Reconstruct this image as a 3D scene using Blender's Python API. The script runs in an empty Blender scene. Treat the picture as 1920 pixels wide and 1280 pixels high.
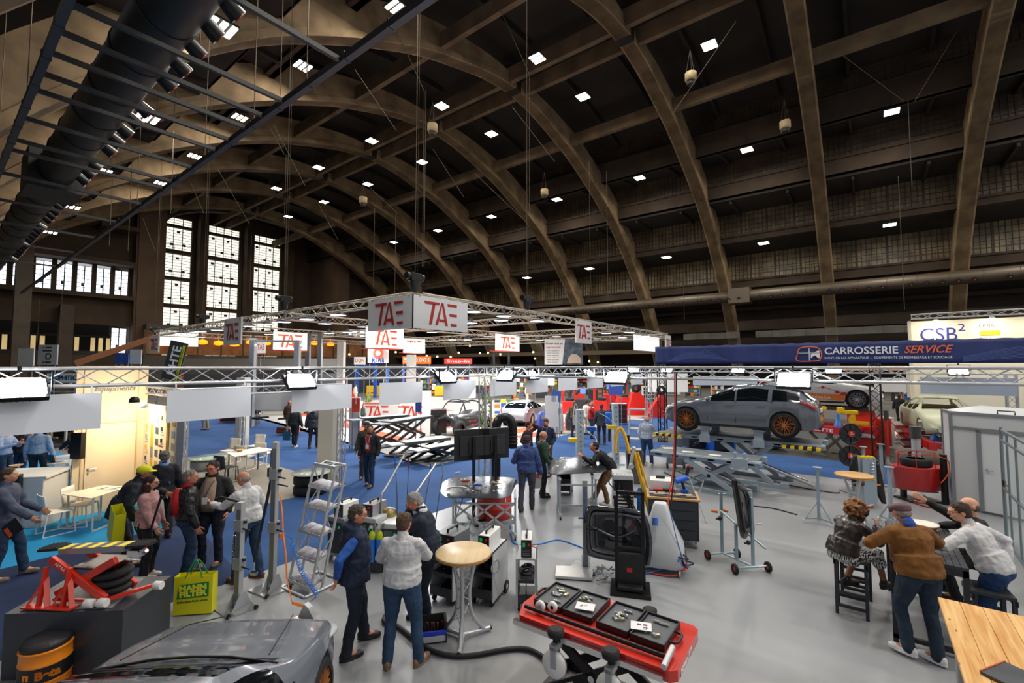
import bpy, math, random
from mathutils import Vector as V, Matrix
C = bpy.context.scene.collection
sc = bpy.context.scene
PI = math.pi
R = math.radians
random.seed(7)
# camera, world, exposure
TH, FPX, PIT, EYE = 0.914, 854.2, 0.054, 3.5
cam_d = bpy.data.cameras.new('camera')
cam = bpy.data.objects.new('camera', cam_d)
C.objects.link(cam)
cam_d.sensor_width = 36.0
cam_d.lens = FPX / 1920 * 36.0
cam_d.clip_start = 0.05
cam_d.clip_end = 600
RT = V((math.cos(TH), -math.sin(TH), 0))
FH = V((math.sin(TH), math.cos(TH), 0))
FW = FH * math.cos(PIT) + V((0, 0, math.sin(PIT)))
UP = -FH * math.sin(PIT) + V((0, 0, math.cos(PIT)))
O = V((0, 0, EYE))
cam.matrix_world = Matrix(((RT.x, UP.x, -FW.x, O.x), (RT.y, UP.y, -FW.y, O.y), (RT.z, UP.z, -FW.z, O.z), (0, 0, 0, 1)))
sc.camera = cam
wd = bpy.data.worlds.new('world')
sc.world = wd
wd.use_nodes = True
wd.node_tree.nodes['Background'].inputs[0].default_value = (0.96, 0.96, 1.0, 1)
wd.node_tree.nodes['Background'].inputs[1].default_value = 0.4
sc.view_settings.view_transform = 'Standard'
sc.view_settings.look = 'None'
sc.view_settings.gamma = 1
sc.view_settings.use_curve_mapping = False
sc.view_settings.exposure = 0.25
try:
 sc.cycles.use_light_tree = True
 sc.cycles.max_bounces = 5
 sc.cycles.diffuse_bounces = 3
 sc.cycles.glossy_bounces = 3
 sc.cycles.transmission_bounces = 4
 sc.cycles.transparent_max_bounces = 6
 sc.cycles.caustics_reflective = False
 sc.cycles.caustics_refractive = False
 sc.cycles.sample_clamp_indirect = 4.0
except Exception:
 pass
def ray(u, v):
 return RT * ((u - 960) / FPX) + UP * ((640 - v) / FPX) + FW
def G(u, v, z=0.0):
 """point of the plane z seen at photo pixel u, v"""
 q = ray(u, v)
 return O + q * ((z - EYE) / q.z)
def PS(u, v, s):
 q = ray(u, v)
 return O + q * (s / q.y)
def PT(u, v, t):
 q = ray(u, v)
 return O + q * (t / q.x)
def AT(u, v, w):
 """point at distance w in front of the viewer"""
 q = ray(u, v)
 return O + q * (w / q.dot(FH))
def CY(deg):
 """yaw of a thing whose +y looks away from the viewer, turned clockwise by deg"""
 return -TH - R(deg)
# materials
def lin(c):
 if isinstance(c, str):
  c = [int(c[i:i + 2], 16) / 255 for i in (0, 2, 4)]
  return tuple((x / 12.92 if x <= .04045 else ((x + .055) / 1.055) ** 2.4) for x in c) + (1,)
 return tuple(c) + (1,)
MC = {}
def mat(col, rough=.5, metal=0., emit=0., var=0., vs=4., bump=0., bs=40., coat=0., alpha=1., trans=0., stretch=None, col2=None):
 key = (str(col), rough, metal, emit, var, vs, bump, bs, coat, alpha, trans, str(stretch), str(col2))
 if key in MC:
  return MC[key]
 m = bpy.data.materials.new('m%03d' % len(MC))
 MC[key] = m
 m.use_nodes = True
 nt = m.node_tree
 b = nt.nodes['Principled BSDF']
 c = lin(col)
 b.inputs['Base Color'].default_value = c
 b.inputs['Roughness'].default_value = rough
 b.inputs['Metallic'].default_value = metal
 if coat:
  b.inputs['Coat Weight'].default_value = coat
  b.inputs['Coat Roughness'].default_value = .05
 if trans:
  b.inputs['Transmission Weight'].default_value = trans
 if alpha < 1:
  b.inputs['Alpha'].default_value = alpha
 if emit:
  b.inputs['Emission Color'].default_value = c
  b.inputs['Emission Strength'].default_value = emit
 if var or bump:
  tc = nt.nodes.new('ShaderNodeTexCoord')
  mp = nt.nodes.new('ShaderNodeMapping')
  nt.links.new(tc.outputs['Object'], mp.inputs[0])
  if stretch:
   mp.inputs['Scale'].default_value = stretch
 if var:
  n = nt.nodes.new('ShaderNodeTexNoise')
  n.inputs['Scale'].default_value = vs
  n.inputs['Detail'].default_value = 5
  nt.links.new(mp.outputs[0], n.inputs['Vector'])
  r = nt.nodes.new('ShaderNodeValToRGB')
  r.color_ramp.elements[0].position = .3
  r.color_ramp.elements[1].position = .7
  if col2:
   r.color_ramp.elements[0].color = lin(col2)
   r.color_ramp.elements[1].color = c
  else:
   r.color_ramp.elements[0].color = tuple(x * (1 - var) for x in c[:3]) + (1,)
   r.color_ramp.elements[1].color = tuple(min(1, x * (1 + var)) for x in c[:3]) + (1,)
  nt.links.new(n.outputs['Fac'], r.inputs[0])
  nt.links.new(r.outputs[0], b.inputs['Base Color'])
  if emit:
   nt.links.new(r.outputs[0], b.inputs['Emission Color'])
 if bump:
  n2 = nt.nodes.new('ShaderNodeTexNoise')
  n2.inputs['Scale'].default_value = bs
  n2.inputs['Detail'].default_value = 3
  nt.links.new(mp.outputs[0], n2.inputs['Vector'])
  bp = nt.nodes.new('ShaderNodeBump')
  bp.inputs['Strength'].default_value = bump
  bp.inputs['Distance'].default_value = .02
  nt.links.new(n2.outputs['Fac'], bp.inputs['Height'])
  nt.links.new(bp.outputs[0], b.inputs['Normal'])
 return m
ALU = mat('c3c6ca', .34, .55)
STEEL = mat('a5a8ab', .35, .6)
CHROME = mat('d8d8d8', .12, 1)
BLK = mat('121315', .45)
BLKM = mat('1a1b1d', .3, .3)
RUB = mat('17181a', .75, bump=.2, bs=60)
DGREY = mat('2c3036', .5)
WHT = mat('e6e6e4', .45)
WPAN = mat('cfd5de', .5)
RED = mat('c8200f', .32, coat=.5)
DRED = mat('9c1414', .35, coat=.4)
ORG = mat('e86a12', .4)
YEL = mat('e8c20a', .4)
BLU = mat('1556b0', .4)
GRYP = mat('7d858f', .4)
BGRY = mat('9aa9b6', .38, .1)
GLASS = mat('cfe3e0', .03, 0, trans=.0, alpha=.16)
DGLS = mat('0b0f12', .06)
WOOD = mat('d9b078', .4, var=.12, vs=3, stretch=(1, 9, 1), col2='c39358')
LWOOD = mat('dcc49a', .38, var=.1, vs=3, stretch=(9, 1, 1), col2='cdb083')
CONC = mat('97805f', .85, var=.4, vs=.6, bump=.9, bs=1.8, col2='65513a')
CONCP = mat('7a664c', .85, var=.35, vs=.5, bump=.8, bs=1.5, col2='524230')
CONC2 = mat('2a221b', .9, var=.3, vs=.3, col2='1b1612')
PAPER = mat('e4e4e6', .6)
def screenmat(strength=9, col='eef4ff'):
 return mat(col, .5, emit=strength)
# mesh builder
class MB:
 def __init__(s, M=None):
  s.v = []
  s.f = []
  s.sm = []
  s.mi = []
  s.M = M or Matrix()
  s.k = 0
 def add(s, vs, fs, smooth=False):
  o = len(s.v)
  M = s.M
  s.v += [tuple(M @ V(p)) for p in vs]
  for f in fs:
   s.f.append([i + o for i in f])
   s.sm.append(smooth)
   s.mi.append(s.k)
  return s
 def box(s, c, d, rz=0., rx=0., ry=0.):
  h = [x / 2 for x in d]
  m = Matrix.Translation(c) @ Matrix.Rotation(rz, 4, 'Z') @ Matrix.Rotation(ry, 4, 'Y') @ Matrix.Rotation(rx, 4, 'X')
  vs = [m @ V((h[0] * a, h[1] * b, h[2] * e)) for a in (-1, 1) for b in (-1, 1) for e in (-1, 1)]
  return s.add(vs, [(0, 1, 3, 2), (4, 6, 7, 5), (0, 4, 5, 1), (2, 3, 7, 6), (0, 2, 6, 4), (1, 5, 7, 3)])
 def bx(s, x0, x1, y0, y1, z0, z1):
  return s.box(((x0 + x1) / 2, (y0 + y1) / 2, (z0 + z1) / 2), (abs(x1 - x0), abs(y1 - y0), abs(z1 - z0)))
 def beam(s, p, q, w, h=None, up=(0, 0, 1)):
  p, q = V(p), V(q)
  d = (q - p)
  L = d.length
  d.normalize()
  u = V(up)
  if abs(d.dot(u)) > .98:
   u = V((1, 0, 0))
  x = d.cross(u).normalized()
  z = x.cross(d)
  h = h or w
  vs = []
  for a in (p, q):
   for i, j in ((-1, -1), (1, -1), (1, 1), (-1, 1)):
    vs.append(a + x * (w / 2 * i) + z * (h / 2 * j))
  return s.add(vs, [(3, 2, 1, 0), (4, 5, 6, 7), (0, 1, 5, 4), (1, 2, 6, 5), (2, 3, 7, 6), (3, 0, 4, 7)])
 def cyl(s, p, q, r, r2=None, n=12, caps=True):
  p, q = V(p), V(q)
  r2 = r if r2 is None else r2
  d = (q - p).normalized()
  u = V((0, 0, 1)) if abs(d.z) < .95 else V((1, 0, 0))
  x = d.cross(u).normalized()
  y = d.cross(x)
  vs = []
  for a, rr in ((p, r), (q, r2)):
   vs += [a + x * (rr * math.cos(2 * PI * i / n)) + y * (rr * math.sin(2 * PI * i / n)) for i in range(n)]
  s.add(vs, [(i, (i + 1) % n, n + (i + 1) % n, n + i) for i in range(n)], True)
  if caps:
   s.add(vs[:n], [tuple(range(n))[::-1]])
   s.add(vs[n:], [tuple(range(n))])
  return s
 def tube(s, pts, r, n=8, closed=False, caps=True):
  pts = [V(p) for p in pts]
  m = len(pts)
  rs = r if isinstance(r, (list, tuple)) else [r] * m
  vs = []
  px = None
  for i, p in enumerate(pts):
   if closed:
    d = pts[(i + 1) % m] - pts[i - 1]
   else:
    d = pts[min(i + 1, m - 1)] - pts[max(i - 1, 0)]
   if d.length < 1e-9:
    d = V((0, 0, 1))
   d.normalize()
   if px is None:
    u = V((0, 0, 1)) if abs(d.z) < .9 else V((1, 0, 0))
    px = d.cross(u).normalized()
   else:
    px = px - d * px.dot(d)
    if px.length < 1e-6:
     px = d.cross(V((.3, .5, 1)))
    px.normalize()
   y = d.cross(px)
   vs += [p + px * (rs[i] * math.cos(2 * PI * j / n)) + y * (rs[i] * math.sin(2 * PI * j / n)) for j in range(n)]
  fs = []
  for i in range(m if closed else m - 1):
   a, b = i * n, ((i + 1) % m) * n
   fs += [(a + j, a + (j + 1) % n, b + (j + 1) % n, b + j) for j in range(n)]
  s.add(vs, fs, True)
  if caps and not closed:
   s.add(vs[:n], [tuple(range(n))[::-1]])
   s.add(vs[-n:], [tuple(range(n))])
  return s
 def lathe(s, prof, c=(0, 0, 0), n=20, axis='z', smooth=True, caps=True):
  vs = []
  for r, z in prof:
   for i in range(n):
    a = 2 * PI * i / n
    if axis == 'z':
     q = (r * math.cos(a), r * math.sin(a), z)
    elif axis == 'y':
     q = (r * math.cos(a), z, -r * math.sin(a))
    else:
     q = (z, r * math.cos(a), r * math.sin(a))
    vs.append(V(c) + V(q))
  fs = []
  for k in range(len(prof) - 1):
   for i in range(n):
    j = (i + 1) % n
    fs.append((k * n + i, k * n + j, (k + 1) * n + j, (k + 1) * n + i))
  s.add(vs, fs, smooth)
  rr = [p[0] for p in prof]
  if (rr[0] == rr[-1] == min(rr) and rr[0] < .8 * max(rr)) or (len(prof) == 2 and prof[0][1] == prof[1][1]) or not caps:
   return s
  if prof[0][0] > 1e-5:
   s.add(vs[:n], [tuple(range(n))[::-1]])
  if prof[-1][0] > 1e-5:
   s.add(vs[-n:], [tuple(range(n))])
  return s
 def sph(s, c, r, n=14, m=8):
  if not isinstance(r, (tuple, list)):
   r = (r, r, r)
  vs = []
  for k in range(m + 1):
   th = PI * k / m
   for i in range(n):
    a = 2 * PI * i / n
    vs.append((c[0] + r[0] * math.sin(th) * math.cos(a), c[1] + r[1] * math.sin(th) * math.sin(a), c[2] - r[2] * math.cos(th)))
  fs = [(k * n + i, k * n + (i + 1) % n, (k + 1) * n + (i + 1) % n, (k + 1) * n + i) for k in range(m) for i in range(n)]
  return s.add(vs, fs, True)
 def ext(s, poly, a, b, axis='z', smooth=False):
  """extrude a 2d outline from a to b along an axis"""
  def P(x, y, h):
   return (x, y, h) if axis == 'z' else ((x, h, y) if axis == 'y' else (h, x, y))
  n = len(poly)
  vs = [P(x, y, a) for x, y in poly] + [P(x, y, b) for x, y in poly]
  ar = sum(poly[i][0] * poly[(i + 1) % n][1] - poly[(i + 1) % n][0] * poly[i][1] for i in range(n))
  fl = (ar > 0) == (b > a)
  if axis == 'y':
   fl = not fl
  f1 = [tuple(range(n))[::-1], tuple(range(n, 2 * n))]
  sd = [(i, (i + 1) % n, n + (i + 1) % n, n + i) for i in range(n)]
  if not fl:
   f1 = [f[::-1] for f in f1]
   sd = [f[::-1] for f in sd]
  s.add(vs, f1)
  return s.add(vs, sd, smooth)
 def tor(s, c, Rr, r, axis='z', n=24, m=8, a0=0, a1=2 * PI):
  full = abs(a1 - a0 - 2 * PI) < 1e-6
  k = n if full else n + 1
  pts = []
  for i in range(k):
   a = a0 + (a1 - a0) * i / n
   x, y = Rr * math.cos(a), Rr * math.sin(a)
   q = (x, y, 0) if axis == 'z' else ((x, 0, y) if axis == 'y' else (0, x, y))
   pts.append(V(c) + V(q))
  return s.tube(pts, r, m, closed=full)
 def surf(s, rows, closed=False, smooth=True):
  """rows of points -> quad skin"""
  n = len(rows[0])
  vs = [p for r in rows for p in r]
  fs = []
  for i in range(len(rows) - 1):
   for j in range(n if closed else n - 1):
    k = (j + 1) % n
    fs.append((i * n + j, i * n + k, (i + 1) * n + k, (i + 1) * n + j))
  return s.add(vs, fs, smooth)
 def shell(s, rows, th=.004):
  """open skin with thickness along -z-ish normal"""
  low = [[V(p) - V((0, 0, th)) for p in r] for r in rows]
  s.surf(rows)
  s.surf([r[::-1] for r in low])
  n = len(rows[0]) - 1
  for a, b in ((rows[0], low[0]), (low[-1], rows[-1])):
   s.surf([a, b], smooth=False)
  s.surf([[r[0] for r in low], [r[0] for r in rows]], smooth=False)
  s.surf([[r[n] for r in rows], [r[n] for r in low]], smooth=False)
  return s
 def pack(s):
  use = sorted({i for f in s.f for i in f})
  ix = {a: b for b, a in enumerate(use)}
  s.v = [s.v[i] for i in use]
  s.f = [[ix[i] for i in f] for f in s.f]
  return s
 def build(s, name, mats, parent=None, loc=None, rz=0., bev=0., sub=0, label=None, sol=0.):
  me = bpy.data.meshes.new(name)
  me.from_pydata(s.v, [], s.f)
  me.polygons.foreach_set('use_smooth', s.sm)
  if not isinstance(mats, (list, tuple)):
   mats = [mats]
  for m in mats:
   me.materials.append(m)
  if len(mats) > 1:
   me.polygons.foreach_set('material_index', s.mi)
  me.update()
  o = bpy.data.objects.new(name, me)
  C.objects.link(o)
  if parent is not None:
   o.parent = parent
  if loc is not None:
   o.location = loc
  if rz:
   o.rotation_euler[2] = rz
  if sol:
   md = o.modifiers.new('solid', 'SOLIDIFY')
   md.thickness = sol
  if bev:
   md = o.modifiers.new('bevel', 'BEVEL')
   md.width = bev
   md.segments = 2
   md.limit_method = 'ANGLE'
   md.angle_limit = R(40)
  if sub:
   md = o.modifiers.new('sub', 'SUBSURF')
   md.levels = md.render_levels = sub
  if label:
   o['label'] = label
  return o
def tag(o, label, cat, group=None, kind=None):
 o['label'] = label
 o['category'] = cat
 if group:
  o['group'] = group
 if kind:
  o['kind'] = kind
 return o
def thing(name, label, cat, loc=(0, 0, 0), rz=0., group=None):
 o = bpy.data.objects.new(name, None)
 o.empty_display_size = .1
 C.objects.link(o)
 o.location = loc
 o.rotation_euler[2] = rz
 return tag(o, label, cat, group)
def struct(name, mb, m, label=None, **k):
 o = mb.build(name, m, **k)
 o['kind'] = 'structure'
 if label:
  o['label'] = label
 return o
def kids(o):
 return [c for c in C.objects if c.parent == o]
def dup(o, loc=None, rz=None, label=None, parent=None, group=None):
 c = o.copy()
 C.objects.link(c)
 if parent is not None:
  c.parent = parent
 for ch in list(o.children):
  dup(ch, parent=c)
 if loc is not None:
  c.location = loc
 if rz is not None:
  c.rotation_euler[2] = rz
 if label:
  c['label'] = label
 if group:
  c['group'] = group
 return c
_fonts = {}
def text(body, size, m, M, parent=None, depth=.004, name='lettering', width=None, bold=0., shear=0., align='CENTER'):
 cu = bpy.data.curves.new('txt', 'FONT')
 cu.body = body
 cu.size = size
 cu.extrude = depth / 2
 cu.offset = bold
 cu.shear = shear
 cu.align_x = align
 cu.align_y = 'CENTER'
 cu.resolution_u = 3
 t = bpy.data.objects.new('txt', cu)
 C.objects.link(t)
 bpy.context.view_layer.update()
 me = bpy.data.meshes.new_from_object(t.evaluated_get(bpy.context.evaluated_depsgraph_get()))
 bpy.data.objects.remove(t)
 xs = [v.co.x for v in me.vertices] or [0, 1]
 w = max(xs) - min(xs)
 if width:
  me.transform(Matrix.Diagonal((width / w, 1, 1, 1)))
 me.materials.clear()
 me.materials.append(m)
 me.transform(M)
 me.name = name
 o = bpy.data.objects.new(name, me)
 C.objects.link(o)
 if parent is not None:
  o.parent = parent
 return o
def face(p, right, up=(0, 0, 1)):
 """matrix putting local x along right and local y along up at p"""
 x = V(right).normalized()
 y = V(up)
 y = (y - x * y.dot(x)).normalized()
 z = x.cross(y)
 return Matrix(((x.x, y.x, z.x, p[0]), (x.y, y.y, z.y, p[1]), (x.z, y.z, z.z, p[2]), (0, 0, 0, 1)))
def TR(x=0, y=0, z=0, rz=0., rx=0., ry=0.):
 return Matrix.Translation((x, y, z)) @ Matrix.Rotation(rz, 4, 'Z') @ Matrix.Rotation(ry, 4, 'Y') @ Matrix.Rotation(rx, 4, 'X')
def spline(pts, n=6, closed=False):
 pts = [V(p) for p in pts]
 out = []
 m = len(pts)
 for i in range(m if closed else m - 1):
  if closed:
   p0, p1, p2, p3 = pts[i - 1], pts[i], pts[(i + 1) % m], pts[(i + 2) % m]
  else:
   p0, p1, p2, p3 = pts[max(i - 1, 0)], pts[i], pts[i + 1], pts[min(i + 2, m - 1)]
  for k in range(n):
   t = k / n
   out.append(.5 * ((2 * p1) + (p2 - p0) * t + (2 * p0 - 5 * p1 + 4 * p2 - p3) * t * t + (3 * p1 - p0 - 3 * p2 + p3) * t ** 3))
 if not closed:
  out.append(pts[-1])
 return out
def area(loc, size, power, target=None, col=(1, 1, 1), size_y=None, spread=PI, parent=None, name='area_light'):
 l = bpy.data.lights.new(name, 'AREA')
 l.energy = power
 l.color = col
 l.shape = 'RECTANGLE' if size_y else 'SQUARE'
 l.size = size
 if size_y:
  l.size_y = size_y
 l.spread = spread
 o = bpy.data.objects.new(name, l)
 C.objects.link(o)
 o.location = loc
 if target is not None:
  d = V(target) - V(loc)
  o.rotation_euler = d.to_track_quat('-Z', 'Y').to_euler()
 if parent is not None:
  o.parent = parent
 return o
def truss(name, p, q, label, size=.29, r=.025, rb=.009, seg=.32, m=None, group=None, cat='truss', n=8, parts=True):
 """square lattice truss from p to q: four chords and the bracing"""
 p, q = V(p), V(q)
 m = m or ALU
 d = (q - p)
 L = d.length
 d.normalize()
 up = V((0, 0, 1)) if abs(d.z) < .9 else V((1, 0, 0))
 x = d.cross(up).normalized()
 z = x.cross(d).normalized()
 h = size / 2 - r
 root = thing(name, label, cat, p, 0, group)
 crn = [(-h, -h), (h, -h), (h, h), (-h, h)]
 for a, b in crn:
  o = x * a + z * b
  mb = MB()
  mb.cyl(o, o + d * L, r, n=n)
  mb.build('chord', m, root)
 k = max(2, round(L / seg))
 if k % 2:
  k += 1
 mb = MB()
 for i in range(4):
  a, b = crn[i], crn[(i + 1) % 4]
  A, B = x * a[0] + z * a[1], x * b[0] + z * b[1]
  for j in range(k):
   s0, s1 = (A, B) if (j + i) % 2 == 0 else (B, A)
   mb.cyl(s0 + d * (L * j / k), s1 + d * (L * (j + 1) / k), rb, n=5, caps=False)
 for e in (0.03, L - .03):
  for i in range(4):
   a, b = crn[i], crn[(i + 1) % 4]
   mb.cyl(x * a[0] + z * a[1] + d * e, x * b[0] + z * b[1] + d * e, rb * 1.3, n=6, caps=False)
 mb.build('bracing', m, root)
 return root
# the hall
TC, S1, BAY = 35.65, 15.26, 12.0
S0, SE = -22.0, 102.0
INTR = [(.35, 31.3), (4, 30.9), (8, 29.9), (12, 28.7), (16, 27.0), (20, 25.0), (24, 22.6), (28, 19.3), (32, 15.3), (35, 11.6), (38, 7.2), (40, 3.2), (41, 0)]
DEP = [1.2, 1.7, 2.2, 2.6, 2.8, 2.9, 2.9, 2.8, 2.6, 2.3, 2.0, 1.8, 1.7]
def rib_outline():
 a = spline([(x, z, 0) for x, z in INTR], 3)
 dd = spline([(d, 0, 0) for d in DEP], 3)
 out = []
 for i, p in enumerate(a):
  d = (a[min(i + 1, len(a) - 1)] - a[max(i - 1, 0)]).normalized()
  nn = V((-d.y, d.x, 0))
  if i == 0:
   nn = V((0, 1, 0))
  if i == len(a) - 1:
   nn = V((1, 0, 0))
  out.append((p, p + nn * dd[i].x))
 return out
RO = rib_outline()
ribmat = [CONC, mat('b3a48c', .8, var=.15, vs=.8)]
def half_rib(sgn):
 mb = MB()
 w = .55
 for i in range(len(RO) - 1):
  (a0, b0), (a1, b1) = RO[i], RO[i + 1]
  mb.k = 1 if a1.y < 8.2 else 0
  for y0, y1, bulge in ((-w, w, 0),):
   vs = []
   for p in (a0, b0, b1, a1):
    for y in (y0, y1):
     vs.append((sgn * p.x, y, p.y))
   fs = [(0, 6, 7, 1), (2, 3, 5, 4), (0, 2, 4, 6), (1, 7, 5, 3)]
   if sgn < 0:
    fs = [f[::-1] for f in fs]
   if i == 0:
    fs.append((0, 1, 3, 2) if sgn > 0 else (2, 3, 1, 0))
   mb.add(vs, fs)
  c0, c1 = a0 + (b0 - a0).normalized() * .45, a1 + (b1 - a1).normalized() * .45
  vs = []
  for p in (a0, c0, c1, a1):
   for y in (-w - .12, w + .12):
    vs.append((sgn * p.x, y, p.y))
  fs = [(0, 6, 7, 1), (2, 3, 5, 4), (0, 2, 4, 6), (1, 7, 5, 3)]
  if sgn < 0:
   fs = [f[::-1] for f in fs]
  mb.add(vs, fs)
 return mb
hr = {}
for n in range(-2, 8):
 s = S1 + BAY * (n - 1)
 for sg in (1, -1):
  if sg < 0 and n < 0:
   continue
  if sg not in hr:
   o = struct('ceiling_beam', half_rib(sg), ribmat, loc=(TC, s, 0))
   hr[sg] = o
  else:
   dup(hr[sg], (TC, s, 0))
o = None
for n in range(-1, 8):
 s = S1 + BAY * (n - 1)
 if o is None:
  mb = MB()
  mb.box((0, 0, 32.2), (.9, 1.3, 1.9))
  mb.box((0, 0, 33.3), (2.2, 1.0, .5))
  o = struct('ceiling_beam', mb, mat('15120f', .8), loc=(TC, s, 0))
 else:
  dup(o, (TC, s, 0))
LEN = SE - S0
for tp, zb, h, w in ((1.3, 31.35, 1.5, .5), (10.5, 29.6, 1.3, .45)):
 for sg in (1, -1):
  y0 = S0 if sg > 0 else 2
  mb = MB()
  mb.bx(-w / 2, w / 2, y0, SE, zb, zb + h)
  struct('ceiling_beam', mb, CONCP, loc=(TC + sg * tp, 0, 0))
BANDS = [(19, 30.2, 32.5), (24, 25.9, 28.7), (30, 20.8, 23.9), (36, 15.9, 19.5)]
SL = [((0, 34.6), (9, 34.3)), ((9, 34.3), (19.3, 32.4)), ((18.8, 28.0), (24.3, 28.6)), ((23.8, 23.7), (30.3, 23.8)), ((29.8, 19.9), (36.3, 19.4)), ((35.8, 14.6), (43.8, 14.6))]
for sg in (1, -1):
 y0 = S0 if sg > 0 else 2
 for (a, za), (b, zb) in SL:
  mb = MB()
  pl = [(sg * a, za), (sg * b, zb), (sg * b, zb + .25), (sg * a, za + .25)]
  mb.ext(pl, y0, SE, 'y')
  struct('ceiling', mb, CONC2, loc=(TC, 0, 0))
 for (tp, z0, z1), hb in zip(BANDS, (2.5, 1.8, 1.0, 1.3)):
  mb = MB()
  mb.bx(sg * (tp - .55), sg * (tp + .25), y0, SE, z0 - hb, z0)
  mb.bx(sg * (tp - .75), sg * (tp - .5), y0, SE, z0 - .28, z0 - .02)
  mb.bx(sg * (tp - .6), sg * (tp - .1), y0, SE, z0 - hb, z0 - hb + .35)
  struct('ceiling_beam', mb, mat('443526', .85, var=.35, vs=.4, col2='292018', bump=.4, bs=1), loc=(TC, 0, 0))
 mb = MB()
 for n in range(-2 if sg > 0 else 1, 8):
  for k in (3, 9):
   s = S1 + BAY * (n - 1) + k
   mb.beam((sg * 1.3, s, 34.2), (sg * 9, s, 33.9), .3, .55)
   mb.beam((sg * 9, s, 33.9), (sg * 19, s, 32.1), .3, .55)
   mb.beam((sg * 19, s, 27.8), (sg * 24, s, 28.3), .25, .4)
   mb.beam((sg * 24, s, 23.5), (sg * 30, s, 23.6), .25, .4)
 struct('ceiling_beam', mb, CONC2, loc=(TC, 0, 0))
 for tp, z in ((29.4, 20.8), (35.4, 15.9)):
  mb = MB()
  mb.cyl((0, y0, z + 1), (0, SE, z + 1), .03, n=5)
  mb.cyl((0, y0, z + .5), (0, SE, z + .5), .02, n=5)
  for k in range(int((SE - y0) / 3)):
   mb.cyl((0, y0 + 3 * k, z), (0, y0 + 3 * k, z + 1), .025, n=5)
  mb.build('ledge_railing', mat('4a3b2c', .6), loc=(TC + sg * tp, 0, 0))
  tag(C.objects[-1], 'thin railing along the %s ledge of the %s roof slope' % ('upper' if z > 17 else 'lower', 'right' if sg > 0 else 'left'), 'railing')
def pane_mat(i):
 m = bpy.data.materials.new('pane%d' % i)
 m.use_nodes = True
 nt = m.node_tree
 b = nt.nodes['Principled BSDF']
 b.inputs['Roughness'].default_value = .45
 tc = nt.nodes.new('ShaderNodeTexCoord')
 n = nt.nodes.new('ShaderNodeTexNoise')
 n.inputs['Scale'].default_value = .55
 nt.links.new(tc.outputs['Object'], n.inputs['Vector'])
 r = nt.nodes.new('ShaderNodeValToRGB')
 r.color_ramp.elements[0].position = .35
 r.color_ramp.elements[1].position = .75
 r.color_ramp.elements[0].color = lin(('2c241b', '382d21', '4c3e2a', '54462f')[i])
 r.color_ramp.elements[1].color = lin(('4a3c2a', '5e4d36', '857250', '9a875e')[i])
 nt.links.new(n.outputs['Fac'], r.inputs[0])
 nt.links.new(r.outputs[0], b.inputs['Base Color'])
 return m
wn = 0
for sg in (1, -1):
 for bi, (tp, z0, z1) in enumerate(BANDS):
  fr = pn = None
  for n in range(-2 if sg > 0 else 2, 8):
   s = S1 + BAY * (n - 1)
   wn += 1
   if fr is None:
    L = BAY
    H = z1 - z0
    fm = MB()
    for k in range(25):
     x = L * k / 24
     th = .22 if k % 6 == 0 else .05
     fm.bx(-.08, .08, x - th / 2, x + th / 2, 0, H)
    for k in range(6):
     z = H * k / 5
     th = .12 if k in (0, 5) else .05
     fm.bx(-.06, .06, 0, L, z - th / 2, z + th / 2)
    fr = struct('window_%d' % wn, fm, mat('3b3026', .6), loc=(TC + sg * tp, s, z0))
    pm = MB()
    pm.bx(sg * .02, sg * .05, 0, L, 0, H)
    pm.build('pane', pane_mat(bi), fr)
   else:
    o = dup(fr, (TC + sg * tp, s, z0))
    o.name = 'window_%d' % wn
wallm = mat('2e2620', .9, var=.3, vs=.3)
mb = MB()
mb.bx(79.2, 79.7, S0, SE, 0, 14.6)
struct('wall_right', mb, wallm)
for z, h, c, t0 in ((9.0, 1.5, '3b3024', 77.6), (12.1, .5, '33281f', 78.2)):
 mb = MB()
 mb.bx(t0, 79.2, S0, SE, z, z + h)
 struct('trim_%d' % int(z), mb, mat(c, .85, var=.2, vs=.5))
mb = MB()
mb.bx(-9.7, -9.2, 10, SE, 0, 14.6)
struct('wall_left', mb, wallm)
mb = MB()
mb.bx(72.6, 79.2, S0, SE, 5.6, 6.0)
mb.bx(72.4, 72.7, S0, SE, 5.5, 6.2)
struct('trim_20', mb, mat('6a5c48', .7))
# end wall
ew = mat('4f3f30', .9, var=.25, vs=.25, col2='3a2e23', bump=.3, bs=.8)
SW = 93.0
mb = MB()
x0, x1, xc = -11.4, 19.2, 3.9
arch = [(x0, 27.0)] + [(xc + 15.3 * math.cos(R(a)), 27.0 + 5.5 * math.sin(R(a))) for a in range(170, 9, -10)] + [(x1, 27.0)]
top = [(x0, 40)] + [(a[0], 40) for a in arch[1:-1]] + [(x1, 40)]
for i in range(len(arch) - 1):
 a, b, c, d = arch[i], arch[i + 1], top[i + 1], top[i]
 mb.ext([a, b, c, d], 0, 1.4, 'y')
mb.bx(-46, x0 - 3.9, 0, 1.2, 19.2, 40)
mb.bx(x1 + 3.9, 44, 0, 1.2, 12, 40)
mb.bx(-46, x0 - 3.9, 0, 1.2, 9.9, 14.6)
mb.bx(-46, x0 - 3.9, 0, 1.2, 0, 5.2)
mb.bx(x1 + 3.9, 44, 0, 1.2, 0, 8.6)
struct('wall_far', mb, ew, loc=(TC, SW, 0))
for x in (x0 - 3.9, x1):
 mb = MB()
 mb.bx(x, x + 3.9, -1.2, 9, 0, 33)
 mb.bx(x + .3, x + 3.6, -1.35, -1.2, 0, 31)
 struct('pillar', mb, mat('5a4737', .9, var=.2, vs=.4, bump=.3, bs=1), loc=(TC, SW, 0))
mb = MB()
SB = 102.0
cols = [(-10.4, -4.6), (-1.9, 3.9), (6.4, 12.3)]
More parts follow.
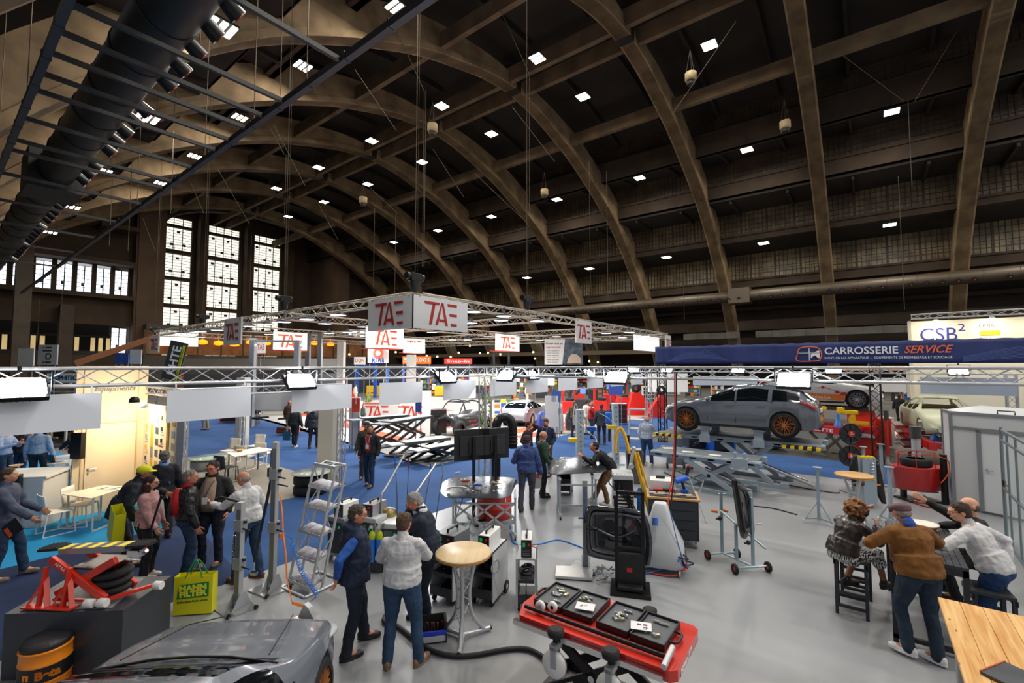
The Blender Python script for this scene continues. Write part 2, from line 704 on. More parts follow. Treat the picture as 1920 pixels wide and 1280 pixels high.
rows = [(5.0, 9.6), (10.2, 14.4), (15.1, 19.6), (20.2, 24.6), (25.3, 29.6)]
xs = [-16] + [v for c in cols for v in c] + [24]
for i in range(0, len(xs), 2):
 mb.bx(xs[i], xs[i + 1], 0, 1, 0, 40)
for a, b in cols:
 mb.bx(a, b, 0, 1, 0, rows[0][0])
 for i in range(4):
  mb.bx(a, b, -.6, .6, rows[i][1], rows[i + 1][0])
 mb.bx(a, b, 0, 1, 31.5, 40)
 mb.bx(a, b, -.3, .5, rows[-1][1], rows[-1][1] + .5)
for x in (-3.2, 5.2, 13.6):
 mb.bx(x - .7, x + .7, -2.2, 0, 0, 34)
struct('wall_far', mb, ew, loc=(TC, SB, 0))
day = mat('f3efdc', .5, emit=1.15, var=.1, vs=1.3, stretch=(1, 1, .3))
dayw = mat('e9f2ff', .5, emit=1.9)
frm = mat('2a241d', .6)
fr0 = None
for a, b in cols:
 for i, (z0, z1) in enumerate(rows + [(30.1, 31.6)]):
  W, H = b - a, z1 - z0
  wn += 1
  mb = MB()
  for k in range(5):
   mb.bx(W * k / 4 - .05, W * k / 4 + .05, 0, .15, 0, H)
  nz = 8 if H > 3 else 3
  for k in range(nz + 1):
   mb.bx(0, W, 0, .1, H * k / nz - .03, H * k / nz + .03)
  if H > 3:
   for kx, kz in ((.12, .8), (.58, .78), (.4, .2), (.75, .22)):
    mb.bx(W * kx, W * kx + .5, -.15, 0, H * kz, H * kz + .45)
   mb.cyl((0, -.9, 1), (W, -.9, 1), .04, n=5)
   for k in range(5):
    mb.cyl((W * k / 4, -.9, 0), (W * k / 4, -.9, 1), .03, n=5)
  o = struct('window_%d' % wn, mb, frm, loc=(TC + a, SB + .3, z0))
  pm = MB()
  pm.bx(0, W, .2, .25, 0, H)
  pm.build('pane', day, o)
for a, b, z0, z1, nn in ((-33, -15.5, 14.8, 19.0, 8), (-17.8, -15.4, 5.6, 9.8, 1), (23.4, 30.2, 9.0, 12.0, 2), (20.2, 22.4, 13.1, 15.5, 1)):
 for k in range(nn):
  w = (b - a) / nn
  wn += 1
  W = w - .5
  H = z1 - z0 - .3
  mb = MB()
  for q in range(3):
   mb.bx(W * q / 2 - .06, W * q / 2 + .06, 0, .12, 0, H)
  for q in range(7):
   mb.bx(0, W, 0, .1, H * q / 6 - .03, H * q / 6 + .03)
  mb.bx(W * .3, W * .45, -.12, 0, H * .2, H * .32)
  o = struct('window_%d' % wn, mb, frm, loc=(TC + a + k * w + .25, SW + .5, z0))
  pm = MB()
  pm.bx(0, W, .2, .25, 0, H)
  pm.build('pane', dayw, o)
mb = MB()
for k in range(9):
 mb.bx(-33 + k * 2.19 - .25, -33 + k * 2.19 + .25, .3, .9, 14.6, 19.2)
mb.bx(-46, -15.3, -1.5, .2, 13.9, 14.5)
mb.bx(-46, -15.3, -2.5, .2, 19.2, 19.8)
struct('trim_30', mb, ew, loc=(TC, SW, 0))
mb = MB()
mb.bx(-20, -15.4, -3.5, 0, 24.5, 25.2)
struct('trim_31', mb, ew, loc=(TC, SW, 0))
mb = MB()
mb.bx(-14, 30, -2.0, -.2, 0, 5.3)
mb.bx(-14, 30, -3.2, -.2, 9.4, 10.2)
for k in range(13):
 mb.bx(-14 + k * 3.6 - .12, -14 + k * 3.6 + .12, -3.0, -2.8, 5.3, 9.4)
struct('trim_32', mb, mat('4a4642', .7), loc=(TC, SW, 0))
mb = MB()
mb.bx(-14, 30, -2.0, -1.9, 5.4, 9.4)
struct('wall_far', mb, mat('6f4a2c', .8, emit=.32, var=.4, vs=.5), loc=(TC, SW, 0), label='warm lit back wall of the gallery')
k = 0
for u in (300, 322, 350, 380, 410, 440, 470, 500, 530, 560, 590, 620):
 p = PS(u, 641 + (k % 3) * 2, SW - 2.6)
 k += 1
 mb = MB()
 mb.lathe([(.3, -.4), (.75, -.25), (.7, .25), (.25, .4)], n=12)
 mb.cyl((0, 0, .4), (0, 0, 9.4 - p.z), .03, n=4)
 o = mb.build('lamp_shade', mat('ff9a1c', .6, emit=1.6), loc=p)
 o.name = 'pendant_lamp'
 tag(o, 'round orange pendant lamp glowing in the far gallery', 'lamp', 'orange gallery lamps')
gm = mat('3d332a', .85, var=.2, vs=.5)
for x in (42, 126):
 p = AT(x, 560, 58 if x == 42 else 66)
 mb = MB()
 mb.bx(-.75, .75, -.75, .75, 0, 24 if x == 42 else 12.4)
 struct('column', mb, mat('4a4036', .85, var=.2, vs=.5), loc=(p.x, p.y, 0))
P0, P1 = AT(-120, 600, 62), AT(252, 600, 80)
dg = (P1 - P0)
dg.z = 0
dg.normalize()
for z0, z1, dp, c in ((11.6, 12.5, .6, '3d332a'), (5.1, 6.0, .5, '4a4642'), (8.3, 8.6, .5, '2a2622'), (12.9, 13.0, .1, '564a3c')):
 mb = MB()
 a, b = V((P0.x, P0.y, (z0 + z1) / 2)), V((P1.x, P1.y, (z0 + z1) / 2))
 mb.beam(a, b, dp, z1 - z0)
 struct('trim_%d' % (40 + int(z0)), mb, mat(c, .8, var=.2, vs=.5))
mb = MB()
nrm = V((-dg.y, dg.x, 0))
for z0, z1, bk in ((0, 12, 6),):
 mb.beam(V((P0.x, P0.y, 6)) + nrm * bk, V((P1.x, P1.y, 6)) + nrm * bk, .3, 12)
struct('wall_left', mb, mat('171513', .9))
sh_ = thing('lit_shutters', 'row of warm lit shutters along the left gallery', 'shutters', P0)
mb = MB()
L = (P1 - P0).length
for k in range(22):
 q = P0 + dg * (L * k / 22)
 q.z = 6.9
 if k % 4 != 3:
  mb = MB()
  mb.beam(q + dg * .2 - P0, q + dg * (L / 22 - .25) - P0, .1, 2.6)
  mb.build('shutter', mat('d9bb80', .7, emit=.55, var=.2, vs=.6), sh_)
# floors
def poly_floor(name, pts, z, m, th=.01):
 mb = MB()
 mb.ext([(p[0], p[1]) for p in pts], z - th, z)
 return struct(name, mb, m)
def floormat(c1, c2, rough=.35, sc_=.35, bump=.0, fine=0.):
 return mat(c1, rough, var=.2, vs=sc_, col2=c2, bump=bump, bs=6)
poly_floor('floor', [(-12, -25), (80, -25), (80, 103), (-12, 103)], 0.0, floormat('6b6965', '54524f', .5), .2)
greyf = mat('989b9f', .36, var=.15, vs=.5, col2='84878b', bump=.05, bs=3)
poly_floor('floor', [(-4, -8), (17.55, -8), (17.55, 8.22), (-4, 8.22)], .012, greyf)
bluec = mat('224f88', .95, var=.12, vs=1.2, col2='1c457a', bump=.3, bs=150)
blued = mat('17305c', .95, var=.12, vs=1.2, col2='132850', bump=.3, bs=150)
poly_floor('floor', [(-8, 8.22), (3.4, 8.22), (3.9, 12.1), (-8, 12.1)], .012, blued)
poly_floor('floor', [(3.4, 8.22), (52, 8.22), (52, 12.1), (3.9, 12.1)], .012, bluec)
poly_floor('floor', [(17.55, -20), (20.8, -20), (20.8, 8.22), (17.55, 8.22)], .012, bluec)
poly_floor('floor', [(7.75, 12.1), (10.95, 12.1), (13.3, 25.2), (15.6, 45), (12, 45), (5.9, 30), (4.2, 20.6), (7.75, 20.6)], .012, bluec)
poly_floor('floor', [(3.6, 12.1), (7.75, 12.1), (7.75, 20.6), (3.6, 20.6)], .02, mat('8c8577', .55, var=.1, vs=1, col2='7c7568'))
poly_floor('floor', [(-7, 11.1), (3.6, 12.1), (3.6, 26), (-7, 26)], .02, mat('0f8fd0', .9, var=.08, vs=2, bump=.2, bs=150))
poly_floor('floor', [(20.8, -20), (37, -20), (37, 8.22), (20.8, 8.22)], .012, mat('3f4344', .5, var=.25, vs=.4, col2='2e3132'))
poly_floor('floor', [(10.95, 12.1), (36, 12.1), (36, 40), (15, 40)], .012, mat('a9a7a1', .35, var=.15, vs=.5, col2='95938e'))
orf = mat('e2502a', .9, var=.05, vs=2)
for pts in ([(13.4, 16.0), (14.2, 16.0), (16.4, 26.5), (15.6, 26.5)], [(12.9, 14.4), (24.5, 14.4), (24.5, 15.3), (13.0, 15.3)], [(16, 18.6), (24, 18.6), (24, 19.7), (16, 19.7)],
   [(14.6, 25.6), (26, 25.6), (26, 26.8), (14.8, 26.8)], [(18, 13.0), (30, 13.0), (30, 13.8), (18, 13.8)], [(15.5, 31), (27, 31), (27, 32.6), (15.7, 32.6)]):
 poly_floor('floor', pts, .02, orf)
for a, b in (((11.6, 2.3), (12.4, .3)), ((14.4, 3.3), (15.2, -1.0))):
 pass
# hall lamps
emi = mat('fff6e8', .5, emit=7)
LROWS = [(39.4, 30, -2.6, 8), (31.9, 30, 21.8, 5), (53.35, 26.3, -2.8, 7), (62.95, 18.2, -2.7, 5), (8.35, 18.2, 24.5, 5), (17.95, 26.3, 35.3, 4)]
l0 = None
for t, z, s0, n in LROWS:
 tt = TC + (t - TC)
 nb = int((s0 + 27) // 12)
 for k in range(-nb, n):
  s = s0 + 12 * k
  if k < 0:
   if l0 is not None:
    tag(dup(l0, (t, s, z + .4)), 'square array of white led cells hanging under the dark concrete roof', 'ceiling light', 'square lamp arrays under the arches')
   area((t, s, z + .3), 1.0, 620, (t, s, 0), (1, .93, .82), name='lamp_light')
   continue
  if (t, k) == (39.4, 0):
   continue
  if l0 is None:
   l0 = thing('ceiling_light', '', 'ceiling light')
   mb = MB()
   mb.box((0, 0, .12), (1.2, 1.2, .1))
   mb.cyl((.5, 0, .1), (.5, 0, 2.2), .015, n=4)
   mb.cyl((-.5, 0, .1), (-.5, 0, 2.2), .015, n=4)
   mb.build('housing', mat('0e0d0c', .8), l0)
   mb = MB()
   for i in range(3):
    for j in range(4):
     mb.box((-.42 + .42 * i, -.42 + .28 * j, .03), (.25, .25, .06))
   mb.build('led_cells', emi, l0)
   o = l0
  else:
   o = dup(l0)
  zz = z + {8.35: (1.9, 1.4, 1.1, .7, .4), 17.95: (1.5, 1.3, .9, .8)}.get(t, [.4] * 9)[k]
  o.location = (t, s, zz)
  o['group'] = 'square lamp arrays under the arches'
  o['label'] = 'square array of white led cells hanging under the dark concrete roof'
  area((t, s, zz - .1), 1.0, 620, (t, s, 0), (1, .93, .82), name='lamp_light')
# big black hung frame
bar = mat('2b2f35', .45, .2)
t = thing('hanging_rail_grid', 'long black steel frame of rails and rungs hanging at upper left', 'frame', (0, 0, 10))
for x, r0, r1 in ((1.35, 4.5, 60), (5.28, 2.5, 60)):
 mb = MB()
 mb.bx(x - .07, x + .07, r0, r1, 0, .16)
 for k in range(int((r1 - r0) / 1.5)):
  mb.bx(x - .085, x + .085, r0 + 1.5 * k, r0 + 1.5 * k + .05, -.01, .18)
 mb.build('rail', bar, t)
for y in (4.0, 8.7, 11.2, 12.3, 13.3, 14.4, 15.4, 17.4, 19.3, 20.3, 23.0, 26.8, 31, 36, 42):
 mb = MB()
 mb.bx(1.35, 5.28, y - .045, y + .045, .02, .12)
 mb.build('rung', mat('0b0c0e', .5), t)
for x in (1.35, 5.28):
 for y in (7, 11.5, 16.5, 24):
  mb = MB()
  mb.cyl((x, y, .1), (x, y, 14), .012, n=4)
  mb.build('suspension_cable', mat('6b5a44', .6), t)
# air ducts
def duct(x, y0, y1, r, c, label, joints, side):
 o = thing('air_duct', label, 'duct', (x, 0, 13.0))
 mb = MB()
 mb.cyl((0, y0, 0), (0, y1, 0), r, n=28)
 for k in range(int((y1 - y0) / 2.6)):
  y = y0 + 2.6 * k
  mb.tor((0, y, 0), r + .01, .03, 'y', 28, 5)
 mb.build('pipe', mat(c, .5, .2, bump=.3, bs=3), o)
 y = y0 + 1
 k = 0
 nz = None
 while y < min(y1, 60):
  if k % 6 != 5:
   if nz is None:
    mb = MB()
    mb.cyl((0, 0, 0), (side * .35, 0, -.25), .2, .24, n=12)
    mb.k = 1
    mb.cyl((side * .35, 0, -.25), (side * .37, 0, -.26), .15 if side > 0 else .06, n=10)
    nz = mb.build('nozzle', [mat('1b1d20', .4), mat('c8451a', .5)], o, loc=(side * r * .9, y, -r * .35))
   else:
    c2 = nz.copy()
    C.objects.link(c2)
    c2.location = (side * r * .9, y, -r * .35)
  y += 1.25
  k += 1
 for y in joints:
  mb = MB()
  mb.box((0, y, 0), (2 * r + .5, 2.6, 2 * r + .5))
  mb.build('duct_box', mat(c, .6), o)
 return o
duct(3.65, 4, 92, .72, '1c1f22', 'wide black air duct with orange rimmed nozzles at upper left', [32], 1)
duct(67.7, -18, 90, .75, '42382b', 'brown air duct running along the right side of the roof', [13], -1)
mb = MB()
for a, b in ((-8, 12), (14, 22), (24, 40)):
 for k in range(int((b - a) / 2)):
  mb.bx(-.5, .5, a + 2 * k, a + 2 * k + 1.9, -.45, .45)
 mb.bx(-.45, .45, a, b, -.42, .42)
tag(mb.build('ventilation_duct', mat('6d6b62', .5, .3, var=.2, vs=1), loc=(72.5, 0, 8.0)), 'galvanised rectangular duct below the right gallery', 'duct')
# hanging cables, drums
wire = mat('4f4433', .7)
WR = [((507, 240), (533, 290), 40), ((357, 340), (382, 400), 40), ((407, 315), (468, 420), 42), ((268, 410), (292, 472), 45), ((743, 55), (795, 170), 24), ((665, 130), (743, 245), 30),
 ((930, 0), (992, 138), 30), ((812, 280), (870, 370), 38), ((960, 200), (1040, 303), 34), ((692, 350), (745, 400), 45), ((1575, 100), (1695, 190), 34), ((1820, 15), (1715, 190), 34),
 ((1380, 40), (1260, 215), 32), ((890, 325), (980, 410), 42), ((514, 235), (572, 348), 40), ((596, 380), (634, 450), 60)]
for a, b, w in WR:
 p, q = AT(*a, w), AT(*b, w)
 mb = MB()
 mb.cyl((0, 0, 0), q - p, .022, n=4)
 tag(mb.build('sling_cable', wire, loc=p), 'thin slanting sling cable hanging from the concrete arches', 'cable', 'slanting sling cables')
for u, y0, y1, w in ((795, 170, 500, 24), (792, 170, 500, 24.5), (1710, 190, 350, 34), (575, 0, 150, 14), (374, 0, 100, 14), (320, 100, 400, 30), (476, 0, 230, 16), (1107, 300, 540, 40), (993, 138, 400, 32),
     (205, 330, 460, 40), (240, 300, 470, 42), (700, 390, 540, 36), (740, 400, 560, 34), (1140, 320, 560, 36), (1283, 520, 600, 40), (1696, 330, 580, 36), (70, 560, 640, 50), (112, 540, 640, 50), (533, 290, 420, 40), (468, 440, 560, 60)):
 p, q = AT(u, y1, w), AT(u, y0, w)
 mb = MB()
 mb.cyl((0, 0, 0), (0, 0, q.z - p.z), .02, n=4)
 tag(mb.build('hanging_chain', wire, loc=p), 'thin vertical chain hanging from the dark roof', 'chain', 'vertical hanging chains')
for i, (u, v, w, rr) in enumerate(((1295, 142, 34, .42), (811, 238, 36, .42), (681, 374, 48, .42), (1472, 232, 40, .45), (1898, 113, 36, .5), (541, 103, 40, .6), (411, 218, 50, .6), (1021, 359, 52, .45), (1285, 130, 60, .4))):
 if i in (4, 5, 6, 8):
  continue
 p = AT(u, v, w)
 mb = MB()
 mb.lathe([(rr * .8, -rr), (rr, -rr * .8), (rr, rr * .5), (rr * .8, rr * .6)], n=14)
 mb.k = 1
 mb.lathe([(rr * .7, -rr * 1.7), (rr * .75, -rr)], n=12)
 for a in range(3):
  mb.cyl((rr * .8 * math.cos(a * 2.1), rr * .8 * math.sin(a * 2.1), rr * .5), (0, 0, rr * 5), .02, n=4)
 o = mb.build('loudspeaker', [mat('a8946c', .6), mat('2a211a', .7)], loc=p)
 tag(o, 'small cream drum loudspeaker hung below the arches', 'loudspeaker', 'drum loudspeakers under the roof')
# trusses over the near stand
TS, ZT = 8.6, 3.35
truss('lattice_truss', (-1.6, TS, ZT), (9.75, TS, ZT), 'silver lattice truss carrying the white panels, running from the left edge to the middle mast', seg=.36)
truss('lattice_truss', (10.05, TS, ZT), (22.3, TS, ZT), 'silver lattice truss continuing behind the middle mast towards the car', seg=.36)
truss('lattice_truss', (9.9, 8.45, ZT), (9.9, -9, ZT), 'silver lattice truss running from the middle mast to the right edge', seg=.36)
truss('lattice_truss', (22.4, 8.45, ZT), (22.4, -12, ZT), 'silver lattice truss on the far side of the stand in front of the blue banner', seg=.45)
truss('truss_mast', (9.9, TS, 0), (9.9, TS, 3.2), 'upright silver truss mast behind the black screens', seg=.36, cat='truss mast')
truss('truss_mast', (22.4, TS, 0), (22.4, TS, 3.2), 'upright silver truss mast beside the aluminium brochure rack', seg=.36, cat='truss mast')
truss('truss_mast', (22.4, -3.9, 0), (22.4, -3.9, 3.2), 'upright silver truss mast behind the white cabin, red cables wound on it', seg=.36, cat='truss mast')
for x, y in ((9.9, TS), (22.4, TS), (22.4, -3.9)):
 mb = MB()
 mb.box((0, 0, .02), (.6, .6, .02))
 tag(mb.build('mast_base', STEEL, loc=(x, y, .012)), {(9.9, TS): 'flat steel base plate under the middle mast', (22.4, TS): 'flat steel base plate under the mast by the brochure rack', (22.4, -3.9): 'flat steel base plate under the mast behind the cabin'}[(x, y)], 'base plate')
mb = MB()
for x, y in ((9.9, TS), (22.4, TS)):
 pass
PX = [(-60, 193), (315, 472), (548, 660), (712, 792), (832, 892), (918, 968), (986, 1027), (1047, 1082), (1101, 1130), (1146, 1170), (1183, 1204)]
PN = ['at the left edge', 'second from the left, before the poster wall', 'third from the left, in front of the white column', 'fourth from the left, above the lift ramps',
 'fifth from the left, just left of the middle mast', 'just right of the middle mast', 'second right of the middle mast', 'third right of the middle mast',
 'fourth right of the middle mast', 'fifth right of the middle mast', 'smallest and last before the far mast']
for (u0, u1), d in zip(PX, PN):
 t0, t1 = PS(u0, 700, 8.42).x, PS(u1, 700, 8.42).x
 mb = MB()
 mb.bx(t0, t1, -.006, .006, -.49, 0)
 mb.bx(t0 + .1, t0 + .12, -.004, .004, 0, .1)
 mb.bx(t1 - .12, t1 - .1, -.004, .004, 0, .1)
 tag(mb.build('white_board', mat('eaf0fa', .5), loc=(0, 8.42, 3.13)), 'white hanging board, ' + d, 'board', 'white boards along the truss')
mb = MB()
mb.bx(-.006, .006, -4.0, -1.6, -.5, .1)
tag(mb.build('white_board', mat('cfdcec', .5), loc=(22.2, 0, 3.0)), 'long pale panel under the far truss beside the black mast', 'panel')
FL = screenmat(14, 'f4f8ff')
def flood(p, yaw, label, power=230, tilt=48):
 o = thing('floodlight', label, 'floodlight', p, yaw, 'led floodlights on the stand trusses')
 M = TR(0, .1, -.06, rx=R(-tilt))
 mb = MB(M)
 mb.bx(-.27, .27, -.02, .05, -.18, .18)
 for k in range(9):
  mb.bx(-.22 + .055 * k - .004, -.22 + .055 * k + .004, .05, .1, -.14, .14)
 mb.build('housing', BLKM, o, bev=.01)
 mb = MB(M)
 mb.ext([(-.25, -.12), (-.21, -.16), (.21, -.16), (.25, -.12), (.25, .12), (.21, .16), (-.21, .16), (-.25, .12)], -.035, -.021, 'y')
 mb.build('led_face', FL, o)
 mb = MB()
 mb.bx(-.3, -.285, 0, .05, -.1, .16)
 mb.bx(.285, .3, 0, .05, -.1, .16)
 mb.bx(-.3, .3, 0, .05, .15, .17)
 mb.cyl((0, .02, .17), (0, .02, .22), .02)
 mb.build('bracket', BLK, o)
 q = M @ V((0, -.05, 0))
 l = area((0, 0, 0), .46, power, None, (.93, .96, 1), size_y=.3, parent=o, name='floodlight_lamp')
 l.location = q
 l.rotation_euler = (R(90 - tilt), 0, 0)
 return o
for u, d, pw in ((36, 'at the left edge', 170), (565, 'above the third white panel', 260), (838, 'just left of the middle mast', 330), (999, 'small, just right of the middle mast on the far truss', 240), (1106, 'small, on the far truss above the lift posts', 240)):
 q = PS(u, 690, 8.28)
 flood((q.x, 8.22, 3.28), 0, 'white led floodlight, ' + d, pw)
for u, d, pw in ((948, 'first right of the middle mast', 330), (1155, 'above the front of the raised grey car', 380), (1487, 'over the tail of the raised grey car', 400)):
 q = PT(u, 690, 9.66)
 flood((9.6, q.y, 3.3), -PI / 2, 'white led floodlight, ' + d, pw)
for u, d in ((1189, 'left end of the far truss'), (1250, 'far truss above the black lattice tower'), (1384, 'far truss behind the grey car roof'), (1563, 'far truss in front of the white and orange car'), (1797, 'far truss left of the cabin')):
 q = PT(u, 697, 22.15)
 flood((22.1, q.y, 3.38), -PI / 2, 'distant white led floodlight, ' + d, 280)
# hung truss of the exhibitor with the red lettering
HX, HY, HZ = [10.9, 19.9, 28.8, 37.8], [12.9, 22.9, 32.9, 42.9], 6.0
wht = mat('b9b3a6', .4, .5)
nm = {0: 'front', 1: 'second', 2: 'third', 3: 'rear'}
for i, x in enumerate(HX):
 truss('hung_truss', (x, HY[0], HZ), (x, HY[3], HZ), 'long hung lattice truss, %s of the four running into the hall' % ('left outer' if i == 0 else 'second' if i == 1 else 'third' if i == 2 else 'right outer'), size=.4, r=.03, rb=.014, seg=.55, m=wht, group='hung square truss grid', n=6)
for i, y in enumerate(HY):
 truss('hung_truss', (HX[0] + .25, y, HZ), (HX[3] - .25, y, HZ), 'long hung lattice truss, %s of the four crossing towards the right wall' % nm[i], size=.4, r=.03, rb=.014, seg=.55, m=wht, group='hung square truss grid', n=6)
redl = mat('c9301a', .5)
redd = mat('a02018', .5)
def logo(p, right, h, m, parent, mirror=False):
 """three letter logo cut from slanted bars"""
 mb = MB(face(p, right))
 z0, z1 = 0.0, .012
 L = lambda pts: mb.ext([(x * h, y * h) for x, y in pts], z0, z1)
 L([(-1.05, .5), (-1.0, .38), (-.2, .38), (-.16, .5)])
 L([(-.78, -.5), (-.62, -.5), (-.42, .40), (-.58, .40)])
 L([(-.42, -.5), (-.26, -.5), (.0, .5), (-.06, .5)])
 L([(-.06, .5), (.06, .5), (.34, -.5), (.18, -.5), (.0, .28)])
 L([(-.2, -.22), (-.16, -.34), (.16, -.34), (.14, -.22)])
 for y in (.38, -.06, -.5):
  a = .3 if y > 0 else (.42 if y > -.2 else .5)
  L([(a, y + .12), (a + .04, y), (.9, y), (.9, y + .12)])
 return mb.build('lettering', m, parent)
def sign(x0, y0, x1, y1, z0, z1, label, m, lm=None, red_under=False, th=.08, h=.72):
 a, b = V((x0, y0, 0)), V((x1, y1, 0))
 d = (b - a)
 L = d.length
 d.normalize()
 o = thing('hanging_sign', label, 'sign', (x0, y0, z0))
 mb = MB()
 nrm = V((d.y, -d.x, 0))
 mb.beam(V((0, 0, (z1 - z0) / 2)) - nrm * th / 2, d * L + V((0, 0, (z1 - z0) / 2)) - nrm * th / 2, th, z1 - z0)
 mb.build('board', m, o)
 if lm:
  logo(d * L / 2 + V((0, 0, (z1 - z0) / 2)) + nrm * .002, d, min(h * (z1 - z0), L / 2.3), lm, o)
 if red_under:
  mb = MB()
  mb.beam(V((0, 0, -.03)) - nrm * .3, d * L + V((0, 0, -.03)) - nrm * .3, .66, .06)
  mb.build('red_underside', redl, o)
 mb = MB()
 for k in (.1, .9):
  q = d * L * k
  mb.cyl((q.x, q.y, z1 - z0), (q.x, q.y, HZ - z0), .012, n=4)
 mb.build('suspension_cable', BLK, o)
 return o
sb, sl = mat('cfd0cf', .6), mat('f2f2f0', .6, emit=.55)  # bright boards: lamp light falling on them put into the material as glow
sign(10.62, 12.6, 13.4, 12.6, 4.86, 6.05, 'large white corner sign with red letters, right face', sb, redd)
sign(10.62, 15.3, 10.62, 12.62, 4.86, 6.05, 'large white corner sign with red letters, left face', sb, redd)
sign(10.62, 29.2, 10.62, 26.9, 4.7, 6.2, 'white square sign with dull red letters on the left arm of the hung truss', sb, redd, h=.6)
sign(10.62, 43.2, 10.62, 41.0, 4.5, 5.8, 'pale sign with faded letters at the far left corner of the hung truss', sb, redd, h=.6)
sign(22.2, 12.6, 24.0, 12.6, 4.8, 6.1, 'white square sign with dull red letters on the right arm of the hung truss', sb, redd, h=.6)
sign(36.7, 12.6, 38.0, 12.6, 4.8, 6.0, 'small white sign with red letters at the right end of the hung truss', sb, redd, h=.6)
for u0, u1, v, w, d, k in ((687, 757, 631, 26, 'bright white sign with orange letters and a red underside behind the corner sign', 1), (513, 576, 638, 31, 'bright white sign with orange letters left of the grey lift post', 1),
      (757, 797, 647, 40, 'small bright white sign with orange letters right of the eye shaped logo', 1), (930, 974, 641, 34, 'bright white sign with orange letters above the twin dark posts', 1),
      (1190, 1236, 640, 33, 'blank bright white box sign near the right end of the hung truss', 0), (300, 372, 633, 36, 'blank bright white box sign behind the slanting grey banner', 0)):
 p, q = AT(u0, v, w), AT(u1, v, w)
 q.y = p.y
 kk = (ray(u1, v).y / ray(u1, v).x)
 q.x = p.y / kk
 z = p.z
 sign(p.x, p.y, q.x, q.y, z - .62, z + .62, d, sl, mat('e8582a', .5, emit=.3) if k else None, red_under=bool(k))  # letters carry the same lamp light as a slight glow
LP = [(634, 591), (576, 599), (609, 607), (532, 604), (500, 608), (469, 612), (407, 619), (376, 622), (339, 625), (375, 632), (427, 634), (475, 635), (506, 627), (681, 613), (652, 623), (617, 625),
 (887, 585), (945, 593), (1007, 602), (940, 601), (883, 606), (810, 623), (915, 631), (848, 637), (877, 637), (1043, 631), (1120, 635), (1167, 633), (1137, 625), (1180, 623), (1210, 630), (700, 640), (1012, 638)]
lp0 = None
for i, (u, v) in enumerate(LP):
 p = G(u, v, 5.75)
 if lp0 is None:
  lp0 = o = thing('pendant_lamp', '', 'lamp')
  mb = MB()
  mb.lathe([(.06, .3), (.1, .16), (.36, .02), (.38, 0)], n=16)
  mb.cyl((0, 0, .3), (0, 0, .5), .02, n=5)
  mb.build('lamp_shade', mat('15171b', .4), lp0)
  mb = MB()
  mb.cyl((0, 0, .0), (0, 0, .015), .34, n=16)
  mb.build('lamp_disc', screenmat(5, 'dfe8ff'), lp0)
 else:
  o = dup(lp0)
 o.location = p
 o['group'] = 'round pendant lamps under the hung truss'
 o['label'] = 'round dark pendant lamp with a bright disc under the hung lattice truss'
for i, x in enumerate((14, 20, 27, 34)):
 for y in (16, 23, 31, 39):
  if x == 14 and y > 20:
   continue
  area((x, y, 5.6), .7, 520, (x, y, 0), (.95, .97, 1), name='pendant_lamp_light')
for i, (u, v, w, d) in enumerate(((778, 521, 16.6, 'above the corner sign'), (988, 562, 22, 'on the right arm of the hung truss'), (533, 566, 22, 'on the left hung truss before the far windows'), (380, 594, 30, 'further along the left arm of the hung truss'), (290, 610, 40, 'at the far left corner of the hung truss'))):
 p = AT(u, v, w)
 o = thing('chain_hoist', 'black chain hoist ' + d, 'hoist', (p.x, p.y, 6.2))
 mb = MB()
 mb.box((0, 0, .55), (.5, .28, .3))
 mb.cyl((-.4, 0, .58), (.38, 0, .58), .13)
 mb.build('motor', BLKM, o, bev=.02)
 mb = MB()
 mb.lathe([(.02, 0), (.16, .1), (.2, .45)], n=12)
 mb.build('chain_bag', BLK, o)
 mb = MB()
 mb.cyl((0, 0, .7), (0, 0, 16.5), .012, n=5)
 mb.cyl((.1, 0, .7), (.1, 0, 16), .006, n=4)
 mb.build('chain', wire, o)
# people
def ik(a, b, l1, l2, hint):
 """middle joint of a two bone chain from a towards b; returns joint and reachable end"""
 a, b = V(a), V(b)
 d = b - a
 L = d.length
 if L > (l1 + l2) * .995:
  b = a + d * ((l1 + l2) * .995 / L)
  d = b - a
  L = d.length
 L = max(L, abs(l1 - l2) + .02)
 x = (l1 * l1 - l2 * l2 + L * L) / (2 * L)
 h = math.sqrt(max(l1 * l1 - x * x, 0))
 u = d.normalized()
 hv = V(hint)
 hv = hv - u * hv.dot(u)
 if hv.length < 1e-4:
  hv = V((0, 1, 0)) - u * u.y
 hv.normalize()
 return a + u * x + hv * h, b
def loft(mb, secs, n=16):
 """secs: (centre, x axis, y axis, rx, ry) elliptical rings, closed at both ends"""
 rows = []
 for c, ax, ay, rx, ry in secs:
  rows.append([c + ax * (rx * math.cos(2 * PI * i / n)) + ay * (ry * math.sin(2 * PI * i / n)) for i in range(n)])
 mb.surf(rows, closed=True)
 mb.add(rows[0], [tuple(range(n))[::-1]])
 mb.add(rows[-1], [tuple(range(n))])
def limb(mb, pts, rs, n=12):
 mb.tube(pts, rs, n)
 for p, r in zip(pts, rs):
  mb.sph(p, r * .99, n, 8)
def blob(name, mb, m, parent, vox, smooth=3, disp=0., ds=.1, label=None):
 o = mb.build(name, m, parent, label=label)
 md = o.modifiers.new('remesh', 'REMESH')
 md.mode = 'VOXEL'
 md.voxel_size = vox
 md.use_smooth_shade = True
 if smooth:
  md = o.modifiers.new('smooth', 'SMOOTH')
  md.factor = .5
  md.iterations = smooth
 if disp:
  tx = bpy.data.textures.get('clouds%g' % ds) or bpy.data.textures.new('clouds%g' % ds, 'CLOUDS')
  tx.noise_scale = ds
  tx.noise_depth = 1
  md = o.modifiers.new('folds', 'DISPLACE')
  md.texture = tx
  md.strength = disp
  md.mid_level = .5
  md.texture_coords = 'LOCAL'
 return o
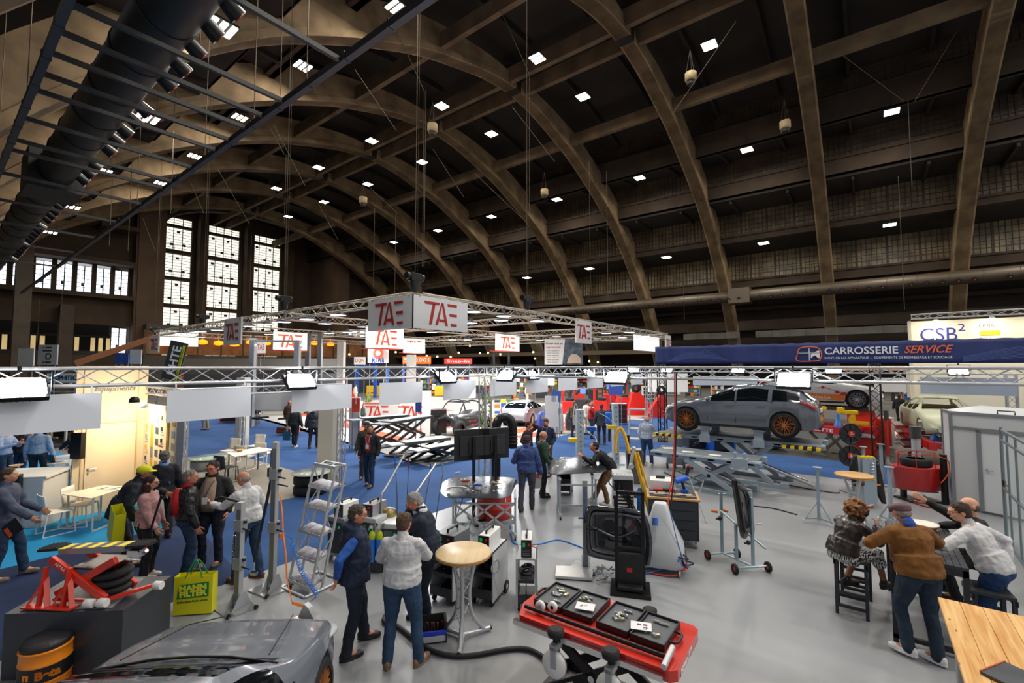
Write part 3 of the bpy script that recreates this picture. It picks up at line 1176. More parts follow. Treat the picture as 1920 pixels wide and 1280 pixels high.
def hand(mb, w, d, n, side, curl=.35, s=1.):
 """palm, four unequal fingers and a thumb; d = pointing direction, n = palm normal"""
 d = V(d).normalized()
 n = (V(n) - d * V(n).dot(d)).normalized()
 lat = d.cross(n) * side      # towards the thumb
 for k in (-1, 0, 1):
  mb.tube([w, w + d * (.045 * s) + lat * (.016 * k * s), w + d * (.09 * s) + lat * (.024 * k * s)], [.02 * s, .0165 * s, .0135 * s], 10)
  mb.sph(w + d * (.09 * s) + lat * (.024 * k * s), .0135 * s, 8, 6)
 for k, (off, L) in enumerate(((.032, .9), (.011, 1.), (-.011, .93), (-.031, .72))):
  p = w + d * (.088 * s) + lat * (off * s)
  a = curl * (.6 + .12 * k)
  dirv = (d + lat * (off * 2)).normalized()
  pts = [p]
  for seg, sl_ in enumerate((.042, .028, .02)):
   ca, sa = math.cos(a), math.sin(a)
   dirv2 = dirv * ca + n * sa
   p = p + dirv2.normalized() * (sl_ * L * s)
   pts.append(p)
   a += curl * 1.25
  limb(mb, pts, [.0098 * s, .009 * s, .0082 * s, .0072 * s], 8)
 p = w + d * (.022 * s) + lat * (.022 * s)
 d1 = (d * .7 + lat * .75 + n * .25).normalized()
 p1 = p + d1 * (.045 * s)
 d2 = (d * .9 + lat * .3 + n * .35).normalized()
 p2 = p1 + d2 * (.032 * s)
 limb(mb, [p, p1, p2, p2 + d2 * .02 * s], [.015 * s, .011 * s, .0095 * s, .0085 * s], 8)
SKIN = {k: mat(c, .5, var=.08, vs=14, bump=.1, bs=80) for k, c in {'l': 'd29a7c', 'm': 'b9805f', 'r': 'c98468', 'd': '8a5a3e'}.items()}
def cloth(c, c2=None, bump=.5, rough=.85, sheen=0, bs=16):
 return mat(c, rough, var=.16, vs=7, bump=bump, bs=bs, col2=c2)
JEANS = cloth('26405f', '1a2c45')
NAVYT = cloth('1b2636', '141c28')
def person(label, pos, yaw, h=1.76, top='222831', bot=None, skin='l', hair=('short', '4a3b2c'), kind='jacket', shoes='2a2623', lean=0., roll=0., twist=0., pel=(0, 0, 0), hands=None, elbows=None,
  feet=None, footyaw=(.15, -.15), knees=None, head=(0, 0), lod=1, fat=1., sleeve=None, collar=None, hem=None, extra=None, curl=(.4, .4), palm=None, handdir=None, scale=1., seat=False, hood=False, skirt=None, female=False, undershirt=None, glasses=False, lanyard=None, beard=None, toeup=(0, 0)):
 k = h / 1.76
 root = bpy.data.objects.new('person', None)
 C.objects.link(root)
 root.location = pos
 root.rotation_euler[2] = yaw
 root.scale = (k * 1.1, k * 1.1, k)
 tag(root, label, 'person')
 vox = {0: .024, 1: .014, 2: .0075}[lod]
 sk = SKIN[skin]
 pelv = V((0, 0, .95)) + V(pel)
 Rm = Matrix.Rotation(R(twist), 3, 'Z') @ Matrix.Rotation(R(roll), 3, 'Y') @ Matrix.Rotation(R(-lean), 3, 'X')
 Rp = Matrix.Rotation(R(twist * .3), 3, 'Z') @ Matrix.Rotation(R(-lean * .35), 3, 'X')
 X, Y, Z = Rm @ V((1, 0, 0)), Rm @ V((0, 1, 0)), Rm @ V((0, 0, 1))
 XP, YP, ZP = Rp @ V((1, 0, 0)), Rp @ V((0, 1, 0)), Rp @ V((0, 0, 1))
 waist = pelv + ZP * .13
 def tz(z):
  """spine point z above the pelvis"""
  return pelv + ZP * z if z < .13 else waist + Z * (z - .13)
 sw = .168 if not female else .148
 sh = [tz(.452) + X * (sx * sw) for sx in (-1, 1)]
 hp = [pelv + XP * (sx * .092) - ZP * .02 for sx in (-1, 1)]
 neck = tz(.535)
 hy, hpch = R(head[0]), R(head[1])
 Rh = Rm @ Matrix.Rotation(-hy, 3, 'Z') @ Matrix.Rotation(-hpch, 3, 'X')
 if abs(lean) > 25:
  Rh = Matrix.Rotation(R(twist), 3, 'Z') @ Matrix.Rotation(-hy, 3, 'Z') @ Matrix.Rotation(-hpch - R(lean * .45), 3, 'X')
 HX_, HY_, HZ_ = Rh @ V((1, 0, 0)), Rh @ V((0, 1, 0)), Rh @ V((0, 0, 1))
 hc = neck + Z * .055 + HZ_ * .085 + HY_ * .022
 H = lambda x, y, z: hc + HX_ * x + HY_ * y + HZ_ * z
 if hands is None:
  hands = (None, None)
 if elbows is None:
  elbows = (None, None)
 arms = []
 for i, sx in enumerate((-1, 1)):
  t = V(hands[i]) if hands[i] is not None else tz(0) + X * (sx * .27 * (1 + .35 * (fat - 1))) + Y * .05 - V((0, 0, .07))
  hint = elbows[i] if elbows[i] is not None else (V((sx * .5, -1, -.2)))
  el, wr = ik(sh[i], t, .285, .255, hint)
  arms.append((el, wr))
 legs = []
 if feet is None:
  feet = ((-.11, 0, 0), (.11, .03, 0))
 for i, sx in enumerate((-1, 1)):
  an = V(feet[i]) + V((0, 0, .085))
  hint = knees[i] if knees else (sx * .15, 1, 0)
  kn, an = ik(hp[i], an, .43, .425, hint)
  legs.append((kn, an))
 # body, one continuous surface
 mb = MB()
 def torso(m, g, z0=-.06, z1=.56, hips=True, zs=None):
  secs = []
  f = fat
  prof = [(-.08, .13, .1), (0., .162 * (.5 + .5 * f), .115 * f), (.12, .14 * f, .105 * f * 1.03), (.24, .148 * (.4 + .6 * f), .11 * (.3 + .7 * f)), (.38, .16 * (.6 + .4 * f), .113 * (.7 + .3 * f)), (.45, .158, .098), (.5, .115, .08), (.555, .058, .056)]
  if female:
   prof = [(-.08, .14, .1), (0., .172, .115), (.12, .14, .1), (.24, .132, .098), (.36, .15, .115), (.44, .138, .09), (.5, .095, .07), (.555, .052, .05)]
  for z, a, b in prof:
   if z < z0 or z > z1:
    continue
   XX, YY = (XP, YP) if z < .06 else (X, Y)
   fw_ = .02 * (f - 1) * 6 if .0 < z < .3 else 0
   secs.append((tz(z) + YY * fw_, XX, YY, a + g, b + g))
  loft(m, secs)
 torso(mb, -.012 if lod else -.006, -.1, .6)
 limb(mb, [tz(.48), neck + Z * .05, hc - HZ_ * .03], [.06, .052, .05], 12)
 for q in (0, 1):
  limb(mb, [neck - Z * .02, (neck + sh[q]) / 2 - Z * .01, sh[q]], [.04, .042, .046], 10)
 mb_h = mb
 def ell(m, c, ax, r, n=16, q=10):
  vs, fs = [], []
  for a in range(q + 1):
   th = PI * a / q
   for b in range(n):
    p = 2 * PI * b / n
    vs.append(c + ax[0] * (r[0] * math.sin(th) * math.cos(p)) + ax[1] * (r[1] * math.sin(th) * math.sin(p)) - ax[2] * (r[2] * math.cos(th)))
  fs = [(a * n + b, a * n + (b + 1) % n, (a + 1) * n + (b + 1) % n, (a + 1) * n + b) for a in range(q) for b in range(n)]
  m.add(vs, fs, True)
 AX = (HX_, HY_, HZ_)
 ell(mb, H(0, -.006, .022), AX, (.074, .094, .092))
 ell(mb, H(0, .02, -.03), AX, (.062, .07, .08))
 ell(mb, H(0, .045, -.075), AX, (.036, .036, .03))
 if lod:
  mb.tube([H(0, .088, .022), H(0, .104, -.012), H(0, .09, -.022)], [.008, .013, .009], 8)
  ell(mb, H(0, .082, -.05), AX, (.026, .012, .012))
  ell(mb, H(0, .078, .034), AX, (.055, .014, .01))
  for sx in (-1, 1):
   ell(mb, H(sx * .074, -.012, -.002), AX, (.011, .02, .032))
   ell(mb, H(sx * .042, .062, -.018), AX, (.02, .018, .02))
 for i, sx in enumerate((-1, 1)):
  el, wr = arms[i]
  limb(mb, [sh[i], el, wr], [.046, .038, .026])
  hd = V(handdir[i]) if handdir and handdir[i] is not None else (wr - el)
  pn = V(palm[i]) if palm and palm[i] is not None else V((-sx, .25, 0)) - hd.normalized() * .1
  if lod:
   hand(mb, wr + hd.normalized() * .012, hd, pn, -sx if (hd.cross(pn)).dot(V((0, 1, 0))) > 0 and False else (1 if (hd.cross(pn).dot(Y) > 0) else -1), curl[i])
  else:
   limb(mb, [wr, wr + hd.normalized() * .09], [.032, .03], 8)
  kn, an = legs[i]
  limb(mb, [hp[i], kn, an], [.072, .05, .038])
  fy = footyaw[i]
  fd = V((math.sin(-fy) * -1, math.cos(fy), 0))
  limb(mb, [an, an + fd * .08 - V((0, 0, .04)), an + fd * .15 - V((0, 0, .05))], [.036, .033, .026], 8)
 body = blob('body', mb, sk, root, vox, 2 if lod else 1)
 # trousers or skirt
 bot = bot or JEANS
 if isinstance(bot, str):
  bot = cloth(bot)
 mb = MB()
 torso(mb, .014, -.1, .2)
 for i in (0, 1):
  kn, an = legs[i]
  mid = (kn + an) / 2 - V((0, .012, 0))
  lo = an - (kn - an).normalized() * .012
  limb(mb, [hp[i] + V((0, -.01, .02)), (hp[i] + kn) / 2, kn, mid, lo], [.098 * (.5 + .5 * fat), .084 * (.6 + .4 * fat), .067, .063, .06])
  ell(mb, hp[i] - YP * .055 + V((0, 0, -.01)), (XP, YP, ZP), (.085, .075, .09))
 if skirt is None:
  blob('trousers', mb, bot, root, max(vox, .01), 3, .016, .07)
 else:
  mb2 = MB()
  torso(mb2, .012, -.1, .2)
  for i in (0, 1):
   kn, an = legs[i]
   limb(mb2, [hp[i], (hp[i] + kn) / 2, kn, kn + (an - kn) * .35], [.105, .1, .085, .08])
  limb(mb2, [(hp[0] + hp[1]) / 2, (legs[0][0] + legs[1][0]) / 2], [.1, .08])
  blob('skirt', mb2, skirt, root, max(vox, .01), 3, .016, .07)
 # shoes
 shc = mat(shoes, .5) if isinstance(shoes, str) else shoes
 for i in (0, 1):
  kn, an = legs[i]
  fy = footyaw[i]
  fd = V((math.sin(fy), math.cos(fy), toeup[i])).normalized()
  up_ = V((0, 0, 1)) - fd * fd.z
  up_.normalize()
  sd = fd.cross(up_)
  mb = MB()
  b = an - up_ * .05
  ax = (sd, fd, up_)
  ell(mb, b + fd * .03, ax, (.043, .085, .045), 12, 8)
  ell(mb, b + fd * .115, ax, (.045, .075, .034), 12, 8)
  ell(mb, b - fd * .03 + up_ * .02, ax, (.038, .05, .055), 12, 8)
  limb(mb, [b + up_ * .02, an + (kn - an).normalized() * .03], [.04, .043], 10)
  loft(mb, [(b + fd * .055 - up_ * .036, sd, fd, .046, .135), (b + fd * .055 - up_ * .016, sd, fd, .046, .135)])
  blob('shoe', mb, shc, root, max(vox, .008), 1)
 # upper garment
 tm = cloth(top) if isinstance(top, str) else top
 g = {'jacket': .026, 'puffer': .038, 'shirt': .012, 'sweater': .018, 'vest': .036, 'suit': .022}[kind]
 mb = MB()
 z0 = -.1 if hem is None else hem
 hz = {'jacket': -.02, 'puffer': -.1, 'shirt': .0, 'sweater': -.02, 'vest': -.1, 'suit': -.12}[kind] if hem is None else hem
 torso(mb, g, .1, .53)
 secs = [(tz(hz), XP, YP, .168 * (.5 + .5 * fat) + g, .118 * fat + g), (tz(hz + .05), XP, YP, .172 * (.5 + .5 * fat) + g, .12 * fat + g + .004), (tz(.14), X, Y, .148 * fat + g, .108 * fat + g), (tz(.2), X, Y, .15 * fat + g, .11 * fat + g)]
 loft(mb, secs)
 if hz < -.05:
  loft(mb, [(tz(hz), XP, YP, .18 + g, .13 + g), (tz(0), XP, YP, .17 + g, .12 * fat + g)])
 for i in (0, 1):
  el, wr = arms[i]
  gs = g + (.006 if kind != 'shirt' else .01)
  limb(mb, [neck - Z * .03 + X * ((i * 2 - 1) * .03), (neck + sh[i]) / 2 - Z * .012, sh[i]], [.04 + g * .5, .045 + g * .6, .05 + g * .6])
  if kind == 'vest':
   continue
  if sleeve == 'short':
   limb(mb, [sh[i], sh[i] + (el - sh[i]) * .8], [.055 + gs, .046 + gs])
  else:
   limb(mb, [sh[i], (sh[i] + el) / 2, el, (el + wr) / 2, wr + (el - wr).normalized() * .012], [.049 + gs * .8, .046 + gs * .8, .041 + gs * .8, .036 + gs * .8, .028 + gs * .8])
 if kind in ('jacket', 'puffer', 'suit', 'vest', 'shirt'):
  cr = .066 if kind != 'shirt' else .06
  limb(mb, [neck - Z * .03 - Y * .01, neck + Z * .025 - Y * .012], [cr + g * .35, cr - .004 + g * .3], 12)
 if hood:
  ell(mb, neck - Y * .075 + Z * .0, (X, Y, Z), (.11, .07, .06))
 blob({'jacket': 'jacket', 'puffer': 'puffer_jacket', 'shirt': 'shirt', 'sweater': 'sweater', 'vest': 'body_warmer', 'suit': 'suit_jacket'}[kind], mb, tm, root, max(vox, .01), 3,
  {'shirt': .022, 'puffer': .03, 'vest': .03}.get(kind, .024), .09 if kind != 'shirt' else .07)
 if kind == 'vest':
  mb = MB()
  for i in (0, 1):
   el, wr = arms[i]
   limb(mb, [sh[i], (sh[i] + el) / 2, el, (el + wr) / 2, wr + (el - wr).normalized() * .03], [.058, .055, .05, .045, .038])
  blob('sleeves', mb, cloth(sleeve), root, max(vox, .01), 3, .02, .07)
 if undershirt:
  mb = MB()
  ap = mb
  pts = [tz(z) for z in (.04, .2, .36, .5)]
  wd_ = None
  uw = 1.9 if fat > 1.3 else 1.15
  rows = []
  for z, w in zip((.0, .12, .24, .36, .46, .54), (.05, .06, .065, .06, .05, .03)):
   dpt = {.0: .115, .12: .108, .24: .112, .36: .115, .46: .1, .54: .07}[z] * (fat if z < .4 else 1) + g + .004 + (.02 * (fat - 1) * 6 if 0 < z < .3 else 0)
   rows.append([tz(z) + Y * (dpt + .006 - abs(q) * .02) + X * (w * uw * q) for q in (-1, -.5, 0, .5, 1)])
  mb.surf(rows)
  mb.build('undershirt', cloth(undershirt), root, sol=.006)
 if collar:
  mb = MB()
  limb(mb, [neck - Z * .0 - Y * .012, neck + Z * .035 - Y * .014], [.078, .066], 12)
  blob('collar', mb, cloth(collar), root, .01, 2)
 # hair
 st, hcx = hair[0], hair[1]
 hm = mat(hcx, .75, var=.35, vs=60, bump=.9, bs=120)
 mb = MB()
 if st in ('short', 'curly', 'long', 'bun'):
  ell(mb, H(0, -.018, .038), AX, (.082, .094, .088))
  ell(mb, H(0, -.045, -.01), AX, (.073, .062, .075))
  if lod:
   for j in range(26 if st == 'short' else 10):
    a, e = random.uniform(0, 2 * PI), random.uniform(.15, 1.3)
    x, y, z = math.cos(a) * math.cos(e), math.sin(a) * math.cos(e), math.sin(e)
    if y > .55 and z < .6:
     continue
    ell(mb, H(x * .078, -.018 + y * .09, .036 + z * .084), AX, (.017, .017, .013), 8, 6)
 if st == 'balding':
  ell(mb, H(0, -.038, -.005), AX, (.08, .07, .062))
 if st == 'long':
  ell(mb, H(0, -.06, -.1), AX, (.1, .055, .12))
  ell(mb, H(.065, -.01, -.12), AX, (.03, .05, .12))
  ell(mb, H(-.065, -.01, -.12), AX, (.03, .05, .12))
  for j in range(40):
   a = random.uniform(-1, 1)
   ell(mb, H(a * .1, -.07 + random.uniform(-.03, .03) + .04 * abs(a), random.uniform(-.22, .02)), AX, (.022, .022, .03), 8, 6)
 if st == 'curly':
  for j in range(150):
   a, e = random.uniform(0, 2 * PI), random.uniform(-.9, 1.45)
   x, y, z = math.cos(a) * math.cos(e), math.sin(a) * math.cos(e), math.sin(e)
   if y > .6 and z < .45:
    continue
   rr = random.uniform(.1, .128)
   ell(mb, H(x * rr * 1.12, -.02 + y * rr, .01 + z * rr * 1.12), AX, (.023, .023, .021), 8, 6)
 if st in ('cap', 'beanie', 'flatcap'):
  hm2 = cloth(hcx, bump=.3)
  m2 = MB()
  if st == 'cap':
   ell(m2, H(0, -.01, .045), AX, (.09, .105, .08))
   loft(m2, [(H(0, .09, .03), HX_, HY_, .07, .075), (H(0, .09, .04), HX_, HY_, .07, .075)])
  elif st == 'beanie':
   ell(m2, H(0, -.02, .05), AX, (.092, .108, .095))
   ell(m2, H(0, -.03, .02), AX, (.095, .108, .05))
  else:
   ell(m2, H(0, -.012, .055), AX, (.105, .12, .055))
   ell(m2, H(0, .07, .035), AX, (.07, .06, .025))
   ell(m2, H(0, -.05, .03), AX, (.085, .075, .05))
  blob('cap' if st != 'beanie' else 'beanie', m2, hm2, root, max(vox, .008), 2)
  ell(mb, H(0, -.035, -.015), AX, (.079, .07, .06))
  hm = mat(hair[2] if len(hair) > 2 else '4a3b2c', .75, var=.3, vs=60)
 if mb.v:
  blob('hair', mb, hm, root, max(vox, .007), 1, .012 if st != 'balding' else .004, .02)
 if beard:
  mb = MB()
  ell(mb, H(0, .045, -.082), AX, (.055, .052, .04))
  ell(mb, H(0, .025, -.06), AX, (.066, .05, .035))
  blob('beard', mb, mat(beard, .8, bump=.8, bs=150), root, max(vox, .007), 1)
 if lod == 2 or glasses:
  mb = MB()
  for sx in (-1, 1):
   ell(mb, H(sx * .031, .083, .014), AX, (.014, .008, .008), 10, 6)
  mb.k = 1
  for sx in (-1, 1):
   ell(mb, H(sx * .031, .0895, .014), AX, (.006, .003, .006), 8, 6)
  mb.k = 2
  ell(mb, H(0, .093, -.052), AX, (.024, .004, .005), 8, 6)
  for sx in (-1, 1):
   ell(mb, H(sx * .031, .088, .034), AX, (.018, .006, .004), 8, 6)
  mb.build('eyes', [mat('e4ddd6', .3), mat('20150f', .3), mat('7a4a3c', .6)], root)
 if glasses:
  mb = MB()
  for sx in (-1, 1):
   pts = [H(sx * .033 + .026 * math.cos(a), .1, .012 + .017 * math.sin(a)) for a in [2 * PI * q / 12 for q in range(12)]]
   mb.tube(pts, .0028, 5, closed=True)
   mb.tube([H(sx * .058, .099, .018), H(sx * .078, .04, .018), H(sx * .08, -.01, .008)], .0025, 5)
  mb.tube([H(-.008, .1, .016), H(.008, .1, .016)], .0028, 5)
  mb.build('glasses', BLK, root)
 if lanyard:
  gg = g + .012 + .02 * (fat - 1) * 5
  mb = MB()
  for sx in (-1, 1):
   mb.tube([neck - Y * .05 + Z * .02, neck + X * (sx * .07) + Z * .01, tz(.46) + X * (sx * .055) + Y * (.1 + gg), tz(.34) + X * (sx * .03) + Y * (.12 * fat + gg), tz(.24) + Y * (.115 * fat + gg + .01)], .006, 5)
  mb.build('lanyard', mat(lanyard, .6), root)
  mb = MB(face(tz(.2) + Y * (.115 * fat + gg + .015), X, Z))
  mb.box((0, 0, 0), (.085, .11, .004))
  mb.build('badge', PAPER, root)
 root['_j'] = 0
 del root['_j']
 J = dict(sh=sh, arms=arms, hp=hp, legs=legs, neck=neck, X=X, Y=Y, Z=Z, tz=tz, H=H, AX=AX, root=root, ell=ell, k=k)
 return J
# cars
def interp(P, x):
 if x <= P[0][0]:
  return P[0][1]
 for (a, va), (b, vb) in zip(P, P[1:]):
  if x <= b:
   f = (x - a) / (b - a)
   f = f * f * (3 - 2 * f) * .35 + f * .65
   return va + (vb - va) * f
 return P[-1][1]
HATCH = dict(L=2.18, top=[(-2.18, .62), (-2.14, .86), (-2.02, 1.04), (-1.7, 1.27), (-1.2, 1.39), (-.5, 1.45), (.0, 1.4), (.35, 1.27), (.95, .99), (1.3, .93), (1.8, .84), (2.02, .74), (2.14, .62), (2.18, .5)],
   belt=[(-2.18, .8), (-1.9, .98), (-1.4, 1.0), (.6, .93), (1.1, .88), (1.9, .74), (2.18, .5)],
   w=[(-2.18, .66), (-2.08, .8), (-1.85, .88), (-1.35, .91), (.6, .9), (1.35, .915), (1.8, .86), (2.05, .74), (2.18, .52)], wx=(-1.33, 1.35), wr=.335,
   side=[(-1.72, -1.02), (-.96, -.1), (-.04, .62)], ws=(.22, .93), rw=(-2.0, -1.45))
SALOON = dict(L=2.3, top=[(-2.3, .55), (-2.26, .85), (-1.75, .96), (-1.55, 1.0), (-1.0, 1.32), (-.4, 1.4), (.1, 1.36), (.85, .98), (1.4, .92), (2.0, .8), (2.25, .6), (2.3, .45)],
   belt=[(-2.3, .75), (-1.7, .93), (.6, .92), (1.1, .88), (2.0, .72), (2.3, .45)],
   w=[(-2.3, .68), (-2.1, .82), (-1.3, .87), (.6, .87), (1.4, .88), (2.0, .8), (2.3, .56)], wx=(-1.35, 1.42), wr=.32, side=[(-1.25, -.6), (-.54, .1), (.16, .68)], ws=(.15, .84), rw=(-1.5, -1.02))
def wheel(name, parent, loc, R0, rim, tire=RUB, w=.21, spokes=10, inner=None, rz=0., flip=1):
 o = bpy.data.objects.new(name, None)
 C.objects.link(o)
 o.parent = parent
 o.location = loc
 o.rotation_euler[2] = rz
 mb = MB()
 mb.lathe([(R0 * .78, -w / 2), (R0 * .93, -w / 2), (R0, -w * .36), (R0, w * .36), (R0 * .93, w / 2), (R0 * .78, w / 2), (R0 * .77, 0), (R0 * .78, -w / 2)], n=32, axis='y', caps=False)
 mb.build('tire', tire, o)
 mb = MB()
 y = flip * w * .4
 mb.lathe([(R0 * .79, y), (R0 * .74, y), (R0 * .72, -y * .3), (0.001, -y * .3)], n=32, axis='y', caps=False)
 mb.build('rim', inner or mat('17181a', .4, .5), o)
 mb = MB()
 for k in range(spokes):
  a = 2 * PI * k / spokes
  for da in (-.12, .12):
   mb.beam((R0 * .1 * math.cos(a), y, R0 * .1 * math.sin(a)), (R0 * .75 * math.cos(a + da), y * 1.0, R0 * .75 * math.sin(a + da)), .02, R0 * .03)
 mb.lathe([(R0 * .75, y + flip * .004), (R0 * .79, y + flip * .004)], n=32, axis='y')
 mb.lathe([(R0 * .15, y - .012), (R0 * .15, y + .012)], n=14, axis='y')
 mb.build('spokes', rim, o)
 return o
def car(label, loc, rz, paint, prof=HATCH, rim=None, glass=True, lights=True, cat='car', shell=False, wheels=True, nst=84, spokes=10, hx=None, name='car'):
 P = prof
 root = thing(name, label, cat, loc, rz)
 L = P['L']
 sill = .2
 body, win, trim_ = MB(), MB(), MB()
 rows = []
 xs = [-L + 2 * L * i / nst for i in range(nst + 1)]
 for x in xs:
  zt, zb, w = interp(P['top'], x), interp(P['belt'], x), interp(P['w'], x)
  zl = sill + .12 * max(0, (abs(x) - L + .5) / .5) ** 2
  for wx in P['wx']:
   d = abs(x - wx)
   ar = P['wr'] + .055
   if d < ar:
    zl = max(zl, P['wr'] + math.sqrt(ar * ar - d * d))
  zb = min(zb, zt - .03)
  zm = max(zl + .02, min(.55, zb - .08))
  gh = zt - zb
  k = min(1, max(0, gh / .42))
  tw = w * (.93 - .28 * k)
  row = [(w * .95, zl), (w * .995, max(zl + .01, .42 if zl < .4 else zl + .01)), (w * 1.0, max(zm, zl + .02)), (w * .99, max(zb - .09, zl + .03)), (w * .965, zb), (tw + (w * .965 - tw) * .5, zb + gh * .52), (tw, zt - .05 * k - gh * .08 - .012), (tw * .86, zt - .02), (tw * .5, zt - .004), (0, zt)]
  rows.append([(x, y, z) for y, z in row])
 n = len(rows[0])
 gm_ = []
 def isglass(i, j):
  xm = (xs[i] + xs[i + 1]) / 2
  if j in (4, 5):
   return any(a < xm < b for a, b in P['side']) and interp(P['top'], xm) - interp(P['belt'], xm) > .16
  if j >= 7:
   return P['ws'][0] < xm < P['ws'][1] or P['rw'][0] < xm < P['rw'][1]
  return False
 for sy in (1, -1):
  V_ = [(x, y * sy, z) for r in rows for x, y, z in r]
  fb, fg = [], []
  for i in range(nst):
   for j in range(n - 1):
    f = (i * n + j, (i + 1) * n + j, (i + 1) * n + j + 1, i * n + j + 1)
    if sy > 0:
     f = f[::-1]
    (fg if (isglass(i, j)) else fb).append(f)
  body.add(V_, fb, True)
  win.add(V_, fg, True)
  for e in (0, nst):
   body.add([(rows[e][j][0], rows[e][j][1] * sy, rows[e][j][2]) for j in range(n)] + [(rows[e][0][0], 0, rows[e][0][2])], [tuple(range(n + 1))])
 body.pack().build('body', paint, root, sol=.02 if shell else 0)
 if not shell:
  win.pack().build('windows', DGLS, root)
  ib = MB()
  ib.bx(-L + .25, L - .3, -.62, .62, .22, .75)
  ib.build('underbody', BLK, root)
  for wx in P['wx']:
   for sy in (-1, 1):
    ib = MB()
    ib.lathe([(P['wr'] + .05, sy * .86), (P['wr'] + .05, sy * .58), (.01, sy * .58)], (wx, 0, P['wr']), n=26, axis='y')
    ib.build('wheel_arch', mat('0b0b0c', .8), root)
  g = MB()
  wv = lambda x: interp(P['w'], x)
  for x in (.72, -.08, -1.05):
   zz = interp(P['belt'], x)
   for sy in (1, -1):
    g.beam((x, sy * wv(x) * 1.0, .32), (x, sy * wv(x) * .975, zz), .012, .012)
  g.build('door_gaps', BLK, root)
  for sy in (1, -1):
   for x in (-.75, .1):
    g = MB()
    g.box((x, sy * (wv(x) + .008), interp(P['belt'], x) - .14), (.2, .03, .035))
    g.build('door_handle', paint, root, bev=.008)
   g = MB()
   g.sph((.68, sy * (wv(.6) + .1), 1.0), (.07, .11, .07), 12, 8)
   g.build('side_mirror', paint, root)
   g = MB()
   g.bx(-.95, .95, sy * (wv(0) * .95) - .02, sy * (wv(0) * .95) + .02, .17, .24)
   g.build('sill', BLK, root)
 if lights:
  for sy in (1, -1):
   g = MB()
   pts = []
   for q in range(7):
    x = L - .14 - .42 * q / 6
    pts.append((x, sy * (interp(P['w'], x) * .985 + .006), interp(P['belt'], x) - .03 - .02 * (1 - q / 6)))
   g.tube(pts, [.03, .045, .05, .045, .035, .022, .012], 8)
   g.build('headlight', mat('dfe6ea', .1, .3), root)
   g = MB()
   pts = []
   for q in range(7):
    x = -L + .1 + .4 * q / 6
    pts.append((x, sy * (interp(P['w'], x) * .985 + .004), interp(P['belt'], x) - .06 + .01 * q))
   g.tube(pts, [.045, .055, .055, .05, .04, .025, .01], 8)
   g.build('tail_light', mat('a5121c', .15, coat=1), root)
  g = MB()
  g.box((L - .03, 0, .42), (.1, .95, .16))
  g.box((L - .02, 0, .62), (.08, .5, .06))
  g.build('grille', BLK, root, bev=.02)
  g = MB()
  g.box((-L + .02, 0, .74), (.03, .5, .11))
  g.build('number_plate', WHT, root)
  g = MB()
  g.box((-L + .05, 0, .32), (.12, 1.2, .14))
  g.build('bumper', BLK, root, bev=.03)
 if wheels:
  for i, wx in enumerate(P['wx']):
   for sy in (-1, 1):
    wheel('wheel', root, (wx, sy * (.8 if prof is HATCH else .77), P['wr']), P['wr'], rim or ALU, spokes=spokes, flip=sy)
 return root
CARG = mat('5d646f', .16, .15, coat=1, var=.03)
COPR = mat('b9713c', .35, .4)
car('glossy slate grey hatchback with copper trimmed wheels raised on the grey bench', (15.8, 3.16, 1.5), PI / 2, CARG, rim=COPR, spokes=11)
c2 = car('glossy dark grey car bonnet seen from above at the bottom left', (.84, 3.93, .03), R(41.3), mat('6a707a', .25, .05, coat=.5), rim=COPR, spokes=11)
mb = MB()
for sy in (-1, 1):
 mb.tube([(.9, sy * .6, 1.03), (1.6, sy * .48, .93), (2.0, sy * .36, .79)], .006, 5)
mb.tube([(.78, -.72, 1.03), (.84, -.3, 1.06), (.85, 0, 1.065), (.84, .3, 1.06), (.78, .72, 1.03)], .012, 5)
mb.build('bonnet_gap', BLK, c2)
for ch in list(c2.children):
 if ch.name.startswith('side_mirror'):
  bpy.data.objects.remove(ch)
# front left display
Z0 = .012
H7 = .73
pa, pb, pc, pd = G(8, 1151, H7), G(231, 1144, H7), G(322, 1079, H7), G(128, 1083, H7)
o = thing('display_platform', 'dark grey display platform under the red scissor jack', 'platform', (pb.x, pb.y, Z0))
mb = MB()
mb.ext([(p.x - pb.x, p.y - pb.y) for p in (pa, pb, pc, pd)], 0, H7 - Z0)
mb.build('block', mat('30343c', .4), o)
mb = MB()
q = [pa.lerp(pb, .3), pa.lerp(pb, .92), pd.lerp(pc, .8), pd.lerp(pc, .05)]
cc = (q[0] + q[1] + q[2] + q[3]) / 4
q = [cc + (p - cc) * .88 for p in q]
mb.ext([(p.x - pb.x, p.y - pb.y) for p in q], H7 - Z0, H7 - Z0 + .008)
mb.build('top_inlay', mat('77787a', .6, var=.08, vs=20), o)
p = G(170, 1118, H7 + .01)
J = thing('scissor_jack', 'red pneumatic scissor jack with black and yellow top beam', 'jack', p, CY(4))
REDJ = mat('d8301a', .35, coat=.4)
mb = MB()
for y, dx in ((-.17, 0), (.17, .05)):
 mb.beam((-.34 + dx, y, .5), (.36 + dx, y, .07), .05, .085)
 mb.beam((-.28 + dx, y + .03, .08), (.44 + dx, y + .03, .5), .05, .085)
mb.build('scissor_arms', REDJ, J, bev=.006)
mb = MB()
for x in (-.36, -.06):
 for y in (-.22,):
  for dx in (-.13, .13):
   mb.beam((x + dx, y - .06, 0), (x, y + .02, .3), .05, .02)
  mb.beam((x, y - .05, 0), (x, y + .02, .42), .045, .03)
  mb.box((x, y - .05, .01), (.3, .12, .015))
mb.build('stand', REDJ, J)
mb = MB()
mb.beam((.36, -.2, .06), (.62, .22, .06), .035, .035)
mb.beam((.36, -.2, .06), (-.25, -.2, .06), .03, .03)
mb.build('base_frame', REDJ, J)
mb = MB()
mb.beam((-.36, 0, .54), (.47, 0, .6), .17, .07)
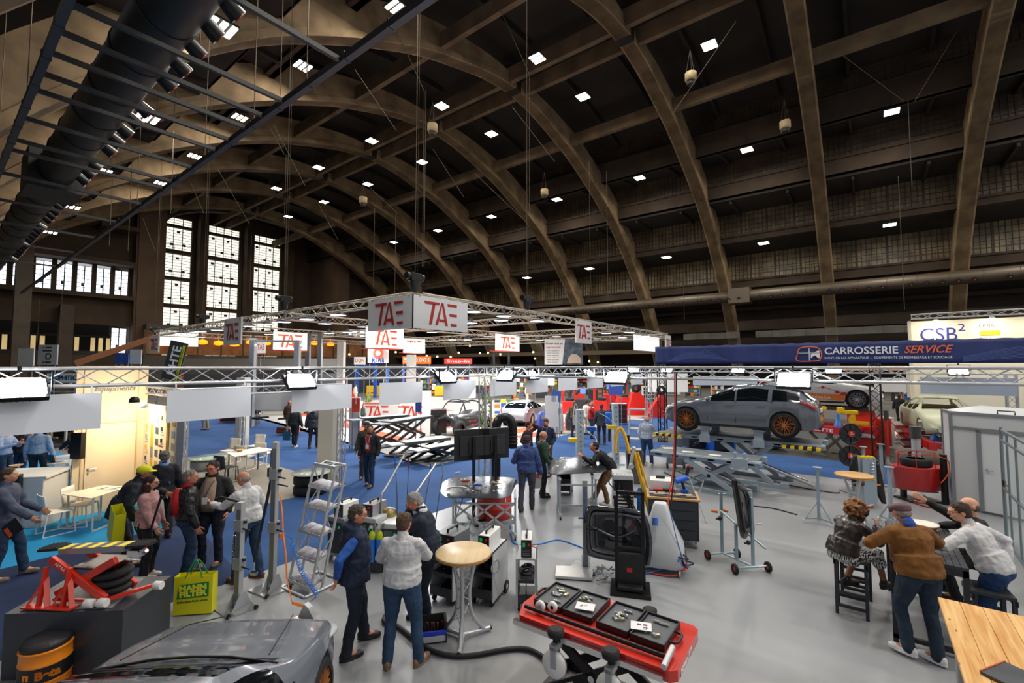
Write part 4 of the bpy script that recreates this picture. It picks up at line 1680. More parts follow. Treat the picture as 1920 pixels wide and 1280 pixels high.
mb.build('top_beam', mat('a3a6a8', .35, .6), J, bev=.008)
mb = MB()
for k in range(9):
 mb.k = k % 2
 a, b = -.36 + .83 * k / 9, -.36 + .83 * (k + 1) / 9
 mb.beam((a, 0, .54 + .06 * k / 9 + .037), (b, 0, .54 + .06 * (k + 1) / 9 + .037), .17, .004)
mb.build('warning_stripes', [mat('e6cf30', .5), mat('3a3430', .5)], J)
for x, z in ((-.5, .56), (.62, .63)):
 mb = MB()
 mb.box((x, 0, z), (.26, .17, .03), ry=-.1)
 for k in range(5):
  mb.box((x - .1 + .05 * k, 0, z + .018 + .006 * k * (.9)), (.015, .17, .008), ry=-.1)
 mb.build('rubber_pad', RUB, J)
mb = MB()
for z in (.1, .19, .28):
 mb.lathe([(.1, z - .045), (.19, z - .03), (.205, z), (.19, z + .03), (.1, z + .045)], (.22, .05, 0), n=22)
mb.build('air_bellows', RUB, J)
mb = MB()
mb.box((.12, .02, .4), (.44, .36, .02), rx=.03)
mb.build('carrier_plate', mat('2a2522', .3, .4), J)
for x, y in ((.38, -.22), (.24, -.24), (.66, .22)):
 mb = MB()
 mb.lathe([(.045, -.05), (.05, -.04), (.05, .04), (.045, .05)], (x, y, .05), n=14, axis='x')
 mb.build('roller', WHT, J)
mb = MB()
mb.box((.6, -.05, .55), (.14, .1, .08))
mb.cyl((.55, -.12, .5), (.72, -.12, .5), .012)
mb.cyl((.7, -.05, .55), (.78, -.1, .6), .02)
mb.build('valve_block', CHROME, J)
text('ASTRA', .05, mat('e6ddd6', .5), face((-.2, -.197, .42), (.7, 0, -.43)), J)
p = G(88, 1200, .5)
J = thing('drum_seat', 'orange oil drum seat with a black cushion and orange lettering', 'stool', (p.x, p.y, Z0), CY(-42))
ODR = mat('f08a12', .35, coat=.3)
mb = MB()
mb.lathe([(.2, 0), (.215, .02), (.215, .13), (.222, .14), (.215, .15), (.215, .30), (.222, .31), (.215, .32), (.215, .43), (.224, .44), (.22, .455), (.2, .455)], n=32)
mb.build('drum', ODR, J)
mb = MB()
mb.lathe([(.2165, .14), (.2175, .15), (.2175, .3), (.2165, .31)], n=32)
mb.build('black_band', BLK, J)
mb = MB()
mb.lathe([(.205, .45), (.212, .47), (.212, .5), (.19, .525), (.1, .535), (.001, .537)], n=32)
mb.build('cushion', mat('202124', .5, bump=.3, bs=40), J)
tt = text('Beta', .115, ODR, face((0.03, 0, 0), (1, 0, 0)), J, bold=.006)
for v in tt.data.vertices:
 a = v.co.x / .22
 v.co = V((.2195 * math.sin(a), -.2195 * math.cos(a), .222 + v.co.z))
mb = MB()
for a0 in (-.78, -.62):
 a = a0
 mb.box((.2195 * math.sin(a), -.2195 * math.cos(a), .222), (.02, .006, .06), rz=a)
mb.box((.2195 * math.sin(-.7), -.2195 * math.cos(-.7), .245), (.05, .006, .015), rz=-.7)
mb.build('emblem', ODR, J)
def bag(label, loc, rz, w, h, d, col, tilt=0, logo_=True, handles=True, hcol='128a42', words=('MANN', 'FILTER'), name='shopping_bag', small='Perfect parts. Perfect service.'):
 J = thing(name, label, 'bag', loc, rz)
 J.rotation_euler[1] = tilt
 m = mat(col, .5, bump=.15, bs=12)
 mb = MB()
 rows = []
 for z, k in ((0, 1), (.02, 1), (h * .5, .96), (h, .9)):
  rows.append([(-w / 2 * 1, -d / 2 * k, z), (w / 2, -d / 2 * k, z), (w / 2, 0, z), (w / 2, d / 2 * k, z), (-w / 2, d / 2 * k, z), (-w / 2, 0, z)])
 mb.surf(rows, closed=True, smooth=False)
 mb.add(rows[0], [tuple(range(6))[::-1]])
 mb.build('sack', m, J, sol=.003)
 if logo_:
  mb = MB()
  mb.ext([(-.155 * w / .38, h * .42), (.155 * w / .38, h * .46), (.155 * w / .38, h * .84), (-.135 * w / .38, h * .78)], -d / 2 - .006, -d / 2 + .004, 'y')
  mb.build('green_patch', mat('0f8a3e', .5), J)
  k = w / .38
  for i, (wd_, z) in enumerate(zip(words, (.70, .545))):
   text(wd_, .075 * k, mat('f2ea3a', .5), face((0, -d / 2 - .008, h * z), (1, 0, .06)), J, bold=.004 * k, width=.27 * k)
  if small:
   text(small, .03 * k, mat('1a3a22', .5), face((0, -d / 2 - .003, h * .35), (1, 0, .05)), J, width=.3 * k)
 if handles:
  for y in (-d / 2 * .9, d / 2 * .9):
   mb = MB()
   pts = spline([(-w * .22, y, h * .95), (-w * .12, y * .7, h * 1.2), (0, y * .2, h * 1.38), (w * .12, y * .7, h * 1.2), (w * .22, y, h * .95)], 4)
   mb.tube(pts, .009, 5)
   mb.build('handle', mat(hcol, .5), J)
 return J
p = G(366, 1150)
bag('yellow shopping bag with green lettering beside the dark display platform', (p.x, p.y, .03), CY(-8), .5, .52, .16, 'e6e018')
def jig(label, loc, rz, hgt, base='plate', winch=True, letters=None, col=None):
 J = thing('lifting_mast', label, 'lifting mast', loc, rz)
 am = col or mat('b4b8bc', .35, .25)
 mb = MB()
 mb.bx(-.045, .045, -.04, .04, .03, hgt)
 mb.build('column', am, J, bev=.004)
 mb = MB()
 mb.bx(-.035, .035, -.042, -.04, .1, hgt - .1)
 mb.build('groove', mat('7d8185', .4, .6), J)
 mb = MB()
 mb.ext([(-.32, -.14), (.14, -.3), (.3, .05), (-.16, .26)], 0, .02)
 mb.build('base_plate', mat('b9bcbe', .25, .8), J)
 for sx in (-1, 1):
  mb = MB()
  mb.ext([(-.16, .02), (.16, .02), (.06, .22), (-.02, .22)], sx * .055, sx * .065, 'x')
  mb.build('gusset', am, J)
 for x, y in ((.13, -.28), (.29, .03)):
  mb = MB()
  mb.lathe([(.03, -.015), (.032, 0), (.03, .015)], (x, y, .03), n=12, axis='x')
  mb.build('wheel', BLK, J)
 for z in ((hgt * .42, hgt * .78) if winch else ()):
  mb = MB()
  mb.box((0, 0, z), (.13, .12, .16))
  mb.k = 1
  mb.box((-.07, 0, z), (.012, .05, .1))
  mb.k = 2
  mb.cyl((.06, -.02, z - .04), (.2, -.02, z - .06), .012, n=6)
  mb.cyl((.06, 0, z + .05), (.1, 0, z + .05), .02, n=8)
  mb.build('carriage', [mat('9da1a4', .35, .3), mat('e8b90c', .4), BLK], J)
 if letters:
  for i, ch in enumerate(letters):
   text(ch, .085, mat('2a6fd0', .4), face((0, -.044, hgt - .22 - .12 * i), (1, 0, 0)), J, bold=.003)
 return J
p = G(446, 1140)
m1 = jig('grey lifting mast with yellow levels held by the seller in the white shirt', (p.x, p.y, Z0), CY(15), 1.5)
mb = MB()
mb.cyl((-.05, 0, 1.5), (-.3, -.05, 1.56), .015)
mb.cyl((-.3, -.05, 1.56), (-.42, -.05, 1.52), .02)
mb.build('crank_arm', BLK, m1)
mb = MB()
for k in range(7):
 mb.tor((-.1, -.02, 1.0 - .045 * k), .014, .004, 'y' if k % 2 else 'x', 8, 4)
mb.cyl((-.045, 0, 1.0), (-.1, -.02, 1.02), .006, n=4)
mb.build('hook_chain', CHROME, m1)
p = G(510, 1105)
m2 = jig('tall grey lifting mast with a black strap and orange ratchet strap', (p.x, p.y, Z0), CY(10), 2.28)
mb = MB()
mb.beam((-.06, -.02, 1.72), (-.22, -.14, .45), .035, .006)
mb.beam((-.06, .02, 1.72), (-.24, -.1, .45), .035, .006)
mb.box((-.09, 0, 1.8), (.06, .06, .14))
mb.build('black_strap', BLK, m2)
mb = MB()
for k in range(4):
 mb.tor((-.23, -.12, .43 - .035 * k), .016, .005, 'y' if k % 2 else 'x', 8, 4)
mb.box((-.23, -.12, .27), (.1, .05, .05))
mb.build('hook', CHROME, m2)
mb = MB()
mb.cyl((.05, 0, 1.62), (.24, -.02, 1.6), .012)
mb.cyl((.05, 0, 1.84), (.12, -.02, 1.84), .02)
mb.build('crank_arm', BLK, m2)
o1 = G(580, 1165)
pts = [AT(525, 925, 7.0), AT(529, 960, 6.95), AT(531, 1000, 6.9), AT(536, 1040, 6.8), AT(538, 1085, 6.7), G(548, 1130, .25), G(572, 1137, .12)]
mb = MB()
for a, b in zip(pts, pts[1:]):
 mb.beam(a, b, .035, .008, up=RT)
mb.box(AT(527, 1003, 6.88), (.05, .05, .06))
tag(mb.build('ratchet_strap', mat('ee7a12', .5)), 'orange ratchet strap hanging off the tall grey mast', 'strap')
hl = []
for i in range(150):
 f = i / 149
 u, v = (545 + 20 * f * 2, 1010 + 60 * f * 2) if f < .5 else (565 + 30 * (f - .5) * 2, 1070 + 45 * (f - .5) * 2)
 w = 6.75 - .25 * f
 c = AT(u, v, w)
 a = i * .95
 hl.append(c + RT * (.028 * math.cos(a)) + V((0, 0, 1)) * (.01 * math.sin(a)) + FH * (.028 * math.sin(a)))
hl = [AT(527, 990, 6.9), AT(533, 1000, 6.85)] + hl + [AT(592, 1120, 6.45), G(580, 1128, .1)]
mb = MB()
mb.tube(hl, .006, 5)
tag(mb.build('coiled_air_hose', mat('1a78d8', .35)), 'bright blue coiled air hose beside the orange strap', 'hose')
J = thing('mast_base', 'flat aluminium base plate with oval holes on the floor behind the car bonnet', 'base plate', (o1.x, o1.y, Z0), CY(20))
mb = MB()
mb.ext([(-.3, -.1), (.1, -.24), (.34, .0), (-.08, .2)], 0, .02)
mb.build('plate', mat('c5c7c8', .25, .8), J)
mb = MB()
mb.cyl((.05, -.09, .02), (.05, -.09, .022), .05, n=14)
mb.cyl((.2, -.02, .02), (.2, -.02, .022), .035, n=14)
mb.build('oval_hole', BLK, J)
mb = MB()
mb.ext([(-.2, .02), (.08, .02), (-.02, .16), (-.1, .2)], 0, .08, 'y')
mb.build('bracket', mat('b0b3b5', .3, .8), J)
def rack(label, loc, rz, hh=1.72, loaded=True, k=1.):
 J = thing('brochure_rack', label, 'brochure rack', loc, rz)
 J.scale = (k, k, k)
 tilt = .42
 W = .56
 for sx in (-1, 1):
  for dy in (0, .2):
   mb = MB()
   mb.cyl((sx * W / 2, -.18 + dy, .02), (sx * W / 2, -.18 + dy + tilt, hh), .022, n=10)
   mb.build('tube', ALU, J)
  mb = MB()
  for q in range(5):
   z0, z1 = .1 + q * .34, .1 + (q + 1) * .34
   if z1 > hh:
    z1 = hh
   y = lambda z: -.18 + tilt * z / hh
   a, b = (y(z0), y(z1) + .2) if q % 2 else (y(z0) + .2, y(z1))
   mb.cyl((sx * W / 2, a, z0), (sx * W / 2, b, z1), .009, n=6)
  mb.build('bracing', ALU, J)
 mb = MB()
 for z in (hh, hh - .02):
  mb.cyl((-W / 2, -.18 + tilt, z), (W / 2, -.18 + tilt, z), .022, n=8)
  mb.cyl((-W / 2, .02 + tilt, z), (W / 2, .02 + tilt, z), .022, n=8)
 for q in range(4):
  a, b = (-.18, .02) if q % 2 else (.02, -.18)
  mb.cyl((-W / 2 + W / 4 * q, a + tilt, hh), (-W / 2 + W / 4 * (q + 1), b + tilt, hh), .012, n=6)
 mb.build('top_bracing', ALU, J)
 mb = MB()
 for a, b in (((-.3, -.28), (.3, -.28)), ((.3, -.28), (.3, .38)), ((.3, .38), (-.3, .38)), ((-.3, .38), (-.3, -.28))):
  mb.cyl((a[0], a[1], .02), (b[0], b[1], .02), .02, n=8)
 mb.build('floor_frame', ALU, J)
 for i, z in enumerate((.12, .48, .84, 1.2, 1.52)):
  y = -.1 + tilt * z / hh
  mb = MB()
  mb.box((0, y, z), (W, .24, .008), rx=.25)
  mb.box((0, y - .115, z - .015), (W, .008, .04))
  mb.build('shelf', ALU, J)
  if loaded:
   for q in range(3):
    st = MB()
    for s_ in range(4):
     st.k = 0
     rows = [[(-.18 + .18 * q - .085 + .17 * a, y - .1 + .2 * b, z - .012 + .006 * s_ + .006 * math.sin(a * 3.1 + q) + .05 * b) for b in (0, .5, 1)] for a in (0, .25, .5, .75, 1)]
     st.surf(rows)
    tag(st.build('brochures', mat(('e3e3ea', 'd6cfc4', 'dfe6ee')[(q + i) % 3], .5, var=.3, vs=9, col2='9a93a6'), sol=.003), 'stack of brochures on the %s shelf of the near rack' % ('bottom', 'second lowest', 'middle', 'second highest', 'top')[i], 'brochures', 'brochures on the near rack')
    o = C.objects[-1]
    o.matrix_world = Matrix.Translation(V(loc)) @ Matrix.Rotation(rz, 4, 'Z')
 return J
p = G(580, 1100)
rack('aluminium lattice brochure rack with leaning shelves of leaflets', (p.x, p.y, Z0), CY(32), 1.85)
p = G(1195, 868)
rack('small aluminium lattice brochure rack near the man in the pale shirt', (p.x, p.y, Z0), CY(20), 1.9, loaded=False)
def bistro(label, loc, rz, r=.36, h=1.1, top=LWOOD):
 J = thing('bar_table', label, 'table', loc, rz)
 mb = MB()
 mb.lathe([(r - .01, h - .045), (r, h - .035), (r, h - .01), (r - .008, h), (.001, h)], n=40)
 mb.k = 1
 mb.lathe([(r + .001, h - .042), (r + .0015, h - .012)], n=40)
 mb.build('table_top', [top, mat('b9854a', .5, var=.2, vs=6)], J)
 for q in range(3):
  a = 2 * PI * q / 3 + .5
  ca, sa = math.cos(a), math.sin(a)
  mb = MB()
  pts = spline([(ca * .2, sa * .2, h - .05), (ca * .13, sa * .13, h * .75), (ca * .085, sa * .085, h * .5), (ca * .13, sa * .13, h * .25), (ca * .3, sa * .3, .05)], 5)
  mb.tube(pts, .026, 10)
  mb.build('leg', ALU, J)
  mb = MB()
  mb.cyl((0, 0, .055), (ca * .38, sa * .38, .045), .028, n=10)
  mb.k = 1
  mb.cyl((ca * .38, sa * .38, .045), (ca * .4, sa * .4, .045), .03, n=10)
  mb.build('foot', [ALU, BLK], J)
 mb = MB()
 for q in range(3):
  a0, a1 = 2 * PI * q / 3 + .5, 2 * PI * (q + 1) / 3 + .5
  f = lambda a, z: (math.cos(a) * (.085 + .11 * abs(z / h - .5) * 1.6), math.sin(a) * (.085 + .11 * abs(z / h - .5) * 1.6), z)
  for w in range(6):
   z0, z1 = .2 + w * .13, .33 + w * .13
   mb.cyl(f(a0 if w % 2 else a1, z0), f(a1 if w % 2 else a0, z1), .007, n=5)
 mb.build('bracing', ALU, J)
 return J
p = G(868, 1200)
bistro('round wooden bar table on curved chrome legs beside the three talking men', (p.x, p.y, Z0), CY(0))
p = G(1605, 985)
bistro('round pale wooden bar table holding a brown cup behind the curly haired woman', (p.x, p.y, Z0), CY(0), top=WOOD)
q = G(1618, 911, 1.1)
mb = MB()
mb.lathe([(.025, 0), (.035, .08), (.033, .08), (.024, .005)], n=14)
tag(mb.build('paper_cup', mat('4a2a1c', .5), loc=(q.x, q.y, 1.102 + Z0)), 'brown paper cup standing on the round pale table', 'cup')
# equipment in the middle of the stand
def caster(mb, x, y, r=.05, w=.03):
 mb.cyl((x - w / 2, y, r), (x + w / 2, y, r), r, n=14)
 mb.bx(x - .012, x + .012, y - .015, y + .015, r, r * 2 + .02)
def unit(J, z, w=.24, d=.42, h=.26, side=WHT, front=BLK, name='machine_unit', lid=None, y0=0, x0=0, label=None):
 mb = MB()
 mb.bx(x0 - w / 2, x0 + w / 2, y0 - d / 2 + .02, y0 + d / 2, z, z + h)
 o = mb.build(name, lid or side, J, bev=.008, label=label)
 mb = MB()
 mb.bx(x0 - w / 2, x0 + w / 2, y0 - d / 2, y0 - d / 2 + .02, z, z + h)
 mb.k = 1
 mb.bx(x0 - w * .35, x0 - w * .12, y0 - d / 2 - .006, y0 - d / 2, z + h * .6, z + h * .85)
 mb.k = 2
 for q in range(4):
  mb.bx(x0 - w * .35, x0 + w * .35, y0 - d / 2 - .004, y0 - d / 2, z + h * (.12 + .1 * q), z + h * (.15 + .1 * q))
 mb.k = 3
 mb.cyl((x0 + w * .25, y0 - d / 2 - .02, z + h * .75), (x0 + w * .25, y0 - d / 2, z + h * .75), .018, n=10)
 mb.build('front_panel', [front, mat('1f9a58', .4, emit=.3), mat('8d9092', .4), RED], o)
 mb = MB()
 for q in (-1, 1):
  mb.bx(x0 - .012, x0 + .012, y0 + q * d * .28 - .012, y0 + q * d * .28 + .012, z + h, z + h + .04)
 mb.bx(x0 - .014, x0 + .014, y0 - d * .3, y0 + d * .3, z + h + .035, z + h + .055)
 mb.build('handle', BLK, o)
 return o
def wcart(label, loc, rz, w=.34, d=.52, h=.74, boxed=True, name='welding_cart', cable=True, ucol=WHT, uf=BLK, uw=.24, uh=.26, slim=False):
 J = thing(name, label, 'cart', loc, rz)
 if boxed:
  mb = MB()
  mb.bx(w / 2 - .02, w / 2, -d / 2, d / 2, .08, h)
  mb.bx(-w / 2, -w / 2 + .02, -d / 2, d / 2, .08, h)
  mb.bx(-w / 2, w / 2, d / 2 - .02, d / 2, .08, h)
  mb.bx(-w / 2, w / 2, -d / 2, d / 2, h - .02, h)
  mb.build('side_panels', mat('c9cdd0', .4), J)
 else:
  mb = MB()
  for x in (-w / 2, w / 2):
   for y in (-d / 2, d / 2):
    mb.bx(x - .015, x + .015, y - .015, y + .015, .05, h)
  mb.bx(-w / 2, w / 2, -d / 2, d / 2, h - .02, h)
  mb.build('frame', mat('b7babd', .35, .5), J)
 for i, z in enumerate((.12, h * .55)):
  mb = MB()
  mb.bx(-w / 2 + .02, w / 2 - .02, -d / 2 - .01, d / 2, z, z + .015)
  mb.bx(-w / 2 + .02, w / 2 - .02, -d / 2 - .02, -d / 2, z, z + (.13 if i == 0 else .05))
  mb.build('drawer_tray', DGREY, J)
 for x in (-w / 2, w / 2):
  mb = MB()
  mb.cyl((x - .02, d / 2 - .08, .09), (x + .02, d / 2 - .08, .09), .09, n=20)
  mb.k = 1
  mb.cyl((x - .024, d / 2 - .08, .09), (x + .024, d / 2 - .08, .09), .04, n=12)
  mb.build('wheel', [RUB, ALU], J)
  mb = MB()
  caster(mb, x * .8, -d / 2 + .06, .045)
  mb.build('caster', BLK, J)
 if cable:
  random.seed(int(abs(loc[0] * 100)))
  mb = MB()
  pts = []
  for q in range(70):
   a = q * .75
   pts.append((.11 * math.cos(a) * random.uniform(.7, 1.1), -.05 + .12 * math.sin(a) * random.uniform(.7, 1.1), h * .55 + .03 + q * .0013 + random.uniform(0, .03)))
  mb.tube(spline(pts, 3), .009, 5)
  mb.tube(spline([(0, -.2, h * .6), (0, -d / 2 - .03, h * .35), (.02, -d / 2 - .04, .2)], 6), .008, 5)
  mb.build('cable', BLK, J)
 unit(J, h, uw, d * .8, uh, ucol, uf)
 return J
def GP(u, v):
 p = G(u, v)
 return (p.x, p.y, Z0)
wcart('boxy welding cart with a dark grey unit behind the round wooden bar table', GP(848, 1118), CY(28), .42, .56, .74, uw=.34, uh=.24, ucol=mat('60656b', .35))
wcart('welding cart with small white unit and coiled grey hose, right of the bar table', GP(918, 1120), CY(20), .36, .6, .78, uw=.17, uh=.2)
wcart('slim open welding cart with black cables and an orange hose beside the red lift', GP(988, 1132), CY(4), .27, .5, .74, boxed=False, uw=.15, uh=.24, uf=mat('1d1d20', .5))
J = C.objects[-1]
mb = MB()
mb.tube(spline([AT(994, 1002, 7.0), AT(990, 1012, 6.85), AT(996, 1022, 6.8), AT(1008, 1028, 6.9)], 6), .009, 6)
tag(mb.build('orange_tube', mat('f0641e', .4)), 'short orange tube looped over the slim open welding cart', 'hose')
mb = MB()
c = AT(929, 1062, 6.75)
for k in range(6):
 mb.tor((c.x, c.y, c.z), .075 + .004 * k, .005, 'y', 26, 5)
mb.tube(spline([c + V((0, 0, -.07)), c + V((-.03, -.02, -.2)), c + V((.05, -.05, -.4))], 6), .006, 5)
o = mb.build('coiled_hose', mat('b9bcc0', .35))
tag(o, 'coil of grey hose hanging on the side of a welding cart', 'hose')
for (u, v, w, d) in ((907, 1012, 6.95, 'red and grey spot welding gun lying on the middle welding cart'), (835, 1006, 7.0, 'small red connector on the left welding cart')):
 c = AT(u, v, w)
 mb = MB()
 mb.cyl(c - RT * .06, c + RT * .05, .03, n=10)
 mb.k = 1
 mb.cyl(c + RT * .05, c + RT * .1 + V((0, 0, .04)), .02, n=10)
 mb.cyl(c + RT * .0, c + V((0, 0, -.06)), .018, n=8)
 tag(mb.build('welding_gun', [RED, STEEL]), d, 'tool')
def cabinet(label, loc, rz, w, d, h, m, topunit=True, uw=.24, uh=.2, ucol=WHT, side=None):
 J = thing('welding_cabinet', label, 'cabinet', loc, rz)
 mb = MB()
 mb.bx(-w / 2, w / 2, -d / 2, d / 2, .1, h)
 mb.build('body', m, J, bev=.012)
 mb = MB()
 mb.bx(-w / 2 + .03, w / 2 - .03, -d / 2 - .012, -d / 2, .16, h - .08)
 mb.k = 1
 mb.bx(-w * .3, w * .1, -d / 2 - .02, -d / 2 - .012, h * .72, h * .86)
 mb.k = 2
 mb.cyl((w * .25, -d / 2 - .03, h * .8), (w * .25, -d / 2 - .012, h * .8), .022, n=10)
 mb.build('front_panel', [side or DGREY, mat('5b6570', .3), mat('1f9a58', .4, emit=.3)], J)
 for x in (-w / 2 + .04, w / 2 - .04):
  mb = MB()
  mb.cyl((x - .02, d / 2 - .06, .09), (x + .02, d / 2 - .06, .09), .09, n=18)
  mb.build('wheel', RUB, J)
  mb = MB()
  caster(mb, x, -d / 2 + .05)
  mb.build('caster', STEEL, J)
 if topunit:
  unit(J, h, uw, d * .8, uh, ucol, DGREY)
 return J
cabinet('tall light grey welding cabinet behind the man in the padded vest', GP(648, 1045), CY(26), .4, .5, .78, mat('8e9396', .35, .2), uw=.2, uh=.22)
cabinet('light grey welding cabinet with an open silver unit behind the two back-turned men', GP(700, 1058), CY(22), .46, .5, .88, mat('c3c8ca', .4), uw=.22, uh=.2, ucol=mat('a9a9ac', .3, .4))
cabinet('white welding cabinet with a dark front carrying the helmet', GP(742, 1062), CY(10), .36, .5, .8, mat('d3d6d6', .4), topunit=False)
c = AT(728, 964, 8.35)
J = thing('welding_helmet', 'black and yellow welding helmet lying on a cabinet', 'helmet', c, CY(60))
mb = MB()
mb.sph((0, 0, 0), (.12, .16, .13), 20, 12)
mb.build('shell', mat('20211f', .2, coat=1, var=.5, vs=6, col2='b9a24a'), J)
mb = MB()
mb.box((0, -.14, .0), (.12, .05, .08))
mb.build('visor', DGLS, J, bev=.01)
for i, (u, v) in enumerate(((697, 1062), (711, 1066))):
 c = AT(u, v, 7.9)
 J = thing('gas_bottle', 'blue gas bottle with green shoulder, %s of the pair by the padded vest' % ('left' if i == 0 else 'right'), 'gas bottle', (c.x, c.y, .2))
 mb = MB()
 mb.lathe([(.05, 0), (.057, .02), (.057, .42), (.045, .47), (.02, .5)], n=18)
 mb.k = 1
 mb.lathe([(.058, .38), (.058, .42), (.046, .475), (.021, .505)], n=18)
 mb.build('bottle', [mat('1b74d4', .3, coat=.4), mat('b7c51e', .4)], J)
 mb = MB()
 mb.cyl((0, 0, .49), (0, 0, .58), .015)
 for q in (-1, 1):
  mb.lathe([(.035, -.012), (.035, .012)], (q * .045, -.03, .6), n=14, axis='y')
 mb.build('regulator', CHROME, J)
p = AT(704, 1070, 8.0)
mb = MB()
mb.bx(-.16, .16, -.12, .12, .05, .19)
mb.k = 1
for x in (-.17, .17):
 mb.cyl((x - .02, .0, .08), (x + .02, .0, .08), .08, n=16)
tag(mb.build('bottle_trolley', [DGREY, RUB], loc=(p.x, p.y, Z0), rz=CY(10)), 'low dark trolley under the two blue gas bottles', 'trolley')
def boom(label, base, bend, tip, drops, wb, wt):
 a, b, c = AT(base[0], base[1], wb), AT(bend[0], bend[1], wb + .05), AT(tip[0], tip[1], wt)
 J = thing('hose_boom', label, 'boom', a)
 mb = MB()
 mb.tube([p - a for p in spline([a, a.lerp(b, .6), b, b.lerp(c, .25), c], 6)], .018, 8)
 mb.cyl((-.22 * RT.x, -.22 * RT.y, c.z - a.z - .02) if False else c - a - RT * .12, c - a + RT * .12, .008, n=6)
 mb.build('pole', mat('b4b8ba', .3, .7), J)
 for (u0, v0, u1, v1, col) in drops:
  p, q = AT(u0, v0, wt), AT(u1, v1, wb - .1)
  mb = MB()
  mb.cyl(p - a, p - a - V((0, 0, .2)), .014, .01, n=8)
  mb.k = 1
  mb.tube([x - a for x in spline([p - V((0, 0, .2)), p.lerp(q, .5) + RT * .01, q], 6)], .009, 5)
  mb.build('cable', [mat(col, .4), BLK], J)
 return J
boom('bent steel boom with blue and red cable grips left of the navy jacketed man', (717, 1015), (715, 930), (758, 852), ((741, 853, 745, 985, '1a5fc0'), (766, 858, 760, 985, '8a2a2c')), 8.2, 8.9)
boom('bent steel boom with hanging chain and cables above the navy jacketed man', (769, 1000), (770, 938), (818, 868), ((807, 868, 790, 985, '1a5fc0'), (830, 870, 815, 990, 'a0a4a6')), 8.0, 8.8)
# car body panels on stands
def bpanel(label, pts, z, bul, m, J=None, nx=24, ny=12, name='car_body_panel', wrap=.0):
 """pts: four photo corners (far left, far right, near right, near left) on the plane z"""
 A, B, Cc, D = [G(u, v, z) for u, v in pts]
 c = (A + B + Cc + D) / 4
 J = thing(name, label, 'body panel', c)
 rows = []
 for j in range(ny + 1):
  r = []
  f = j / ny
  for i in range(nx + 1):
   g = i / nx
   p = A.lerp(B, g).lerp(D.lerp(Cc, g), f)
   e = math.sin(PI * g) ** .5 * 1.0
   zz = bul * (math.sin(PI * min(1, max(0, g))) ** .6) * (math.sin(PI * (f * .8 + .2)) ** .6) - wrap * max(0, f - .8) * 5 * .2
   mid = A.lerp(D, .5).lerp(B.lerp(Cc, .5), g)
   k = 1 - .55 * (max(0, (.16 - g)) / .16) ** 2 - .3 * (max(0, (g - .88)) / .12) ** 2
   p = mid + (p - mid) * k
   r.append(p - c + V((0, 0, zz)))
  rows.append(r)
 mb = MB()
 mb.shell(rows, .012)
 mb.build('panel', m, J)
 mb = MB()
 random.seed(3)
 for q in range(26):
  i, j = random.randint(3, nx - 3), random.randint(2, ny - 3)
  p = V(rows[j][i])
  if q % 5 == 0:
   mb.box(p + V((0, 0, .008)), (.08, .015, .01), rz=random.uniform(0, 3))
  else:
   mb.sph(p + V((0, 0, .002)), (random.uniform(.015, .05), random.uniform(.012, .03), .005), 10, 4)
 mb.build('filler_spots', mat('c9ccce', .5), J)
 return J, rows, c
PM = mat('3c4147', .22, .45, var=.25, vs=4)
J, rows, c = bpanel('scratched grey car panel on a scissor stand under the black screens', [(832, 896), (972, 896), (955, 934), (822, 932)], .86, .05, PM)
def tool(name, label, u, v, z, build, cat='tool', yaw=0):
 p = G(u, v, z)
 mb = MB()
 ms = build(mb)
 return tag(mb.build(name, ms, loc=p, rz=CY(yaw)), label, cat)
tool('suction_puller', 'silver bridge puller standing on the scratched grey panel', 858, 918, .93, lambda m: (m.tube([(-.22, 0, .02), (-.1, 0, .06), (.1, 0, .06), (.22, 0, .02)], .02, 8), m.cyl((0, 0, .05), (0, 0, .35), .015), m.cyl((-.06, 0, .33), (.06, 0, .36), .02), m.sph((-.2, 0, .0), (.05, .05, .02)), m.sph((.2, 0, .0), (.05, .05, .02)))[0] and [ALU])
tool('hammer', 'hammer with a yellow wooden handle on the scratched grey panel', 931, 906, .93, lambda m: (m.cyl((-.1, 0, .02), (.14, -.08, .02), .013), setattr(m, 'k', 1), m.cyl((-.12, -.06, .02), (-.08, .06, .02), .018))[0] and [mat('e0b860', .5), STEEL], yaw=10)
tool('grip_tool', 'blue handled pulling tool on the scratched grey panel', 898, 911, .94, lambda m: (m.cyl((-.08, .03, .02), (.05, -.05, .03), .026), setattr(m, 'k', 1), m.cyl((-.2, .09, .02), (-.08, .03, .02), .01))[0] and [mat('1c55d6', .4), STEEL])
tool('clamp', 'small red clamp on the scratched grey panel', 873, 904, .94, lambda m: (m.box((0, 0, .025), (.14, .05, .05)), m.cyl((-.1, 0, .03), (.1, .02, .03), .012))[0] and [mat('a83a30', .5)])
for i, (u0, v0, u1, v1, d) in enumerate(((902, 916, 876, 1000, 'thin black cable running down from the blue handled tool'), (869, 930, 846, 1000, 'thin black cable running down the front of the scissor stand'))):
 mb = MB()
 a, b = G(u0, v0, .93 if i == 0 else .84), AT(u1, v1, 8.3)
 mb.tube(spline([a, a.lerp(b, .4) - FH * .2, b], 8), .01, 5)
 tag(mb.build('tool_cable', BLK), d, 'cable')
